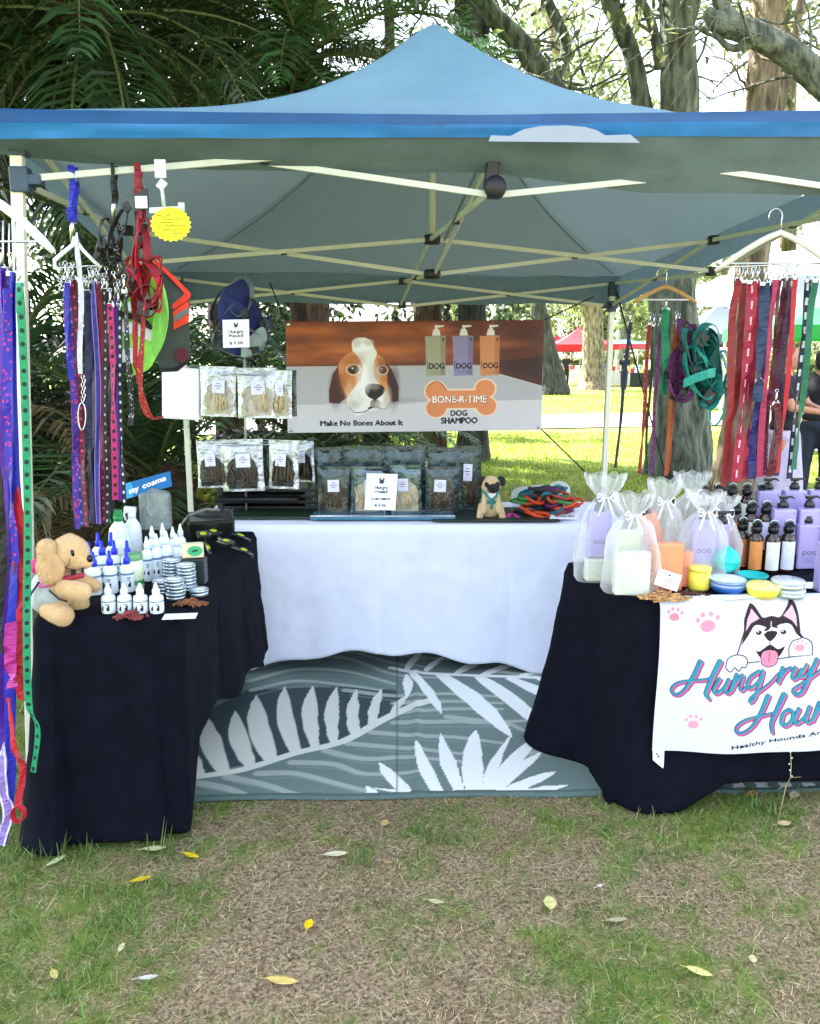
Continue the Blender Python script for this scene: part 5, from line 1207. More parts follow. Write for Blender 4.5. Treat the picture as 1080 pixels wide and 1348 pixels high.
price_card('white price card hanging on the navy harness', W(293, 421, DS-.22), W(328, 420, DS-.22), W(294, 458, DS-.22), [('Hungry', 48, 11, .55), ('Hound', 62, 11, .5), ('$ 5.00', 88, 9, .5)], 1)
# ================================================================== BACK TABLE GOODS
BT = TZ+.004
GP_ = 'treat pouches standing in a row on the back table'
tr_ = thing('display_tray', 'long low teal glass-like tray on the back table under the pouches', 'tray', tuple(onz(510, 683, BT)))
b = MB(); a = onz(408, 686, BT); c_ = onz(600, 686, BT); b.box(((a.x+c_.x)/2, 4.02, BT+.008), (c_.x-a.x, .16, .014), bev=.004); b.build('tray_base', mat('tray_teal', '#2a6c88', .15, var=.3, scale=8, coat=.5), tr_)
b = MB(); b.tube([(a.x, 3.945, BT+.02), (c_.x, 3.945, BT+.02)], .004, 8); b.build('tray_rim', CHR, tr_); unlocal(tr_)
for i, (px, w, h, lb, ct) in enumerate([(438, 44, 62, 'teal foil pouch at the left end of the row on the back table', 'dark'), (482, 44, 62, 'foil pouch mostly behind the big white card', 'pale'), (536, 42, 64, 'foil pouch just right of the big white card', 'pale'), (583, 46, 62, 'foil pouch with grey chews, fourth of the row on the back table', 'dark')]):
    p_ = onz(px, 680, BT+.016); s_ = 4.1/1080; pouch((p_.x, 4.05, BT+.016), w*s_, h*s_, lb, FOILD if i in (0, 3) else mat('foil_steel', '#56646a', .2, .85, var=.2, scale=14, bump=.55, bscale=28), ct, seed=px, group=GP_, rz=random.uniform(-.1, .1))
for i, (px, w, h, lb) in enumerate([(428, 52, 84, 'tall dark teal foil bag at the back left of the pouch row'), (480, 54, 86, 'tall dark teal foil bag behind the big white card'), (535, 56, 86, 'tall dark teal foil bag behind the middle of the pouch row'), (588, 54, 84, 'tall dark teal foil bag behind the fourth pouch'), (618, 34, 86, 'tall dark foil bag with side label at the right end of the pouch row')]):
    s_ = 4.25/1080; p_ = W(px, 680, 4.2); pouch((p_.x, 4.20, BT), w*s_, h*s_, lb, FOILD, 'dark', seed=px+3, group='tall foil bags behind the pouch row', lab=(i == 4), win=.5, rz=random.uniform(-.08, .08))
price_card('large white price card standing in front of the pouch row on the back table', (W(483, 623, 3.96)), (W(524, 624, 3.96)), (W(480, 671, 3.94)), [('Hungry', 42, 8, .42), ('Hound', 53, 8, .4), ('MIXED TREATS', 72, 5, .6), ('$ 5.00', 90, 6, .35)], 2)
price_card('small white price card lying at the front right of the back table', onz(725, 669, BT+.03)+Vector((0, -.06, 0)), onz(761, 669, BT+.03)+Vector((0, -.06, 0)), onz(724, 684, BT+.006)+Vector((0, .01, 0)), [('Harness $20', 80, 22, .7)], 3)
gt = tag(MB().box((-.55, 4.12, BT+.006), (.72, .30, .010), bev=.003).box((-.18, 4.05, BT+.002), (.1, .1, .004)).build('table_runner', mat('runner_green', (.012, .035, .018), .5, var=.3), None, (-.55, 4.12, BT)), 'dark green runner on the left of the back table under the stand', 'runner')
tag(MB().box((.42, 4.08, BT+.004), (.62, .36, .007), bev=.002).build('table_runner', mat('runner_green'.replace('green', 'dark'), (.01, .022, .016), .6, var=.3), None, (.42, 4.08, BT)), 'dark runner on the right of the back table under the ropes', 'runner')
# black crate behind the stand
cr = thing('black_crate', 'low black crate on the back table below the display stand shelf', 'crate', (-.72, 4.3, BT)); b = MB()
for k in range(4): b.box((-.72, 4.3, BT+.02+.03*k), (.55, .26, .016), bev=.003)
for sx in (-1, 1):
    for sy in (-1, 1): b.box((-.72+sx*.26, 4.3+sy*.118, BT+.062), (.03, .028, .124), bev=.003)
b.build('crate_frame', BLKP, cr); unlocal(cr)
# pug plush
def eye(b, p, r=.006): b.ell(p, (r, r, r), n=10)
PG = onz(650, 690, BT); gx_, gy_ = PG.x, 4.02; s = 1.0
pug = thing('plush_dog', 'small sitting pug soft toy in a teal harness on the back table', 'soft toy', (gx_, gy_, BT))
def L(x, y, z): return (gx_+x, gy_+y, BT+z)
TAN = mat('plush_fawn', '#cdb284', .9, var=.15, scale=60, sheen=.5, bump=.4, bscale=300); PBK = mat('plush_black', '#140f10', .9, sheen=.4, bump=.4, bscale=300)
blob('body', [('e', L(0, 0, .055), (.055, .05, .06)), ('e', L(0, -.005, .10), (.042, .04, .05)), ('e', L(0, -.015, .165), (.048, .045, .045)), ('c', L(-.045, -.02, .06), L(-.055, -.05, .015), .018, .017), ('c', L(.045, -.02, .06), L(.055, -.05, .015), .018, .017),
      ('c', L(-.03, -.03, .11), L(-.038, -.055, .04), .016, .014), ('c', L(.03, -.03, .11), L(.038, -.055, .04), .016, .014)], .0045, TAN, pug)
blob('face_mask', [('e', L(.008, -.052, .155), (.030, .018, .024)), ('e', L(-.022, -.046, .172), (.014, .012, .014)), ('e', L(.028, -.046, .172), (.014, .012, .014))], .004, PBK, pug)
for sx, dx in ((-1, -.045), (1, .05)): blob('ear', [('e', L(dx, -.015, .192), (.020, .014, .016), (0, sx*.4, 0)), ('e', L(dx+sx*.008, -.02, .178), (.013, .01, .018))], .004, PBK, pug)
for o_ in list(pug.children): fuzz(o_, 7000, .0035, .0005, 4)
b = MB(); b.ell(L(-.022, -.058, .174), (.006, .004, .006)); b.ell(L(.028, -.058, .174), (.006, .004, .006)); b.ell(L(.006, -.071, .16), (.009, .005, .006)); b.build('eyes_and_nose', mat('glossy_black', '#050505', .1), pug)
blob('chest_bib', [('e', L(.005, -.036, .115), (.024, .014, .026))], .004, mat('plush_white', '#e6e2dc', .9, bump=.3, bscale=300), pug)
b = MB()
b.ribbon([L(.052*math.sin(a), -.048*math.cos(a)-.004, .085) for a in np.linspace(0, 2*PI, 24)], Vector((0, 0, .016)), .003)
b.ribbon([L(-.04, -.02, .14), L(-.022, -.05, .115), L(0, -.056, .095)], Vector((.008, 0, .008)), .003); b.ribbon([L(.04, -.02, .14), L(.024, -.05, .115), L(0, -.056, .095)], Vector((.008, 0, -.008)), .003)
b.ribbon([L(0, -.058, .095), L(0, -.06, .05)], Vector((.014, 0, 0)), .003); b.build('toy_harness', teal, pug); unlocal(pug)
lead([(602, 690), (625, 684), (650, 690), (668, 686)], 3.97, .024, teal, 'teal strap lying on the back table around the pug', 'straps lying on the back table', clip=False)
lead([(664, 686), (674, 676), (684, 684), (672, 690), (700, 686), (722, 684)], 3.97, .02, magenta, 'magenta strap curled beside the pug on the back table', 'straps lying on the back table', clip=False)
# rope toys: rope coils in orange, teal, dark
cols_ = [mat('rope_orange', '#d8481c', .7, var=.3, scale=60, bump=.5, bscale=150), mat('rope_rust', '#a83818', .7, var=.3, scale=60, bump=.5, bscale=150), mat('rope_teal', '#145868', .7, var=.3, scale=60), mat('rope_dark', '#1c1818', .7), mat('rope_plum', '#5a1848', .7), mat('rope_green', '#3a7a38', .7)]
rr = random.Random(21); names = ['orange', 'rust red', 'teal', 'black', 'plum', 'green']
posn = ['at the left', 'left of the middle', 'in the middle', 'right of the middle', 'at the right']
for k in range(40):
    x = rr.uniform(684, 750); lay = rr.random(); y = 676; d_ = 3.99+.15*rr.random(); z_ = BT+.015+lay*.16*(1-abs(x-720)/80)
    c = Vector((W(x, 676, d_).x, d_, z_)); rx_ = rr.uniform(.045, .075); rt = rr.uniform(0, PI); ti = rr.uniform(-.9, .9); b = MB(); rad = rr.uniform(.006, .011)
    M = Euler((ti, rr.uniform(-.4, .4), rt)).to_matrix(); ci = rr.choice([0, 0, 0, 1, 1, 2, 3, 4, 5] if lay > .3 else [4, 2, 3, 0, 1])
    b.tube([c+M@Vector((rx_*math.cos(a), rx_*.42*math.sin(a), .006*math.sin(2*a))) for a in np.linspace(.3*rr.random(), 2*PI-.3, 18)], rad, 7)
    o = b.build('rope_toy', cols_[ci], None, tuple(c)); tag(o, f'{names[ci]} rope toy {posn[min(4, int((x-686)/12.5))]} of the heap by the pug', 'rope toy', 'rope toys heaped on the back table')
# clear plastic boxes / bags behind
ORG = mat('clear_film', '#dfe6e8', .25, alpha=.42, var=.05)
for k, (px, w, h, lb) in enumerate([(690, .13, .11, 'clear plastic bag behind the pug, left one of three'), (712, .15, .12, 'clear plastic bag behind the rope toys, middle one of three'), (735, .12, .14, 'clear plastic bag behind the rope toys, right one of three')]):
    p_ = W(px, 680, 4.3); b = MB(); n_ = 14; rr2 = random.Random(k); prof = [(.001, 0), (w*.5, 0), (w*.55, h*.4), (w*.5, h*.75), (w*.3, h*.95), (.001, h)]
    o = MB().lathe(prof, (p_.x, 4.32, BT), 18, sy=.6)
    o.v = [(x+.012*(vnoise(np.array([x*30]), np.array([z*30]), 1, k, 2)[0]-.5), y+.02*(vnoise(np.array([x*40]), np.array([z*20+y*9]), 1, k+1, 2)[0]-.5), z) for x, y, z in o.v]
    oo = o.build('plastic_bag', ORG, None, (p_.x, 4.32, BT)); tag(oo, lb, 'plastic bag', 'clear bags at the back of the back table')
# ================================================================== LEFT TABLE GOODS
LT = TZ+.004
BW = mat('bottle_white', '#e4eef2', .3, var=.04, coat=.3); LBW = mat('label_white', '#dfeaf0', .5, var=.02); LBB = mat('label_band', '#5c7c9c', .5); BCAP = mat('cap_blue', '#1a2cd0', .3); DOGI = mat('label_dog_print', '#14141a', .6)
def dogprint(b, r, z, s=.012, a0=-PI/2+.35):
    """little sitting dog silhouette wrapped on the label"""
    def P(u, v): a = a0+u/r; return (r*math.cos(a)*1.01, r*math.sin(a)*1.01, z+v)
    for u, v, q in ((0, .0, .55), (.1*s, .55*s, .42), (.25*s, 1.1*s, .34), (-.1*s, .3*s, .45)):
        ring = [P(u+q*s*math.cos(t), v+q*s*math.sin(t)) for t in np.linspace(0, 2*PI, 11)[:-1]]; b.add(ring, [tuple(range(10))])
def squeeze_bottle(label, r=.021, h=.06, neck='cone', m=BW, cap=None, group=None, caph=.035):
    root = thing('grooming_bottle', label, 'bottle', (0, 0, 0), group)
    MB().lathe([(.001, 0), (r*.95, 0), (r, .003), (r, h*.8), (r*.92, h*.92), (r*.5, h), (r*.45, h+.004)], n=20).build('bottle_body', m, root)
    MB().lathe([(r*1.008, h*.12), (r*1.012, h*.125), (r*1.012, h*.72), (r*1.008, h*.725)], n=20).build('label', LBW, root)
    q_ = MB()
    for k_ in range(3): q_.box((r*.25, -r*1.0, h*(.56-.05*k_)), (r*(.7-.15*k_), r*.06, h*.018))
    q_.build('small_print', mat('print_teal', '#4c7080', .5), root)
    b = MB(); b.lathe([(r*1.016, h*.64), (r*1.018, h*.645), (r*1.018, h*.70), (r*1.016, h*.705)], n=20); b.build('label_band', LBB, root)
    b = MB(); dogprint(b, r*1.014, h*.25, r*.42); dogprint(b, r*1.014, h*.25, r*.36, -PI/2-.5); b.build('dog_print', DOGI, root)
    b = MB()
    if neck == 'cone': b.lathe([(r*.55, h), (r*.55, h+caph*.45), (r*.42, h+caph*.5), (r*.16, h+caph), (.001, h+caph*1.03)], n=16)
    else: b.lathe([(r*.5, h), (r*.5, h+caph*.4), (r*.3, h+caph*.5), (r*.22, h+caph*1.0), (.001, h+caph*1.05)], n=14)
    b.build('cap', cap or BW, root); return root
def put(proto, first, loc, label, rz=0, scale=None):
    if first: proto.location = loc; proto['label'] = label; proto.rotation_euler = (0, 0, rz); return proto
    return dup(proto, loc, rz, label, scale)
P0 = squeeze_bottle('x', .022, .058, 'cone', group='small white squeeze bottles in the front row', caph=.036)
for i, (px, nm) in enumerate(((144, 'leftmost, next to the plush dog'), (165, 'second from the plush dog'), (186, 'third from the plush dog'), (207, 'rightmost, next to the stacked tins'))):
    q = onz(px, 806, LT); put(P0, i == 0, tuple(q), f'small white squeeze bottle in the front row, {nm}', random.uniform(-.2, .2))
P1 = squeeze_bottle('x', .023, .095, 'spout', cap=BCAP, group='white bottles with blue spout caps', caph=.05)
lbs = ['white bottle with blue cap right beside the plush dog snout', 'white bottle with blue cap second from the plush dog in the front line', 'white bottle with blue cap at the right of the front line', 'blue capped bottle behind the plush dog snout', 'blue capped bottle in the back line, second from left', 'blue capped bottle in the back line, third from left', 'blue capped bottle at the right end of the back line', 'blue capped bottle farthest back, left', 'blue capped bottle farthest back, right']
for i, (px, py) in enumerate(((126, 782), (147, 780), (169, 778), (120, 766), (137, 765), (153, 764), (170, 764), (132, 752), (149, 751))):
    put(P1, i == 0, tuple(onz(px, py, LT)), lbs[i], random.uniform(-.3, .3))
P2 = squeeze_bottle('x', .019, .115, 'cone', group='tall white bottles with pointed caps', caph=.045)
for i, (px, py) in enumerate(((196, 764), (209, 763), (222, 762), (235, 760), (203, 750), (217, 749), (230, 748), (240, 747))):
    put(P2, i == 0, tuple(onz(px, py, LT)), ['tall white bottle at the left of the front line beside the green jar', 'tall white bottle second in the front line behind the tins', 'tall white bottle third in the front line behind the tins', 'tall white bottle rightmost of the front line, beside the soap', 'tall white bottle at the left of the second line', 'tall white bottle in the middle of the second line', 'tall white bottle right of the middle of the second line', 'tall white bottle at the right end of the second line'][i], random.uniform(-.3, .3), (1, 1, 1+.05*(i % 3)))
# trigger spray bottle
q = onz(160, 748, LT)
tb_ = thing('spray_bottle', 'large white spray bottle with green trigger behind the blue capped bottles', 'spray bottle', tuple(q)); 
MB().lathe([(.001, 0), (.036, 0), (.038, .004), (.038, .13), (.034, .155), (.016, .18), (.014, .19)], n=22).build('bottle_body', mat('bottle_pale_green', '#dcecd8', .3, coat=.3), tb_)
MB().lathe([(.017, .183), (.018, .2), (.013, .205)], n=16).box((.0, 0, .212), (.03, .022, .026), bev=.005).box((-.018, 0, .222), (.05, .016, .014), (0, .2, 0), bev=.004).build('spray_head', mat('spray_green', '#148a4c', .35), tb_)
MB().tube([(-.03, 0, .215), (-.036, 0, .2), (-.030, 0, .175)], .005, 8, flat=.7).build('trigger', mat('spray_green', '#148a4c', .35), tb_)
MB().lathe([(.0385, .03), (.039, .031), (.039, .12), (.0385, .121)], n=22).build('label', mat('label_cream', '#e6f0dc', .5), tb_)
q = onz(178, 744, LT)
t2_ = thing('spray_bottle', 'second white spray bottle with white head right of the green trigger one', 'spray bottle', tuple(q))
MB().lathe([(.001, 0), (.03, 0), (.032, .004), (.032, .14), (.028, .16), (.013, .185), (.012, .19)], n=22).build('bottle_body', BW, t2_)
MB().lathe([(.014, .183), (.015, .2), (.011, .205)], n=16).box((-.006, 0, .216), (.046, .018, .026), (0, .1, 0), bev=.006).build('spray_head', WHP, t2_)
MB().tube([(-.026, 0, .212), (-.03, 0, .195), (-.024, 0, .175)], .004, 8).build('trigger', WHP, t2_)
# jar with green label
q = onz(179, 775, LT); jr = thing('ointment_jar', 'white jar with green and cream label between the bottle groups', 'jar', tuple(q))
MB().lathe([(.001, 0), (.027, 0), (.028, .003), (.028, .10), (.024, .108)], n=22).build('jar_body', BW, jr); MB().lathe([(.0285, .012), (.029, .013), (.029, .075), (.0285, .076)], n=22).build('label', mat('label_olive', '#cfdcb4', .5), jr)
MB().lathe([(.0292, .020), (.0295, .021), (.0295, .034), (.0292, .035)], n=22).build('label_band', mat('band_green', '#3a8848', .5), jr); MB().lathe([(.029, .104), (.030, .106), (.030, .122), (.027, .126), (.001, .126)], n=22).build('lid', mat('lid_green', '#6aa070', .35), jr)
# tins
TIN = mat('tin_silver', '#b4c4cc', .22, .85, var=.1); TLB = mat('tin_label', '#dce8ec', .5, var=.03)
tn = thing('balm_tin', 'x', 'tin', (0, 0, 0), 'round silver tins stacked on the left table')
MB().lathe([(.001, 0), (.030, 0), (.032, .003), (.032, .013)], n=28).build('tin_base', TIN, tn)
MB().lathe([(.032, .012), (.0335, .012), (.0335, .020), (.032, .0225), (.029, .0225), (.001, .0222)], n=28).build('lid', TIN, tn); MB().lathe([(.027, .0228), (.001, .023)], n=28).build('top_label', TLB, tn)
fst = True
for px, py, n_, nm in ((262, 783, 1, 'the lone tin at the right'), (232, 788, 3, 'the front stack'), (215, 780, 2, 'the left stack'), (247, 777, 4, 'the right stack'), (228, 770, 4, 'the back stack')):
    for k in range(n_):
        q = onz(px, py, LT); lab = f'silver round tin, {nm}' if n_ == 1 else f'silver round tin in {nm} of tins, {["bottom", "second from bottom", "third from bottom", "fourth up"][k] if k < n_-1 else "topmost"} one'
        put(tn, fst, (q.x+random.uniform(-.003, .003), q.y, LT+.0235*k), lab, random.uniform(0, 3)); fst = False
# soap box
q = onz(256, 768, LT); sbx = thing('soap_box', 'pale soap box with green oval front beside the tall white bottles', 'soap', (q.x, q.y, LT+.095))
MB().box((0, 0, .026), (.075, .035, .050), bev=.007).build('box_body', mat('soap_cream', '#dcd8a8', .4), sbx)
MB().prism([(.026*math.cos(a)*(1-.0*a), .018*math.sin(a)) for a in np.linspace(0, 2*PI, 25)[:-1]], lambda x, y, o: Vector((x+.008, -.0175-o, .026+y)), .001).build('label', mat('soap_green', '#30a870', .4), sbx)
MB().box((.008, -.0192, .027), (.018, .0008, .006), (0, -.2, 0)).build('print', DOGI, sbx); sbx.rotation_euler = (0, 0, .25)
# riser carrying the soap box
rs = tag(MB().box((q.x, q.y+.005, LT+.046), (.085, .05, .092), bev=.004).build('riser_block', mat('riser_dark', '#1c2a2c', .4, var=.2), None, (q.x, q.y, LT)), 'dark riser box under the green soap box', 'riser')
# grooming tools
TBK = mat('tool_black', (.012, .014, .014), .25, coat=.4, var=.2); TLM = mat('tool_lime', '#b4c820', .35)
def tool(px, py, ang, L_, label, tilt=.5):
    q = onz(px, py, LT); root = thing('grooming_tool', label, 'grooming tool', (q.x, q.y, LT+.012), 'black and lime grooming tools')
    MB().tube([(-L_/2, 0, .0), (-L_*.2, 0, .006), (L_*.1, 0, .004), (L_*.25, 0, .012)], [.010, .013, .011, .009], 10, flat=.7).build('handle', TBK, root)
    MB().box((L_*.36, 0, .016), (L_*.32, .055, .018), (0, 0, 0), bev=.006).build('head', TBK, root)
    MB().ell((-L_*.22, 0, .014), (L_*.11, .008, .005)).build('grip_inlay', TLM, root)
    MB().ell((L_*.36, 0, .026), (L_*.09, .014, .003)).build('head_inlay', TLM, root)
    b = MB()
    for i in range(6): b.tube([(L_*.24+i*L_*.045, -.022, .006), (L_*.24+i*L_*.045, -.022, -.006)], .0012, 5)
    b.build('teeth', CHR, root); root.rotation_euler = (0, -tilt*.3, ang); return root
tool(312, 728, 2.6, .17, 'black grooming comb with lime grip nearest the right table edge'); tool(292, 716, 2.3, .20, 'black brush with lime oval lying behind the nearest comb'); tool(272, 722, 2.0, .18, 'black and lime brush leaning at the left of the tool pile', .9)
tool(285, 700, 2.5, .22, 'long black brush at the top of the tool pile', 1.1); tool(305, 708, 2.9, .18, 'black slicker brush at the back right of the tool pile', .8)
bx = thing('tool_case', 'open black grooming tool case behind the tools', 'case', tuple(onz(272, 712, LT))); b = MB(); q = onz(280, 708, LT)
b.box((q.x-.01, q.y+.02, LT+.05), (.20, .12, .10), (.25, 0, .3), bev=.012); b.build('case_body', TBK, bx)
MB().tube([q+Vector((-.13, -.02, .06)), q+Vector((-.10, 0, .10)), q+Vector((-.03, .02, .125)), q+Vector((.03, .03, .12))], .007, 8).build('handle', mat('case_handle', '#6c7468', .4), bx); unlocal(bx)
# packs with blue header
q = onz(200, 742, LT); pk = thing('fur_toy_pack', 'clear bag of grey fur with a tilted blue header card behind the tall bottles', 'toy pack', tuple(q))
dpk = q.y+.02; cv_ = Canvas(0, 0, 130, 60, 150, 70, '#1f6fb0'); cv_.ell(10, 30, 14, 40, '#3aa0d8'); cv_.text('my', 12, 44, 22, '#f0f4fa', width=26, rise=.12, bold=1.2)
cv_.text('cosma', 50, 38, 20, '#f0f4fa', width=66, rise=.12, bold=1.2)
canvas_card('header_card', cv_, W(163, 637, dpk), W(224, 620, dpk), W(166, 657, dpk), PV, pk)
b = MB(); o_ = blob('fur', [('e', W(208, 668, dpk), (.045, .03, .05)), ('e', W(203, 652, dpk), (.035, .025, .03)), ('e', W(215, 655, dpk), (.03, .025, .03))], .008, mat('fur_grey', '#76827e', .95, var=.4, scale=30, bump=1, bscale=120), pk, 1)
b.box(W(205, 672, dpk), (.115, .07, .145), bev=.02); b.build('clear_bag', mat('clear_bag_grey', '#b8c8c8', .15, alpha=.3), pk)
MB().box(W(180, 690, dpk+.02), (.07, .03, .14), bev=.006).build('inner_pack', BLKP, pk); unlocal(pk)
# treats
def treats(px, py, n_, spread, m, label, seed, stick=False, z=LT):
    c = onz(px, py, z); rr = random.Random(seed); b = MB()
    for k in range(n_):
        x = c.x+rr.gauss(0, spread); y = c.y+rr.gauss(0, spread*.45); zz = z+.004+max(0, .016*(1-abs(x-c.x)/spread/1.6))*rr.random(); a = rr.uniform(0, PI); L_ = rr.uniform(.008, .016)*(2 if stick else 1)
        b.box((x, y, zz), (L_*2, .008, .006), (rr.uniform(-.3, .3), rr.uniform(-.3, .3), a), bev=.002)
    o = b.build('treat_pile', m, None, tuple(c)); return tag(o, label, 'treats', kind='stuff')
treats(250, 796, 90, .022, mat('treat_brown', '#7a4a2c', .7, var=.4, scale=90), 'loose brown treat chips before the stacked tins', 3)
treats(172, 813, 60, .020, mat('treat_red', '#7c3032', .7, var=.4, scale=90), 'loose reddish treat chips at the front edge of the left cloth', 4)
b = MB(); q = onz(236, 813, LT+.001); b.box((q.x, q.y+.01, LT+.002), (.10, .055, .0012), (0, 0, .12)); tag(b.build('paper_card', PAPER, None, tuple(q)), 'blank white card lying flat at the front edge of the left table', 'card')
# plush dog (puppy) – photo coordinates on its own plane, z depth by hand
q = onz(86, 815, LT); DPL = 2.47; sc_ = depth((0, DPL, .9))/1080
pl_ = thing('plush_dog', 'large sitting tan puppy soft toy in grey and pink vest on the left table', 'soft toy', (q.x, DPL, LT))
def A(px, py, dy=0): v = W(px, py, DPL); return (v.x, v.y+dy, v.z)
BG = mat('plush_beige', '#dcb984', .95, var=.07, scale=25, sheen=.6, bump=.35, bscale=350)
k_ = sc_
blob('body', [('e', A(92, 728), (25*k_, 24*k_, 24*k_)), ('c', A(100, 735, -.01), A(116, 738, -.02), 16*k_, 9*k_), ('e', A(80, 770, .01), (23*k_, 24*k_, 30*k_)), ('c', A(92, 768, -.04), A(118, 772, -.06), 13*k_, 12*k_), ('c', A(70, 800, -.02), A(92, 804, -.05), 14*k_, 14*k_), ('c', A(70, 800, .06), A(95, 802, .06), 13*k_, 13*k_),
     ('c', A(92, 768, .05), A(114, 778, .06), 11*k_, 10*k_)], .006, BG, pl_, 2)
blob('ear', [('c', A(70, 718, -.045), A(74, 752, -.058), 13*k_, 11*k_), ('e', A(76, 742, -.055), (19*k_, 7*k_, 22*k_)), ('e', A(68, 722, -.045), (11*k_, 8*k_, 16*k_))], .005, BG, pl_, 2)
blob('ear', [('c', A(84, 716, .045), A(88, 748, .06), 10*k_, 11*k_), ('e', A(86, 742, .06), (14*k_, 7*k_, 18*k_))], .006, BG, pl_, 2)
b = MB(); b.ell(A(103, 724, -.045), (3*k_, 2*k_, 5*k_)); b.build('eye', mat('glossy_black', '#050505', .1), pl_); MB().ell(A(122.5, 733, -.025), (4*k_, 5*k_, 5*k_)).build('nose', mat('glossy_black', '#050505', .1), pl_)
MB().tube([A(101, 726, -.05), A(100, 738, -.053), A(94, 743, -.045)], .0012, 6).tube([A(94, 743, -.045), A(108, 746, -.042), A(118, 743, -.034)], .0012, 6).build('stitching', mat('stitch_tan', '#7c5c34', .8), pl_)
VG = mat('vest_silver', '#aeb6b8', .6, var=.1, scale=30, sheen=.3); PK = mat('vest_pink', '#e070b8', .7)
blob('vest', [('e', A(71, 780, .012), (27*k_, 27*k_, 24*k_)), ('c', A(62, 770, -.0), A(56, 792, .0), 20*k_, 15*k_)], .006, VG, pl_, 2)
for o_ in list(pl_.children):
    if o_.name.split('.')[0] in ('body', 'ear'): fuzz(o_, 26000 if o_.name.startswith('body') else 9000, .0042, .0005, 3)
blob('vest_collar', [('e', A(72, 763, -.0), (24*k_, 26*k_, 7*k_), (0, -.25, 0))], .005, PK, pl_, 1)
blob('bandana', [('c', A(92, 757, -.045), A(116, 752, -.05), 4*k_, 4*k_), ('c', A(92, 757, -.045), A(84, 760, -.03), 4*k_, 4*k_)], .003, mat('bandana_red', '#9c2438', .7), pl_, 1)
MB().box(A(106, 750, -.052), (.016, .006, .03), bev=.002).box(A(117, 748, -.046), (.006, .006, .028), bev=.001).build('toy_buckle', BLKP, pl_); MB().tube([A(62, 760, -.055), A(52, 775, -.06), A(44, 800, -.055)], .0035, 8).tube([A(76, 770, -.062), A(90, 780, -.07), A(100, 784, -.065)], .003, 8).build('vest_trim', mat('trim_black', '#22242a', .6), pl_)
unlocal(pl_)
pc = thing('pink_pouch', 'hot pink fabric pouch behind the tan puppy toy', 'pouch', tuple(onz(50, 760, LT))); q = W(52, 745, 2.62); blob('pouch_body', [('e', q, (.035, .03, .028)), ('e', q+Vector((.02, 0, -.03)), (.03, .03, .03))], .006, mat('fabric_hot_pink', '#d01878', .7), pc); unlocal(pc)
# ================================================================== RIGHT TABLE GOODS
RT = TZ+.004
LAV = mat('bottle_lavender', '#a49ad0', .35, var=.03, coat=.2); PEACH = mat('bottle_peach', '#ec9468', .35, var=.03); SAGE = mat('bottle_sage', '#c4ccae', .35, var=.03); CREAM = mat('box_cream', '#cfd4c4', .45, var=.03)
PUMP = mat('pump_black', (.004, .006, .008), .32); INKM = mat('print_black', '#1a1820', .5)
def textpart(name, txt, w, c, parent, m=INKM, th=.0004):
    V, T_ = texttris(txt); k = w/V[:, 0].max(); o = npmesh(name, np.stack([c[0]-w/2+V[:, 0]*k, np.full(len(V), c[1]), c[2]+V[:, 1]*k], 1), T_[:, ::-1] if False else T_, m, parent); return o
def pump(root, z, s=1.0, m=None):
    m = m or PUMP
    b = MB(); b.lathe([(.001, z), (.019*s, z), (.019*s, z+.012*s), (.014*s, z+.020*s), (.014*s, z+.026*s)], n=16)
    b.lathe([(.005*s, z+.02*s), (.005*s, z+.034*s)], n=10); b.box((-.002, 0, z+.038*s), (.030*s, .017*s, .013*s), bev=.004*s); b.tube([(.0, 0, z+.040*s), (.028*s, 0, z+.041*s), (.038*s, 0, z+.034*s)], [.005*s, .0042*s, .003*s], 8)
    b.build('pump', m, root)
def box_bottle(w=.085, d_=.05, h=.17, m=LAV, txt=True):
    root = thing('shampoo_bottle', 'x', 'bottle', (0, 0, 0), 'lavender pump bottles')
    MB().box((0, 0, h/2), (w, d_, h), bev=.007).lathe([(.016, h-.001), (.016, h+.006), (.012, h+.008)], n=16).build('bottle_body', m, root)
    pump(root, h+.004)
    if txt:
        textpart('print', 'DOG', w*.56, (w*.05, -d_/2-.0006, h*.32), root); MB().box((-w*.27, -d_/2-.0006, h*.33), (.0012, .0006, h*.14)).build('print_bar', INKM, root)
        b = MB()
        for k in range(4): b.box((w*.03, -d_/2-.0006, h*(.26-.035*k)), (w*(.44-.06*(k % 2)), .0006, .0013))
        b.build('small_print', mat('print_grey', '#6a6888', .5), root); MB().box((w*.36, -d_/2-.0006, h*.92), (.004, .0006, .006)).build('corner_mark', mat('print_grey', '#6a6888', .5), root)
    return root
rzr = TH
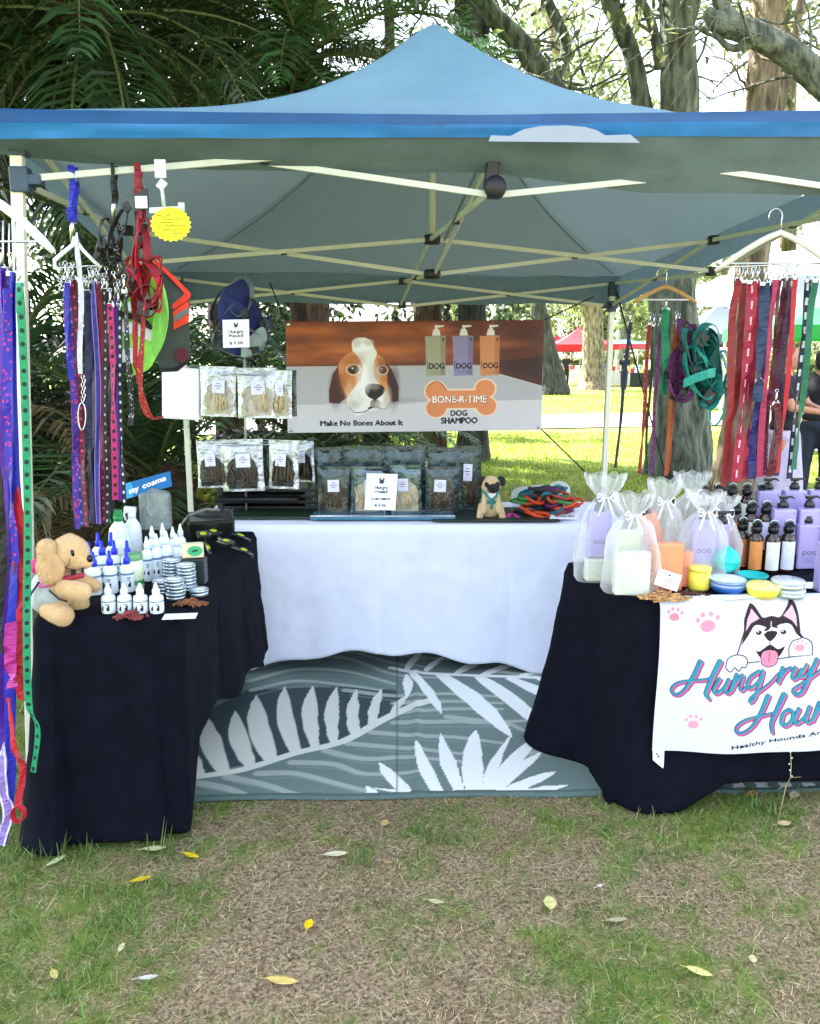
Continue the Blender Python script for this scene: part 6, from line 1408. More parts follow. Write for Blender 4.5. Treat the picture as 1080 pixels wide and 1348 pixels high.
# lavender rows on hidden risers
for k, (yy, hh, x0, x1) in enumerate(((3.04, .055, 1.16, 1.9), (3.155, .105, 1.05, 1.9))):
    tag(MB().box(((x0+x1)/2+.1, yy+.02, RT+hh/2), (x1-x0, .10, hh), (0, 0, .04), bev=.003).build('riser_block', NAVY, None, ((x0+x1)/2, yy, RT)), ['front', 'rear'][k]+' dark step under the bottle rows on the right table', 'riser')
lv = box_bottle(); q0 = onz(1058, 748, RT)
rows = [(onz(1058, 747, RT), 'lavender pump bottle printed DOG, nearest the amber bottles'), (onz(1090, 778, RT), 'lavender pump bottle cut by the right edge of the picture, nearest the table front'), (onz(1097, 750, RT), 'lavender pump bottle in the front row, out at the right edge')]
for k, (x, y, z) in enumerate(((1.235, 3.035, .055), (1.335, 3.04, .055), (1.44, 3.045, .055), (1.225, 3.155, .105), (1.33, 3.16, .105), (1.43, 3.165, .105), (1.53, 3.17, .105))):
    rows.append((Vector((x+.17, y, RT+z+.001)), ['lavender pump bottle in the second row, left one', 'lavender pump bottle in the second row, middle one', 'lavender pump bottle in the second row, right one', 'lavender pump bottle in the rear row, leftmost behind the amber bottles', 'lavender pump bottle in the rear row, second from the left', 'lavender pump bottle in the rear row, third from the left', 'lavender pump bottle in the rear row, rightmost'][k]))
for i, (p_, lb) in enumerate(rows): put(lv, i == 0, tuple(p_), lb, random.uniform(-.08, .08))
# amber bottles with labels
AMB = mat('amber_glass', (.030, .012, .006), .12, coat=.5, var=.2)
def amber(lm, hinge=False):
    root = thing('amber_bottle', 'x', 'bottle', (0, 0, 0), 'dark bottles with black caps and plain labels'); r = .0265
    MB().lathe([(.001, 0), (r*.93, 0), (r, .004), (r, .125), (r*.9, .136), (r*.5, .146), (r*.48, .152)], n=22).build('bottle_body', AMB, root)
    lb_ = MB(); n_ = 16; vs = []
    for z in (.012, .118):
        for k in range(n_+1): a = -PI/2-1.15+2.3*k/n_; vs.append(((r+.0006)*math.cos(a), (r+.0006)*math.sin(a), z))
    lb_.add(vs, [(k, k+1, n_+1+k+1, n_+1+k) for k in range(n_)], 0, True); lb_.build('label', lm, root)
    b = MB(); b.lathe([(.001, .15), (r*.72, .15), (r*.72, .168), (r*.6, .172)], n=18); b.box((0, 0, .182), (.030, .018, .016), bev=.004); b.tube([(0, 0, .184), (.004, -.02, .186), (.005, -.034, .178)], .004, 8)
    b.build('cap', PUMP, root)
    # clear locking clip on the pump
    q_ = MB(); q_.tube([(r*.55*math.cos(a), -.004, .186+r*.42*math.sin(a)) for a in np.linspace(-.3, PI+.3, 12)], .0018, 6); q_.build('pump_clip', mat('clear_cap', '#c4dcd4', .1), root)
    return root
LO, LBR, LW, LL = mat('label_orange', '#e0904c', .5), mat('label_terracotta', '#b46a40', .5), mat('label_ivory', '#e6ece2', .5), mat('label_blue_white', '#d6d8f2', .5)
mk = {}
for i, (px, py, dz, lm, lb) in enumerate([(992, 752, 0, LO, 'amber bottle with orange label at the front of the right table'), (1014, 753, 0, LW, 'amber bottle with ivory label, second in the front row'), (1034, 752, 0, LL, 'amber bottle with pale lilac label next to the DOG bottle'), (974, 748, 0, LBR, 'amber bottle with terracotta label, left end of the front row'),
    ]):
    if lm.name not in mk: mk[lm.name] = amber(lm); put(mk[lm.name], True, tuple(onz(px, py, RT)+Vector((0, 0, dz))), lb)
    else: put(mk[lm.name], False, tuple(onz(px, py, RT)), lb)
pos_ = ['left end', 'second', 'third', 'fourth', 'right end']
for k in range(5): put(mk[[LO, LBR, LW, LL, LBR][k].name], False, (1.215+.058*k-.04, 3.045+.003*k, RT+.0565), f'amber bottle with {["orange", "terracotta", "ivory", "pale lilac", "terracotta"][k]} label in the raised middle row, {pos_[k]}', random.uniform(-.3, .3))
for k in range(5): put(mk[[LBR, LO, LL, LW, LO][k].name], False, (1.145+.058*k-.0, 3.160+.003*k, RT+.1065), f'amber bottle with {["terracotta", "orange", "pale lilac", "ivory", "orange"][k]} label in the rear row, {pos_[k]}', random.uniform(-.3, .3))
# gift bags
def organza():
    t = NT('organza'); p_ = t.n('ShaderNodeBsdfPrincipled'); p_.inputs['Base Color'].default_value = (.86, .88, .90, 1); p_.inputs['Roughness'].default_value = .35
    tr = t.n('ShaderNodeBsdfTranslucent'); tr.inputs['Color'].default_value = (.9, .92, .94, 1); m1 = t.n('ShaderNodeMixShader'); m1.inputs[0].default_value = .45; t.l(p_.outputs[0], m1.inputs[1]); t.l(tr.outputs[0], m1.inputs[2])
    tp = t.n('ShaderNodeBsdfTransparent'); lw = t.n('ShaderNodeLayerWeight'); lw.inputs[0].default_value = .35
    f = t.math('ADD', t.math('MULTIPLY', lw.outputs['Facing'], .5), t.math('ADD', .13, t.math('MULTIPLY', t.noise(22, 4), .22)))
    m2 = t.n('ShaderNodeMixShader'); t.l(f, m2.inputs[0]); t.l(tp.outputs[0], m2.inputs[1]); t.l(m1.outputs[0], m2.inputs[2]); t.l(m2.outputs[0], t.out.inputs[0]); return t.m
ORZ = organza(); RIB = mat('ribbon_white', '#e8ecf2', .4)
def gift_bag(px, py, w, dp, h, label, seed, neck=.70, lean=0):
    neck += .08; h *= .88; w *= 1.10
    q = onz(px, py, RT); root = thing('organza_bag', label, 'gift bag', tuple(q), 'white organza gift bags'); n = 56; prof = [(.93, 0), (1.0, .03), (1.02, .2), (1.0, .4), (.88, .54), (.66, .66), (.30, neck), (.24, neck+.02), (.40, neck+.06), (.60, neck+.12), (.72, neck+.19), (.70, neck+.22)]
    V = []; 
    for i, (r_, z) in enumerate(prof):
        zz = min(z, 1)
        for k in range(n):
            a = 2*PI*k/n; sq = 1/max(abs(math.cos(a))**3.2+abs(math.sin(a))**3.2, 1e-6)**(1/3.2); sq = 1+(sq-1)*(1 if z < .5 else 0)
            ruf = 1+(.16*math.sin(a*9+seed)*min(1, max(0, z-.5)*4) + .05*math.sin(a*5+seed*2)*(z > .15)); rr_ = r_*sq*ruf
            wv = .02*math.sin(a*7+seed)*(z > .8)
            V.append((rr_*math.cos(a)*w/2+lean*z*z*h+.006*math.sin(a*3+z*9+seed), rr_*math.sin(a)*dp/2+.006*math.cos(a*4+z*7+seed), z*h+wv*h))
    m_ = len(prof); Fq = [(i*n+k, i*n+(k+1) % n, (i+1)*n+(k+1) % n, (i+1)*n+k) for i in range(m_-1) for k in range(n)]
    npmesh('bag_fabric', np.array(V), np.array(Fq), ORZ, root, None, True)
    c = Vector((lean*neck*neck*h, 0, neck*h+.01*h)); b = MB(); b.tube([c+Vector((.13*w*math.cos(a), .13*dp*math.sin(a), 0)) for a in np.linspace(0, 2*PI, 20)], .002, 6)
    for sx in (-1, 1):
        b.ribbon([c+Vector((sx*(.012+.02*math.sin(t)), -.16*dp-.01, .014*math.sin(2*t)+.004)) for t in np.linspace(0, PI, 12)], Vector((0, .003, .005)), .0006)
        b.ribbon([c+Vector((sx*(.006+.02*t), -.18*dp-.006*t, -.06*t)) for t in np.linspace(0, 1, 6)], Vector((.008, .004, 0)), .0008)
    b.build('ribbon_bow', RIB, root); return root
gift_bag(791, 762, .165, .13, .44, 'tallest white organza bag at the left end of the right table holding a lavender bottle', 1, .68, .01)
gift_bag(829, 778, .165, .12, .40, 'organza bag in front holding a cream box and sage bottle', 2, .66)
gift_bag(868, 758, .15, .13, .42, 'organza bag behind the orange box, third from the left', 3, .66, .01)
gift_bag(922, 768, .15, .13, .38, 'organza bag holding a lavender bottle above the yellow tub', 4, .68)
gift_bag(945, 756, .13, .12, .34, 'rightmost organza bag with a teal ball, next to the dark bottles', 6, .68, .01)
gift_bag(905, 742, .15, .12, .42, 'organza bag standing at the back between the others', 5, .66)
def inbag(px, py, m, lb, w=.075, h=.17, z=0, rz=0, txt=True, nm='shampoo_bottle', pm=True, dy=0):
    q = onz(px, py, RT); r_ = thing(nm, lb, 'bottle' if pm else 'box', (q.x, q.y+dy, RT+z), None); MB().box((0, 0, h/2), (w, .045, h), bev=.007).build('bottle_body' if pm else 'box_body', m, r_)
    if pm: pump(r_, h)
    if txt: textpart('print', 'DOG', w*.55, (0, -.0232, h*.3), r_)
    r_.rotation_euler = (0, 0, rz); return r_
inbag(786, 762, LAV, 'lavender pump bottle inside the tallest organza bag', .082, .165, .085, .05)
inbag(788, 763, CREAM, 'white box under the lavender bottle inside the tallest organza bag', .10, .08, 0, .05, False, 'gift_box', False)
inbag(829, 780, CREAM, 'cream square box inside the front left organza bag', .118, .145, 0, .0, False, 'gift_box', False, -.012)
inbag(824, 772, SAGE, 'pale sage pump bottle behind the cream box in the organza bag', .085, .205, 0, .1, False, dy=.01)
inbag(876, 776, PEACH, 'big peach orange box standing in front of the organza bags', .100, .165, 0, .03, False, 'gift_box', False)
inbag(900, 771, PEACH, 'narrow peach box right behind the big peach box', .045, .125, 0, .03, False, 'gift_box', False)
inbag(866, 756, PEACH, 'peach pump bottle leaning inside the third organza bag', .07, .2, .04, .2, False).rotation_euler = (0, -.3, .2)
inbag(922, 766, LAV, 'lavender pump bottle inside the organza bag above the yellow tub', .085, .17, .06, -.05, True)
inbag(946, 760, LAV, 'pale lavender bottle with black pump inside the rightmost organza bag', .05, .17, .03, 0, False)
q = onz(920, 775, RT); yt2 = thing('round_tub', 'yellow tub standing in front of the lavender gift bag', 'tub', tuple(q)); YEL = mat('tub_yellow', '#e6dc4c', .4, var=.04)
MB().lathe([(.001, 0), (.033, 0), (.036, .006), (.037, .07)], n=26).build('tub_body', YEL, yt2); MB().lathe([(.0385, .066), (.0385, .078), (.034, .082), (.001, .082)], n=26).build('lid', mat('lid_yellow', '#ecd860', .35), yt2)
q = onz(952, 768, RT); tbm = thing('toy_ball', 'bright turquoise rubber ball toy inside the rightmost organza bag', 'ball', (q.x, q.y-.02, RT+.045)); TURQ = mat('turquoise', '#14bcb4', .35, var=.05)
b = MB(); b.ell((0, 0, .045), (.045, .042, .045), n=24); b.lathe([(.0455, .042), (.047, .045), (.0455, .048)], n=24); b.build('ball_body', TURQ, tbm); MB().lathe([(.012, .086), (.014, .09), (.008, .094), (.001, .094)], n=14).build('valve', TURQ, tbm)
def bowl(px, py, r, h, m, lb, z=0, rimm=None, solid=False):
    q = onz(px, py, RT); ro = thing('pet_bowl', lb, 'bowl', (q.x, q.y, RT+z), 'round dishes along the front of the right table')
    MB().lathe([(.001, 0), (r*.72, 0), (r*.78, .003), (r*.97, h*.85), (r, h), (r*.96, h), (r*.75, .008), (.001, .006)], n=32).build('bowl_body', m, ro)
    MB().tube([(r*.985*math.cos(a), r*.985*math.sin(a), h) for a in np.linspace(0, 2*PI, 33)], .0025, 6).build('rim', rimm or m, ro); return ro
BB = mat('bowl_blue', '#2c64b4', .35); WB = mat('bowl_pale', '#dfeaf4', .3)
bowl(958, 778, .062, .022, BB, 'bottom blue dish of the left stack on the right table'); bowl(958, 778, .064, .022, WB, 'pale dish with blue rim on top of the blue one', .0125, BB); bowl(957, 778, .060, .018, WB, 'small pale dish topmost of the left stack', .026, mat('rim_grey', '#8fa6b8', .3))
bowl(990, 768, .052, .032, TURQ, 'turquoise dish behind the yellow dish')
q = onz(1004, 784, RT); yb_ = thing('pet_bowl', 'yellow covered dish in front of the turquoise one', 'bowl', (q.x, q.y, RT), 'round dishes along the front of the right table'); MB().lathe([(.001, 0), (.045, 0), (.053, .02), (.054, .03)], n=30).build('bowl_body', YEL, yb_); MB().lathe([(.056, .028), (.056, .034), (.048, .042), (.001, .046)], n=30).build('lid', mat('lid_pale_yellow', '#eeec80', .35), yb_)
CLT = mat('tin_clear', '#d4dee0', .15, alpha=.7, coat=.5)
for k in range(2):
    q = onz(1038, 784, RT); ct_ = thing('clear_tin', ['lower', 'upper'][k]+' of two clear round tins beside the yellow dish', 'tin', (q.x-.004*k, q.y, RT+.029*k), 'clear round tins'); MB().lathe([(.001, 0), (.050, 0), (.051, .003), (.051, .02)], n=30).build('tin_base', TIN, ct_); MB().lathe([(.053, .016), (.053, .025), (.050, .028), (.001, .0282)], n=30).build('lid', CLT, ct_)
for (px, py, w, d_, a, lb) in ((975, 787, .13, .05, .2, 'white paper card lying under the front edge of the dishes'), (1062, 772, .10, .08, 0, 'white leaflet lying in front of the DOG bottle')):
    q = onz(px, py, RT); tag(MB().box((q.x, q.y+.01, RT+.0015), (w, d_, .001), (0, 0, a)).build('paper_card', PAPER, None, tuple(q)), lb, 'card')
price_card('white price card leaning on the big peach box', W(868, 748, onz(876, 776, RT).y-.045), W(898, 758, onz(876, 776, RT).y-.045), W(861, 769, onz(876, 776, RT).y-.075), [('Hungry', 52, 12, .5), ('Hound', 68, 12, .5), ('$ 25.00', 90, 9, .4)], 5)
treats(875, 789, 44, .045, mat('treat_stick', '#b08450', .7, var=.5, scale=60), 'loose striped treat sticks before the peach box', 7, True)
treats(908, 784, 50, .018, mat('treat_dark', '#3c2018', .6, var=.4, scale=90), 'small dark treat pile between peach box and yellow tub', 8)
# ================================================================== TREES
def bark(name, c1, c2, sc_=6):
    if name in MC: return MC[name]
    t = NT(name); p_ = t.n('ShaderNodeBsdfPrincipled'); tc = t.n('ShaderNodeTexCoord'); mp = t.n('ShaderNodeMapping'); mp.inputs['Scale'].default_value = (1, 1, .25); t.l(tc.outputs['Object'], mp.inputs[0])
    nz = t.n('ShaderNodeTexNoise'); nz.inputs['Scale'].default_value = sc_; nz.inputs['Detail'].default_value = 8; t.l(mp.outputs[0], nz.inputs['Vector']); f = t.ramp(nz.outputs['Fac'], .35, .65)
    t.l(t.mix(f, lin(c1), lin(c2)), p_.inputs['Base Color']); p_.inputs['Roughness'].default_value = .9
    b = t.n('ShaderNodeBump'); b.inputs['Strength'].default_value = 1; b.inputs['Distance'].default_value = .12; t.l(nz.outputs['Fac'], b.inputs['Height']); t.l(b.outputs[0], p_.inputs['Normal']); t.l(p_.outputs[0], t.out.inputs[0]); MC[name] = t.m; return t.m
BK1 = bark('bark_dark', '#1c1d1a', '#47463c', 9); BK2 = bark('bark_tan', '#4c4236', '#9a8c70', 12); BK3 = bark('bark_grey', '#3a413a', '#7f8778', 12); BKP = bark('bark_palm', '#2a2018', '#5a4632', 14)
LF_D = mat('leaf_dark', None, .45, attr='Col', transl=.3, var=.15, scale=2); 
def leafcloud(name, clumps, n, size, cols, parent, seed, droop=.0, shell=.35):
    """leaf-sized faces in clumps [(c,(rx,ry,rz))]; uneven outline, gaps"""
    r = np.random.default_rng(seed); Vs = []; Cs = []; tot = sum(c[1][0]*c[1][1]*c[1][2] for c in clumps)
    cols = np.array([C3(c) for c in cols])
    for c, rad in clumps:
        m = max(20, int(n*rad[0]*rad[1]*rad[2]/tot)); sub = max(4, m//90)
        sc_ = r.normal(0, 1, (sub, 3)); sc_ /= np.linalg.norm(sc_, axis=1)[:, None]; sc_ *= r.uniform(.25, 1.0, (sub, 1))**.5
        k = r.integers(0, sub, m); p = sc_[k]+r.normal(0, .17, (m, 3)); p = p*np.array(rad)+np.array(c); p[:, 2] -= droop*r.random(m)**2
        tone = r.uniform(.65, 1.35, sub)[k]*r.uniform(.8, 1.2, m)
        a = r.normal(0, 1, (m, 3)); a[:, 2] -= .5; a /= np.linalg.norm(a, axis=1)[:, None]; b = np.cross(a, r.normal(0, 1, (m, 3))); b /= np.linalg.norm(b, axis=1)[:, None]
        L_ = size*r.uniform(.6, 1.4, (m, 1)); q = np.stack([p-a*L_/2, p+b*L_*.22, p+a*L_/2, p-b*L_*.22], 1); Vs.append(q.reshape(-1, 3)); Cs.append(np.repeat(cols[r.integers(0, len(cols), m)]*tone[:, None], 4, 0))
    V = np.concatenate(Vs); return npmesh(name, V, np.arange(len(V)).reshape(-1, 4), LF_D, parent, np.concatenate(Cs))
def trunk(paths, m, parent, seed=0):
    b = MB(); rr = random.Random(seed)
    for pts, rad in paths:
        P_ = spl(pts, 6); n = len(P_); rs = [rad[0]+(rad[-1]-rad[0])*i/(n-1) for i in range(n)]
        if len(rad) > 2: rs = list(np.interp(np.linspace(0, 1, n), np.linspace(0, 1, len(rad)), rad))
        k0 = len(b.v); b.tube(P_, rs, 14)
        for i in range(n):      # lumps and buttresses
            for k in range(14):
                x, y, z = b.v[k0+i*14+k]; c = P_[i]; f = 1+.12*math.sin(k*PI*2/14*3+i*.3)+.10*(rr.random()-.5); b.v[k0+i*14+k] = (c.x+(x-c.x)*f, c.y+(y-c.y)*f, z)
    return b.build('trunk', m, parent)
def twigs(base_pts, n, L_, r0, seed, parent, m, spread=1.0, up=.2):
    b = MB(); rr = random.Random(seed)
    for k in range(n):
        p = Vector(rr.choice(base_pts)); p = p+Vector((rr.uniform(-.2, .2),)*3); d = Vector((rr.gauss(0, 1)*spread, rr.gauss(0, .6), rr.gauss(up, .7))).normalized(); pts = [p]; LL_ = L_*rr.uniform(.5, 1.3)
        for i in range(7):
            d = (d+Vector((rr.gauss(0, .25), rr.gauss(0, .25), rr.gauss(-.03, .25)))).normalized(); pts.append(pts[-1]+d*LL_/7)
            if i in (2, 4): 
                e = (d+Vector((rr.gauss(0, .8), rr.gauss(0, .5), rr.gauss(0, .8)))).normalized(); q_ = pts[-1]; b.tube([q_, q_+e*LL_*.2+Vector((0, 0, .05)), q_+e*LL_*.45], [r0*.5, r0*.35, r0*.1], 5)
        b.tube(pts, list(np.linspace(r0, r0*.2, 8)), 6)
    return b.build('twigs', m, parent)
def tr_pts(lst, d): return [W(x, y, d) for x, y in lst]
PALE_HAZE = [(.24, .29, .11), (.30, .33, .15), (.18, .24, .08), (.36, .36, .18)]; OLIVE = [(.05, .08, .02), (.08, .11, .03), (.11, .14, .045)]; DARKG = [(.010, .024, .008), (.018, .038, .012), (.030, .055, .015), (.007, .017, .006)]  # palest set has haze and sun glare put into the leaf colour
# near right tree, forked
t1 = thing('tree', 'dark broad-based tree trunk behind the wooden hanger, forking above the canopy', 'tree', tuple(onz(897, 628)))
d1 = onz(897, 628).y; base = onz(897, 630)
M1 = [Vector((base.x, d1, -.1))]+tr_pts([(896, 560), (893, 480), (888, 400), (890, 300), (893, 150), (893, 60), (892, -60), (880, -200)], d1)
trunk([(M1, [.44, .36, .32, .30, .27, .22, .20, .2, .15]), (tr_pts([(888, 330), (868, 230), (848, 150), (833, 70), (800, -5), (780, -80), (760, -200)], d1+.2), [.2, .13, .11, .1, .09, .08]),
       (tr_pts([(884, 350), (820, 230), (727, 118), (688, 58), (640, 8), (600, -60), (560, -140)], d1+.5), [.2, .15, .14, .12, .10, .08]), (tr_pts([(892, 60), (912, 0), (930, -80)], d1), [.12, .07]), (tr_pts([(727, 118), (745, 60), (720, 0), (705, -70)], d1+1.5), [.08, .07, .07, .06]),
       (tr_pts([(870, 90), (858, 30), (835, -20), (830, -90)], d1-.2), [.06, .05, .04])], BK3, t1, 3)
twigs(tr_pts([(730, 60), (800, 40), (850, 20), (900, 90), (760, 120), (840, 100), (700, 20), (880, 40)], d1+.6), 34, 1.5, .022, 4, t1, BK3)
leafcloud('crown', [((base.x-1.5, d1-1, 7.6), (3.4, 3, 1.4)), ((base.x+2, d1-.5, 7.2), (2.6, 2.5, 1.4)), ((base.x-.5, d1+.5, 5.6), (2.8, 1.4, .8))], 5200, .13, PALE_HAZE+OLIVE, t1, 5, .8); unlocal(t1)
t2 = thing('tree', 'tan barked tree trunk behind the row of wide leads at right', 'tree', tuple(onz(980, 655))); d2_ = onz(980, 655).y; base = onz(972, 655)
trunk([([Vector((base.x, d2_, -.1))]+tr_pts([(975, 590), (982, 500), (990, 400), (994, 300), (1000, 155), (1010, 60), (1016, -40), (1020, -200)], d2_), [.34, .25, .2, .17, .17, .16, .16, .15, .12]), (tr_pts([(1040, 330), (1038, 150), (1036, 60), (1030, -20), (1030, -100)], d2_+3), [.1, .1, .1, .09]),
       (tr_pts([(994, 250), (1030, 120), (1050, 30), (1062, -60)], d2_+.2), [.08, .05, .03])], BK2, t2, 6)
twigs(tr_pts([(1010, 50), (1000, 100), (1040, 90), (1060, 40)], d2_), 16, 1.2, .016, 7, t2, BK2)
leafcloud('crown', [((base.x+.5, d2_+1, 7.6), (2.6, 3, 1.6)), ((base.x+1.5, d2_+2, 5.4), (1.6, 1.6, .9))], 2600, .13, PALE_HAZE+OLIVE, t2, 8, .8); unlocal(t2)
t3 = thing('tree', 'tree whose thick leaning branch crosses the upper right corner', 'tree', (6.2, 8.2, 0)); d3 = 8.0
trunk([([Vector((6.2, 8.2, -.1)), Vector((6.15, 8.15, 1.5)), Vector((6.1, 8.1, 3)), Vector((6.2, 8, 4.6)), Vector((6.4, 8, 7))], [.4, .3, .27, .24, .18]),
       ([Vector((6.1, 8.1, 3.0)), *tr_pts([(1180, 190), (1130, 145), (1080, 103), (1035, 66), (985, 42), (945, 28), (930, 12)], d3)], [.22, .18, .15, .13, .12, .11, .09, .04]), (tr_pts([(985, 42), (950, 8), (935, -40)], d3), [.08, .06, .03]), (tr_pts([(1000, 52), (960, 62), (925, 20)], d3), [.05, .03, .012]), (tr_pts([(960, 34), (930, 38), (905, 36)], d3), [.04, .02, .008])], BK3, t3, 9)
twigs(tr_pts([(1060, 80), (1000, 50), (950, 30)], d3), 10, 1.0, .014, 10, t3, BK3)
leafcloud('crown', [((4.6, 8, 7.0), (3, 2.6, 1.5))], 2200, .13, PALE_HAZE+OLIVE, t3, 11, .8); unlocal(t3)
t4 = thing('tree', 'dark tree trunk standing behind the banner, seen under it and above the canopy', 'tree', tuple(onz(620, 606))); d4 = onz(620, 606).y; base = onz(620, 606)
trunk([([Vector((base.x, d4, -.1))]+tr_pts([(621, 560), (622, 400), (620, 200), (617, 60), (615, -20), (610, -200)], d4), [.30, .23, .2, .2, .2, .2, .16]), (tr_pts([(620, 120), (640, 40), (648, -30)], d4), [.07, .05, .04]), (tr_pts([(510, 140), (512, 40), (508, -40)], d4+1), [.08, .08, .07])], BK1, t4, 12)
twigs(tr_pts([(620, 30), (650, 60), (600, 10), (560, 0), (700, 60)], d4), 26, 1.6, .02, 13, t4, BK1)
leafcloud('crown', [((base.x-.6, d4, 7.7), (3.2, 2.6, 1.5)), ((base.x+1.2, d4+2, 5.6), (1.6, 1.5, .7))], 2600, .13, PALE_HAZE+OLIVE, t4, 14, .6); unlocal(t4)
# dark tree added to shade the stall, crown mostly above the view
t5 = thing('tree', 'added large dark spreading tree, crown out of view, shading the stall from the left behind the palms', 'tree', (-5.2, 10.5, 0))
trunk([([Vector((-5.2, 10.5, -.1)), Vector((-5.1, 10.4, 2)), Vector((-4.9, 10.1, 4)), Vector((-4.6, 9.6, 6.5)), Vector((-4.3, 9, 8.5))], [.5, .38, .34, .28, .14]), ([Vector((-4.9, 10.1, 4)), Vector((-3.6, 8.6, 5.6)), Vector((-2, 7.2, 7))], [.2, .14, .06]), ([Vector((-4.8, 9.9, 5)), Vector((-6.6, 8.6, 6.5)), Vector((-8, 7, 7.4))], [.18, .12, .05])], BK1, t5, 15)
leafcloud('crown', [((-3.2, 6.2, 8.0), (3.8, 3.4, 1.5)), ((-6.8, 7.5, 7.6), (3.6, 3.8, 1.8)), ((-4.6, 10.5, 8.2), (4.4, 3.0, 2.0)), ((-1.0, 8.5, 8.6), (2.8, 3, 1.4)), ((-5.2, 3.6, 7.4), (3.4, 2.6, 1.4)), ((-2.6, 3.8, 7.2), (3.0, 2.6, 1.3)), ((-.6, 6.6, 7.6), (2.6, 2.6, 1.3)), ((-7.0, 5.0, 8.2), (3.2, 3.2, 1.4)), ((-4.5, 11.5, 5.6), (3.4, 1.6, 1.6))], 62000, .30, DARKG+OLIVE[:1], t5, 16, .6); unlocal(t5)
# far trees
ft = [(14, 47, 15, PALE_HAZE, 'pale feathery tree far behind at the centre right'), (22, 52, 17, PALE_HAZE, 'tall pale tree far behind the right hangers'), (6, 56, 13, PALE_HAZE, 'pale tree far behind the red canopy stall'), (30, 60, 18, PALE_HAZE, 'broad pale tree at the far right behind the green stall'), (1, 50, 14, OLIVE+PALE_HAZE, 'olive green tree far behind the banner top'), (-8, 48, 14, OLIVE, 'dull green tree far behind the palms'), (38, 50, 15, PALE_HAZE, 'pale tree far right beyond the frame edge'), (18, 66, 12, OLIVE+PALE_HAZE, 'low rounded tree in the far distance between the stalls'), (-20, 44, 14, OLIVE, 'dark far tree at the left'), (10, 70, 11, OLIVE+PALE_HAZE, 'low far tree behind the red canopy')]
for i, (x, y, h, cc, lb) in enumerate(ft):
    y += 9; tt = thing('tree', lb, 'tree', (x, y, 0)); rr = random.Random(i)
    trunk([([Vector((x, y, -.1)), Vector((x+rr.uniform(-.4, .4), y, h*.25)), Vector((x+rr.uniform(-1, 1), y, h*.5)), Vector((x+rr.uniform(-1.5, 1.5), y, h*.85))], [.42, .34, .26, .08]), ([Vector((x, y, h*.3)), Vector((x+2, y, h*.5)), Vector((x+3, y, h*.7))], [.18, .1, .04]), ([Vector((x, y, h*.35)), Vector((x-2, y, h*.55)), Vector((x-3.2, y, h*.7))], [.16, .1, .04])], BK2 if i % 2 else BK3, tt, i)
    cl = [((x+rr.uniform(-3.4, 3.4), y+rr.uniform(-2, 2), h*rr.uniform(.32, .95)), (rr.uniform(1.4, 2.6), 1.8, rr.uniform(1.0, 1.9))) for _ in range(8)]
    leafcloud('crown', cl, 5200, .42, cc, tt, 40+i, 2.0); unlocal(tt)
t6 = thing('tree', 'straight tree trunk on the lawn in front of the red canopy stall', 'tree', tuple(onz(781, 513))); q = onz(781, 513)
trunk([([Vector((q.x, q.y, -.1)), *tr_pts([(780, 495), (781, 450), (782, 400), (772, 250), (745, 110), (725, 20), (715, -40)], q.y)], [.85, .55, .48, .45, .4, .3, .25, .2]), (tr_pts([(778, 430), (762, 385), (740, 350)], q.y), [.2, .14, .08])], BK2, t6, 31)
cl = [(tuple(W(780+dx, yy, q.y)), (2.6, 2, 1.5)) for dx, yy in ((-50, 330), (60, 340), (-20, 290), (-80, 120), (40, 60), (-40, 30), (90, 150))]; leafcloud('crown', cl, 6000, .34, PALE_HAZE, t6, 32, 2.5); unlocal(t6)
q = onz(745, 512); t7 = thing('tree', 'wide buttressed dark trunk right beside the banner edge', 'tree', (q.x-1.2, q.y-6, 0)); y7 = q.y-6
trunk([([Vector((W(722, 512, y7).x, y7, -.1)), *tr_pts([(717, 480), (712, 430), (708, 380), (700, 200)], y7)], [.95, .62, .4, .3, .25]), ([Vector((W(742, 516, y7).x, y7, -.05)), *tr_pts([(728, 485), (716, 440)], y7)], [.25, .2, .15])], BK1, t7, 33); unlocal(t7)
# far hedge and shrubs
for i, (x, y, rx, h, cc, lb) in enumerate([(-6, 15.5, 4.5, 4.6, DARKG, 'dense dark shrubbery behind the palms at the left'), (-1.2, 16.5, 3.0, 3.4, DARKG, 'dark bushes behind the palms left of the banner'), (-12, 14, 5, 5.5, DARKG, 'dark bushes at the far left'), (-3.3, 12.5, 2.2, 2.2, DARKG, 'low dark shrub between the palm trunks'), (-5.5, 9.8, 1.8, 2.4, DARKG, 'dark shrub left of the first palm'),
      (12, 62, 12, 3.4, PALE_HAZE, 'long pale hedge beyond the stalls'), (34, 64, 12, 4, PALE_HAZE, 'pale hedge beyond the stalls at far right'), (-14, 60, 14, 4.5, OLIVE, 'olive hedge beyond the lawn at left')]):
    th_ = thing('shrub', lb, 'shrub', (x, y, 0)); rr = random.Random(90+i)
    cl = [((x+rr.uniform(-rx, rx), y+rr.uniform(-.8, .8), h*rr.uniform(.15, .7)), (rx*.35, 1.1, h*.28)) for _ in range(9)]; leafcloud('leaves', cl, 5200 if y < 20 else 4200, .17 if y < 20 else .5, cc, th_, 60+i)
    b = MB(); [b.tube([(x+k*rx*.3, y, -.05), (x+k*rx*.33, y, h*.5)], [.05, .02], 6) for k in (-2, -1, 0, 1, 2)]; b.build('stems', BK1, th_); unlocal(th_)
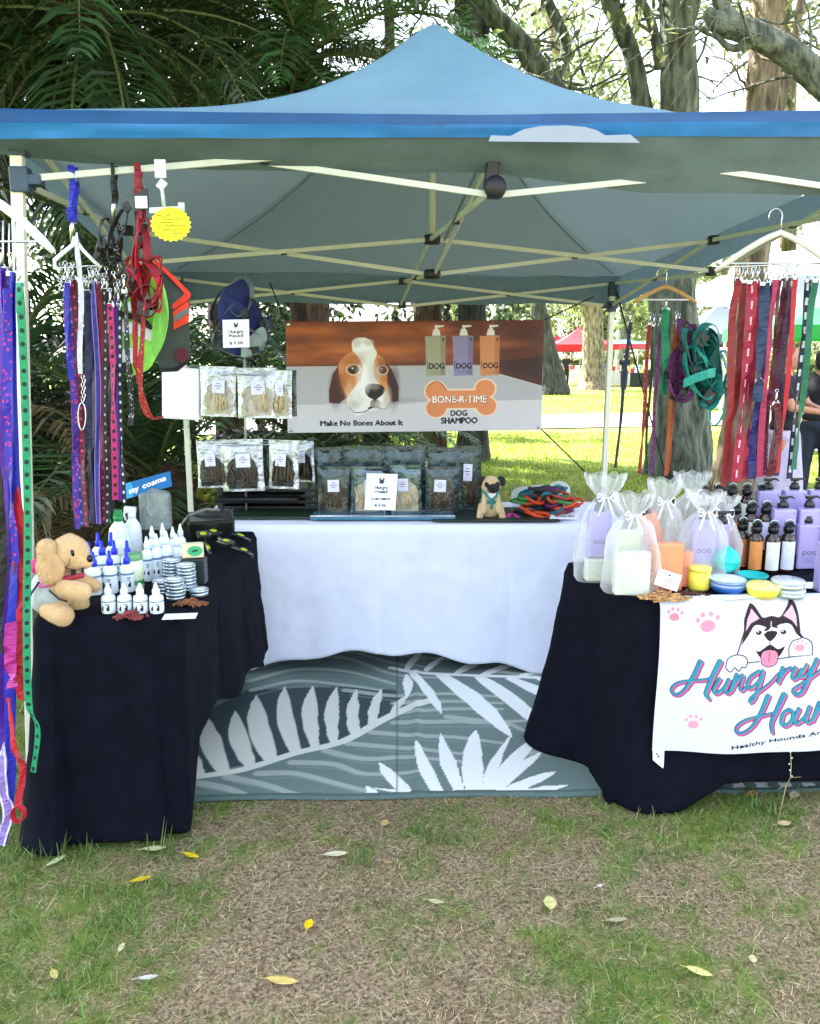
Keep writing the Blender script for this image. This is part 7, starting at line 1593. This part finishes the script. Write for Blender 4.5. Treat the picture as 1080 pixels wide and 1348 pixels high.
# palms
def palm(x, y, h, nf, L_, label, seed, trunk_r=.2, lowest=-.9, sun_gain=1.0, dry=.1):
    r = np.random.default_rng(seed); root = thing('palm_tree', label, 'palm', (x, y, 0)); b = MB()
    pts = [Vector((x, y, -.1)), Vector((x+r.normal(0, .08), y, h*.4)), Vector((x+r.normal(0, .12), y, h*.8)), Vector((x, y, h))]; P_ = spl(pts, 8)
    b.tube(P_, [trunk_r*(1.15-.25*i/len(P_)+.08*(i % 2)) for i in range(len(P_))], 14)
    for k in range(int(h*26)):       # old frond bases
        z = h*(.15+.85*r.random()); a = r.random()*2*PI; o = Vector((math.cos(a), math.sin(a), 0)); c = Vector((x, y, z))+o*trunk_r*.95; b.tube([c, c+o*.07+Vector((0, 0, .12))], [.035, .015], 5)
    b.build('trunk', BKP, root); rm = MB(); Vs, Fs, Cs, o_ = [], [], [], 0
    for f in range(nf):
        az = 2*PI*(f*.381966)+r.normal(0, .15); q = f/nf; el0 = 1.35-q*(1.35-lowest)+r.normal(0, .08); Lf = L_*r.uniform(.8, 1.1); n = 30; s = np.linspace(0, 1, n)
        bend = 1.1+.5*q; el = el0-bend*s**1.3; ds = Lf/(n-1); hx = np.concatenate([[0], np.cumsum(np.cos(el[:-1])*ds)]); hz = np.concatenate([[0], np.cumsum(np.sin(el[:-1])*ds)])
        R_ = np.stack([x+hx*math.cos(az), y+hx*math.sin(az), h+hz], 1); rm.tube([tuple(p) for p in R_[::3]], list(np.linspace(.022, .004, len(R_[::3]))), 5)
        T_ = np.gradient(R_, axis=0); T_ /= np.linalg.norm(T_, axis=1)[:, None]; side = np.array([-math.sin(az), math.cos(az), 0]); up = np.cross(side, T_)*-1
        m = 46; ii = np.linspace(3, n-1.01, m); i0 = ii.astype(int); fr = (ii-i0)[:, None]; P0 = R_[i0]*(1-fr)+R_[np.minimum(i0+1, n-1)]*fr; Tt = T_[i0]; U = up[i0]; ss_ = ii/(n-1); ll = Lf*.20*np.sin(PI*np.clip(ss_*.9+.1, 0, 1))**.6
        isdry = r.random() < dry
        for sg in (-1, 1):
            dr = side*sg*.85+Tt*.55+U*(.25+r.normal(0, .15, (m, 1))); dr /= np.linalg.norm(dr, axis=1)[:, None]; l_ = (ll*r.uniform(.8, 1.1, m))[:, None]; w = .011*L_/2+.003
            A_ = P0; B_ = P0+dr*l_*.55+np.array([0, 0, -.03])*l_; C_ = P0+dr*l_+np.array([0, 0, -.32])*l_; wv = np.cross(dr, U+r.normal(0, .25, (m, 3))); wv /= np.linalg.norm(wv, axis=1)[:, None]
            V = np.stack([A_-wv*w*.5, A_+wv*w*.5, B_-wv*w, B_+wv*w, C_-wv*w*.1, C_+wv*w*.1], 1).reshape(-1, 3); Fi = (np.array([[0, 1, 3, 2], [2, 3, 5, 4]])[None]+np.arange(m)[:, None, None]*6).reshape(-1, 4)+o_
            Vs.append(V); Fs.append(Fi); o_ += len(V); base_c = np.array((.20, .14, .07)) if isdry else np.array((.022, .055, .018))*r.uniform(.7, 1.9)*sun_gain+np.array((.01, .01, .0))*r.random(); Cs.append(np.tile(base_c, (len(V), 1))*np.repeat(r.uniform(.7, 1.3, m), 6)[:, None])
    npmesh('crown', np.concatenate(Vs), np.concatenate(Fs), PLM, root, np.concatenate(Cs)); rm.build('frond_ribs', mat('frond_rib', (.10, .12, .04), .5), root); unlocal(root)
PLM = mat('palm_leaf', None, .38, attr='Col', transl=.22, var=.1, scale=3, spec=.6)
palm(-2.9, 8.2, 4.6, 44, 2.7, 'tall palm at the upper left with long fronds arching over the canopy', 1, sun_gain=.85); palm(-1.15, 9.6, 4.7, 42, 2.6, 'tall palm rising behind the left half of the canopy', 2, sun_gain=1.7); palm(-4.9, 9.2, 5.2, 40, 2.8, 'tall palm at the left edge of the picture', 3)
palm(-2.6, 12, 6.2, 40, 3.0, 'tallest palm, farthest back among the palms', 4, sun_gain=1.3); palm(.35, 12.6, 4.4, 36, 2.4, 'palm behind the canopy peak left of the dark trunk', 5, lowest=-.7, sun_gain=2.0)
palm(-2.15, 6.9, .55, 26, 2.2, 'young low palm behind the left leads', 6, .16, -.1, dry=.2); palm(-3.6, 7.3, 1.0, 28, 2.4, 'low palm at the left edge behind the front pole', 7, .18, -.3, dry=.15); palm(-.95, 8.6, .6, 26, 2.0, 'low palm behind the display stand', 8, .16, -.2, dry=.35); palm(-.45, 10.6, .7, 22, 1.4, 'low bushy palm right behind the banner', 9, .15, -.2, dry=.1, sun_gain=1.8)
palm(-4.8, 6.2, 2.2, 30, 2.4, 'mid height palm out at the left', 10, .18, -.5)
sh = thing('shrub', 'small yellow green shrub seen below the display stand', 'shrub', (-1.75, 7.2, 0)); leafcloud('leaves', [((-1.5, 6.6, .55), (.28, .25, .22)), ((-1.45, 6.6, .35), (.3, .25, .25))], 900, .06, [(.30, .30, .04), (.22, .26, .04)], sh, 5); MB().tube([(-1.5, 6.6, -.02), (-1.48, 6.6, .5)], [.015, .006], 6).build('stem', BK1, sh); unlocal(sh)
# ================================================================== FAR STALLS
def stall(x, y, w, zt, c, label, valc=None, rz=0, h0=2.2, dp=None):
    root = thing('market_gazebo', label, 'gazebo', (x, y, 0)); m = mat('canopy_'+c.strip('#'), c, .7, transl=.3, var=.06); vc = mat('canopy_'+(valc or c).strip('#'), valc or c, .7, transl=.3, var=.06); dp = dp or w; M = Euler((0, 0, rz)).to_matrix(); n = 13; V = []
    for i in range(n):
        for j in range(n):
            a, b = -1+2*i/(n-1), -1+2*j/(n-1); r_ = 1-max(abs(a), abs(b)); V.append(tuple(M@Vector((a*w/2, b*dp/2, h0+(zt-h0)*(.55*r_+.45*r_**2)))+Vector((x, y, 0))))
    npmesh('canopy', np.array(V), gridfaces(n, n), m, root, None, False); b = MB()
    for sx, sy, ln, a in ((0, -1, w, 0), (0, 1, w, 0), (-1, 0, dp, PI/2), (1, 0, dp, PI/2)): b.box(M@Vector((sx*w/2, sy*dp/2, h0-.13))+Vector((x, y, 0)), (ln, .02, .28), (0, 0, rz+a))
    b.build('valance', vc, root)
    for sx in (-1, 1):
        for sy in (-1, 1): c_ = M@Vector((sx*w/2*.97, sy*dp/2*.97, 0))+Vector((x, y, 0)); MB().box(c_+Vector((0, 0, h0/2)), (.05, .05, h0), (0, 0, rz), bev=.004).build('leg', CR_, root)
    unlocal(root)
def sx_(px, y): return W(px, 470, y).x
stall(sx_(763, 46), 46, 3.4, 3.2, '#d02838', 'bright red canopy stall far off behind the straight tree trunk'); stall(sx_(733, 62), 62, 3.0, 3.2, '#c83040', 'small red canopy stall farther away at the banner edge')
stall(sx_(822, 50), 50, 4.2, 2.6, '#4a78b8', 'low blue and red striped stall roof behind the back right pole', '#c85060', 0, 2.3, 3); stall(sx_(945, 26), 26, 3.2, 3.25, '#5a6672', 'grey canopy stall between the two right hangers'); stall(sx_(950, 31), 31, 3.6, 2.7, '#6c2c3c', 'maroon canopy stall behind the grey one')
stall(sx_(1085, 19), 19, 3.4, 3.0, '#30a050', 'bright green canopy stall at the right edge', '#2ca050'); stall(sx_(1060, 14.5), 14.5, 3.2, 3.75, '#b8c8dc', 'pale blue domed gazebo at the right edge behind the leads', '#c4d0e0', .2, 2.75)
stall(sx_(860, 58), 58, 3, 3.0, '#c8ccd0', 'white canopy stall far behind the wooden hanger')
# far stall clutter: tables and boxes
rr = random.Random(77)
for i, (px, y, w, h, c) in enumerate([(765, 50, 1.6, .8, '#d8d8d8'), (790, 49, 1.0, .9, '#8c98a0'), (825, 47, 2.0, .8, '#c4c8c8'), (845, 43, 1.3, .75, '#20242a'), (935, 25, 1.5, .8, '#d8d0b8'), (1062, 13.8, 1.7, .76, '#e4e4e4'), (735, 55, 1.2, .9, '#d8d0a8')]):
    x = sx_(px, y); root = thing('market_table', ['white draped table under the red canopy', 'grey box table right of the red stall', 'long pale table under the blue striped roof', 'black table right of the blue striped roof', 'cream table under the grey canopy', 'white table behind the right hanging leads', 'yellowish table at the banner edge'][i], 'table', (x, y, 0))
    MB().box((0, 0, h-.02), (w, .7, .04), bev=.005).build('table_top', mat('tt'+c.strip('#'), c, .7), root); b = MB(); n = 24
    b.add([(w/2*.98*(-1+2*k/n), -.34-.02*math.sin(k*2), z) for z in (.03, h-.04) for k in range(n+1)], [(k, k+1, n+1+k+1, n+1+k) for k in range(n)]); b.build('table_skirt', mat('tt'+c.strip('#'), c, .7), root)
    b = MB()
    for sx in (-1, 1):
        for sy in (-1, 1): b.tube([(sx*w*.46, sy*.3, 0), (sx*w*.46, sy*.3, h-.04)], .018, 6)
    b.build('legs', CR_, root)
    for k in range(4):
        g_ = thing('display_box', f'small {["red", "white", "yellow", "blue"][k]} goods box on the {["white draped table", "grey box table", "long pale table", "black table", "cream table", "white table behind the leads", "yellowish table"][i]}', 'box', (x+w*(-.35+.23*k), y, h)); MB().box((0, 0, .12), (w*.14, .2, .24), bev=.01).build('box_body', mat('goods'+str(k), ['#b03030', '#e0e0e0', '#d8c030', '#3060a0'][k], .6), g_); MB().box((0, 0, .245), (w*.15, .21, .02), bev=.004).build('lid', mat('goods_lid', '#c8c8c8', .6), g_)
# ================================================================== PEOPLE
SKIN = mat('skin', '#b98468', .55, var=.08, scale=30); 
def person(x, y, rz, label, shirt, trousers, hair, pose='stand', height=1.68, vox=.016, cat='person', longhair=False, skirt=False):
    root = thing('person', label, cat, (x, y, 0)); s = height/1.70; M = Matrix.Rotation(rz, 3, 'Z')
    def P(a, b, c): return tuple(M@Vector((a*s, b*s, c*s))+Vector((x, y, 0)))
    arms = {'stand': (((.19, 0, 1.38), (.24, -.02, 1.12), (.22, -.12, .90)), ((-.19, 0, 1.38), (-.25, -.02, 1.12), (-.20, -.14, .92))), 'reach': (((.19, 0, 1.38), (.28, -.12, 1.16), (.10, -.34, 1.10)), ((-.19, 0, 1.38), (-.27, -.12, 1.16), (-.12, -.34, 1.12)))}[pose]
    pr = [('e', P(0, -.005, 1.575), (.075*s, .092*s, .110*s), (0, 0, rz)), ('e', P(0, -.035, 1.525), (.052*s, .055*s, .05*s), (0, 0, rz)), ('e', P(0, -.10, 1.56), (.013*s, .018*s, .02*s), (0, 0, rz)), ('e', P(.077, .0, 1.565), (.012*s, .02*s, .03*s), (0, 0, rz)), ('e', P(-.077, .0, 1.565), (.012*s, .02*s, .03*s), (0, 0, rz)),
          ('c', P(0, .01, 1.50), P(0, .015, 1.40), .052*s, .060*s), ('e', P(0, .01, 1.27), (.165*s, .10*s, .17*s), (0, 0, rz)), ('c', P(-.15, .01, 1.385), P(.15, .01, 1.385), .055*s, .055*s), ('e', P(0, .0, 1.10), (.135*s, .095*s, .14*s), (0, 0, rz)), ('e', P(0, .0, .94), (.165*s, .11*s, .12*s), (0, 0, rz))]
    for sg in (-1, 1):
        pr += [('c', P(sg*.09, 0, .90), P(sg*.10, -.01, .50), .085*s, .058*s), ('c', P(sg*.10, -.01, .50), P(sg*.105, .02, .09), .055*s, .034*s), ('c', P(sg*.105, .03, .045), P(sg*.115, -.15, .035), .038*s, .03*s)]
    for sh_, el, wr in arms:
        pr += [('c', P(*sh_), P(*el), .048*s, .038*s), ('c', P(*el), P(*wr), .037*s, .024*s)]; d = (Vector(wr)-Vector(el)).normalized(); w = Vector(wr); side = d.cross(Vector((0, 0, 1)) if abs(d.z) < .8 else Vector((0, 1, 0))).normalized(); pr += [('e', P(*(w+d*.045)), (.034*s, .03*s, .042*s))]
        for k in range(4): f0 = w+d*.07+side*(k-1.5)*.019; f1 = f0+d*(.05, .06, .055, .042)[k]+Vector((0, -.01, -.012)); pr.append(('c', P(*f0), P(*f1), .0095*s, .008*s))
        th0 = w+d*.03-side*.03; pr.append(('c', P(*th0), P(*(th0-side*.022+d*.035)), .011*s, .009*s))
    blob('body', pr, vox*s*.6, SKIN, root, 1)
    pr = [('e', P(0, .01, 1.27), (.178*s, .115*s, .18*s), (0, 0, rz)), ('c', P(-.15, .01, 1.383), P(.15, .01, 1.383), .064*s, .064*s), ('e', P(0, .0, 1.10), (.152*s, .112*s, .16*s), (0, 0, rz)), ('e', P(0, .0, .98), (.172*s, .122*s, .09*s), (0, 0, rz))]
    for sh_, el, wr in arms: m_ = Vector(sh_).lerp(Vector(el), .62); pr.append(('c', P(*sh_), P(*m_), .062*s, .056*s))
    blob('shirt', pr, vox*s*.8, shirt, root, 2)
    if skirt: pr = [('e', P(0, 0, .90), (.185*s, .13*s, .10*s), (0, 0, rz)), ('c', P(0, 0, .88), P(0, 0, .50), .15*s, .20*s), ('c', P(0, 0, .50), P(0, 0, .36), .20*s, .21*s)]
    else:
        pr = [('e', P(0, .0, .90), (.178*s, .125*s, .11*s), (0, 0, rz))]
        for sg in (-1, 1): pr += [('c', P(sg*.09, 0, .86), P(sg*.10, -.01, .50), .098*s, .072*s), ('c', P(sg*.10, -.01, .50), P(sg*.105, .015, .12), .070*s, .056*s)]
    blob('skirt' if skirt else 'trousers', pr, vox*s*.8, trousers, root, 2)
    pr = [('e', P(0, .02, 1.60), (.086*s, .098*s, .105*s), (0, 0, rz)), ('e', P(0, .05, 1.55), (.08*s, .06*s, .09*s), (0, 0, rz))]
    if longhair: pr += [('c', P(0, .07, 1.55), P(0, .09, 1.34), .07*s, .05*s)]
    blob('hair', pr, vox*s*.7, hair, root, 1)
    for sg in (-1, 1): b = MB(); b.ell(P(sg*.03, -.088, 1.585), (.008*s, .006*s, .006*s), n=8); b.build('eye', mat('eye_dark', '#1a1412', .2), root)
    MB().ell(P(0, -.083, 1.515), (.022*s, .008*s, .006*s), n=8).build('mouth', mat('lips', '#8a4a44', .5), root)
    for sg in (-1, 1): blob('shoe', [('c', P(sg*.105, .04, .045), P(sg*.117, -.16, .04), .046*s, .04*s)], .012*s, mat('shoe_dark', '#1a1a1e', .5), root, 1)
    unlocal(root); return root
CB, CN, HB, HL_ = mat('cotton_black', '#17181d', .85, var=.2), mat('cotton_lilac', '#b9b2cc', .85), mat('hair_black', '#100d0c', .6), mat('hair_auburn', '#7a4a2c', .6)
person(sx_(1040, 7.2), 7.2, .9, 'person in black T-shirt and pale lilac skirt behind the hanging leads at right', CB, CN, HL_, 'reach', 1.66, .018, skirt=True, longhair=True)
person(sx_(1086, 8.4), 8.4, 2.6, 'person with black hair and dark top at the right edge beyond the leads', CB, mat('denim_dark', '#252c3c', .85), HB, 'stand', 1.64, .022)
person(sx_(746, 44), 44, 0.2, 'person in long black clothes walking on the lawn beside the red stall', CB, CB, HB, 'stand', 1.74, .03, longhair=True); person(sx_(823, 40), 40, 2.9, 'person in black standing near the blue striped stall, by the back pole', CB, mat('denim_dark', '#252c3c', .85), HB, 'stand', 1.72, .03)
person(sx_(940, 30), 28, 1.2, 'person in yellow top near the grey canopy stall', mat('cotton_yellow', '#d8b430', .8), CB, HB, 'stand', 1.7, .03); person(sx_(853, 42), 42, .5, 'person in white top beside the black far table', mat('cotton_white', '#d8d8d8', .8), CB, HL_, 'reach', 1.66, .03)
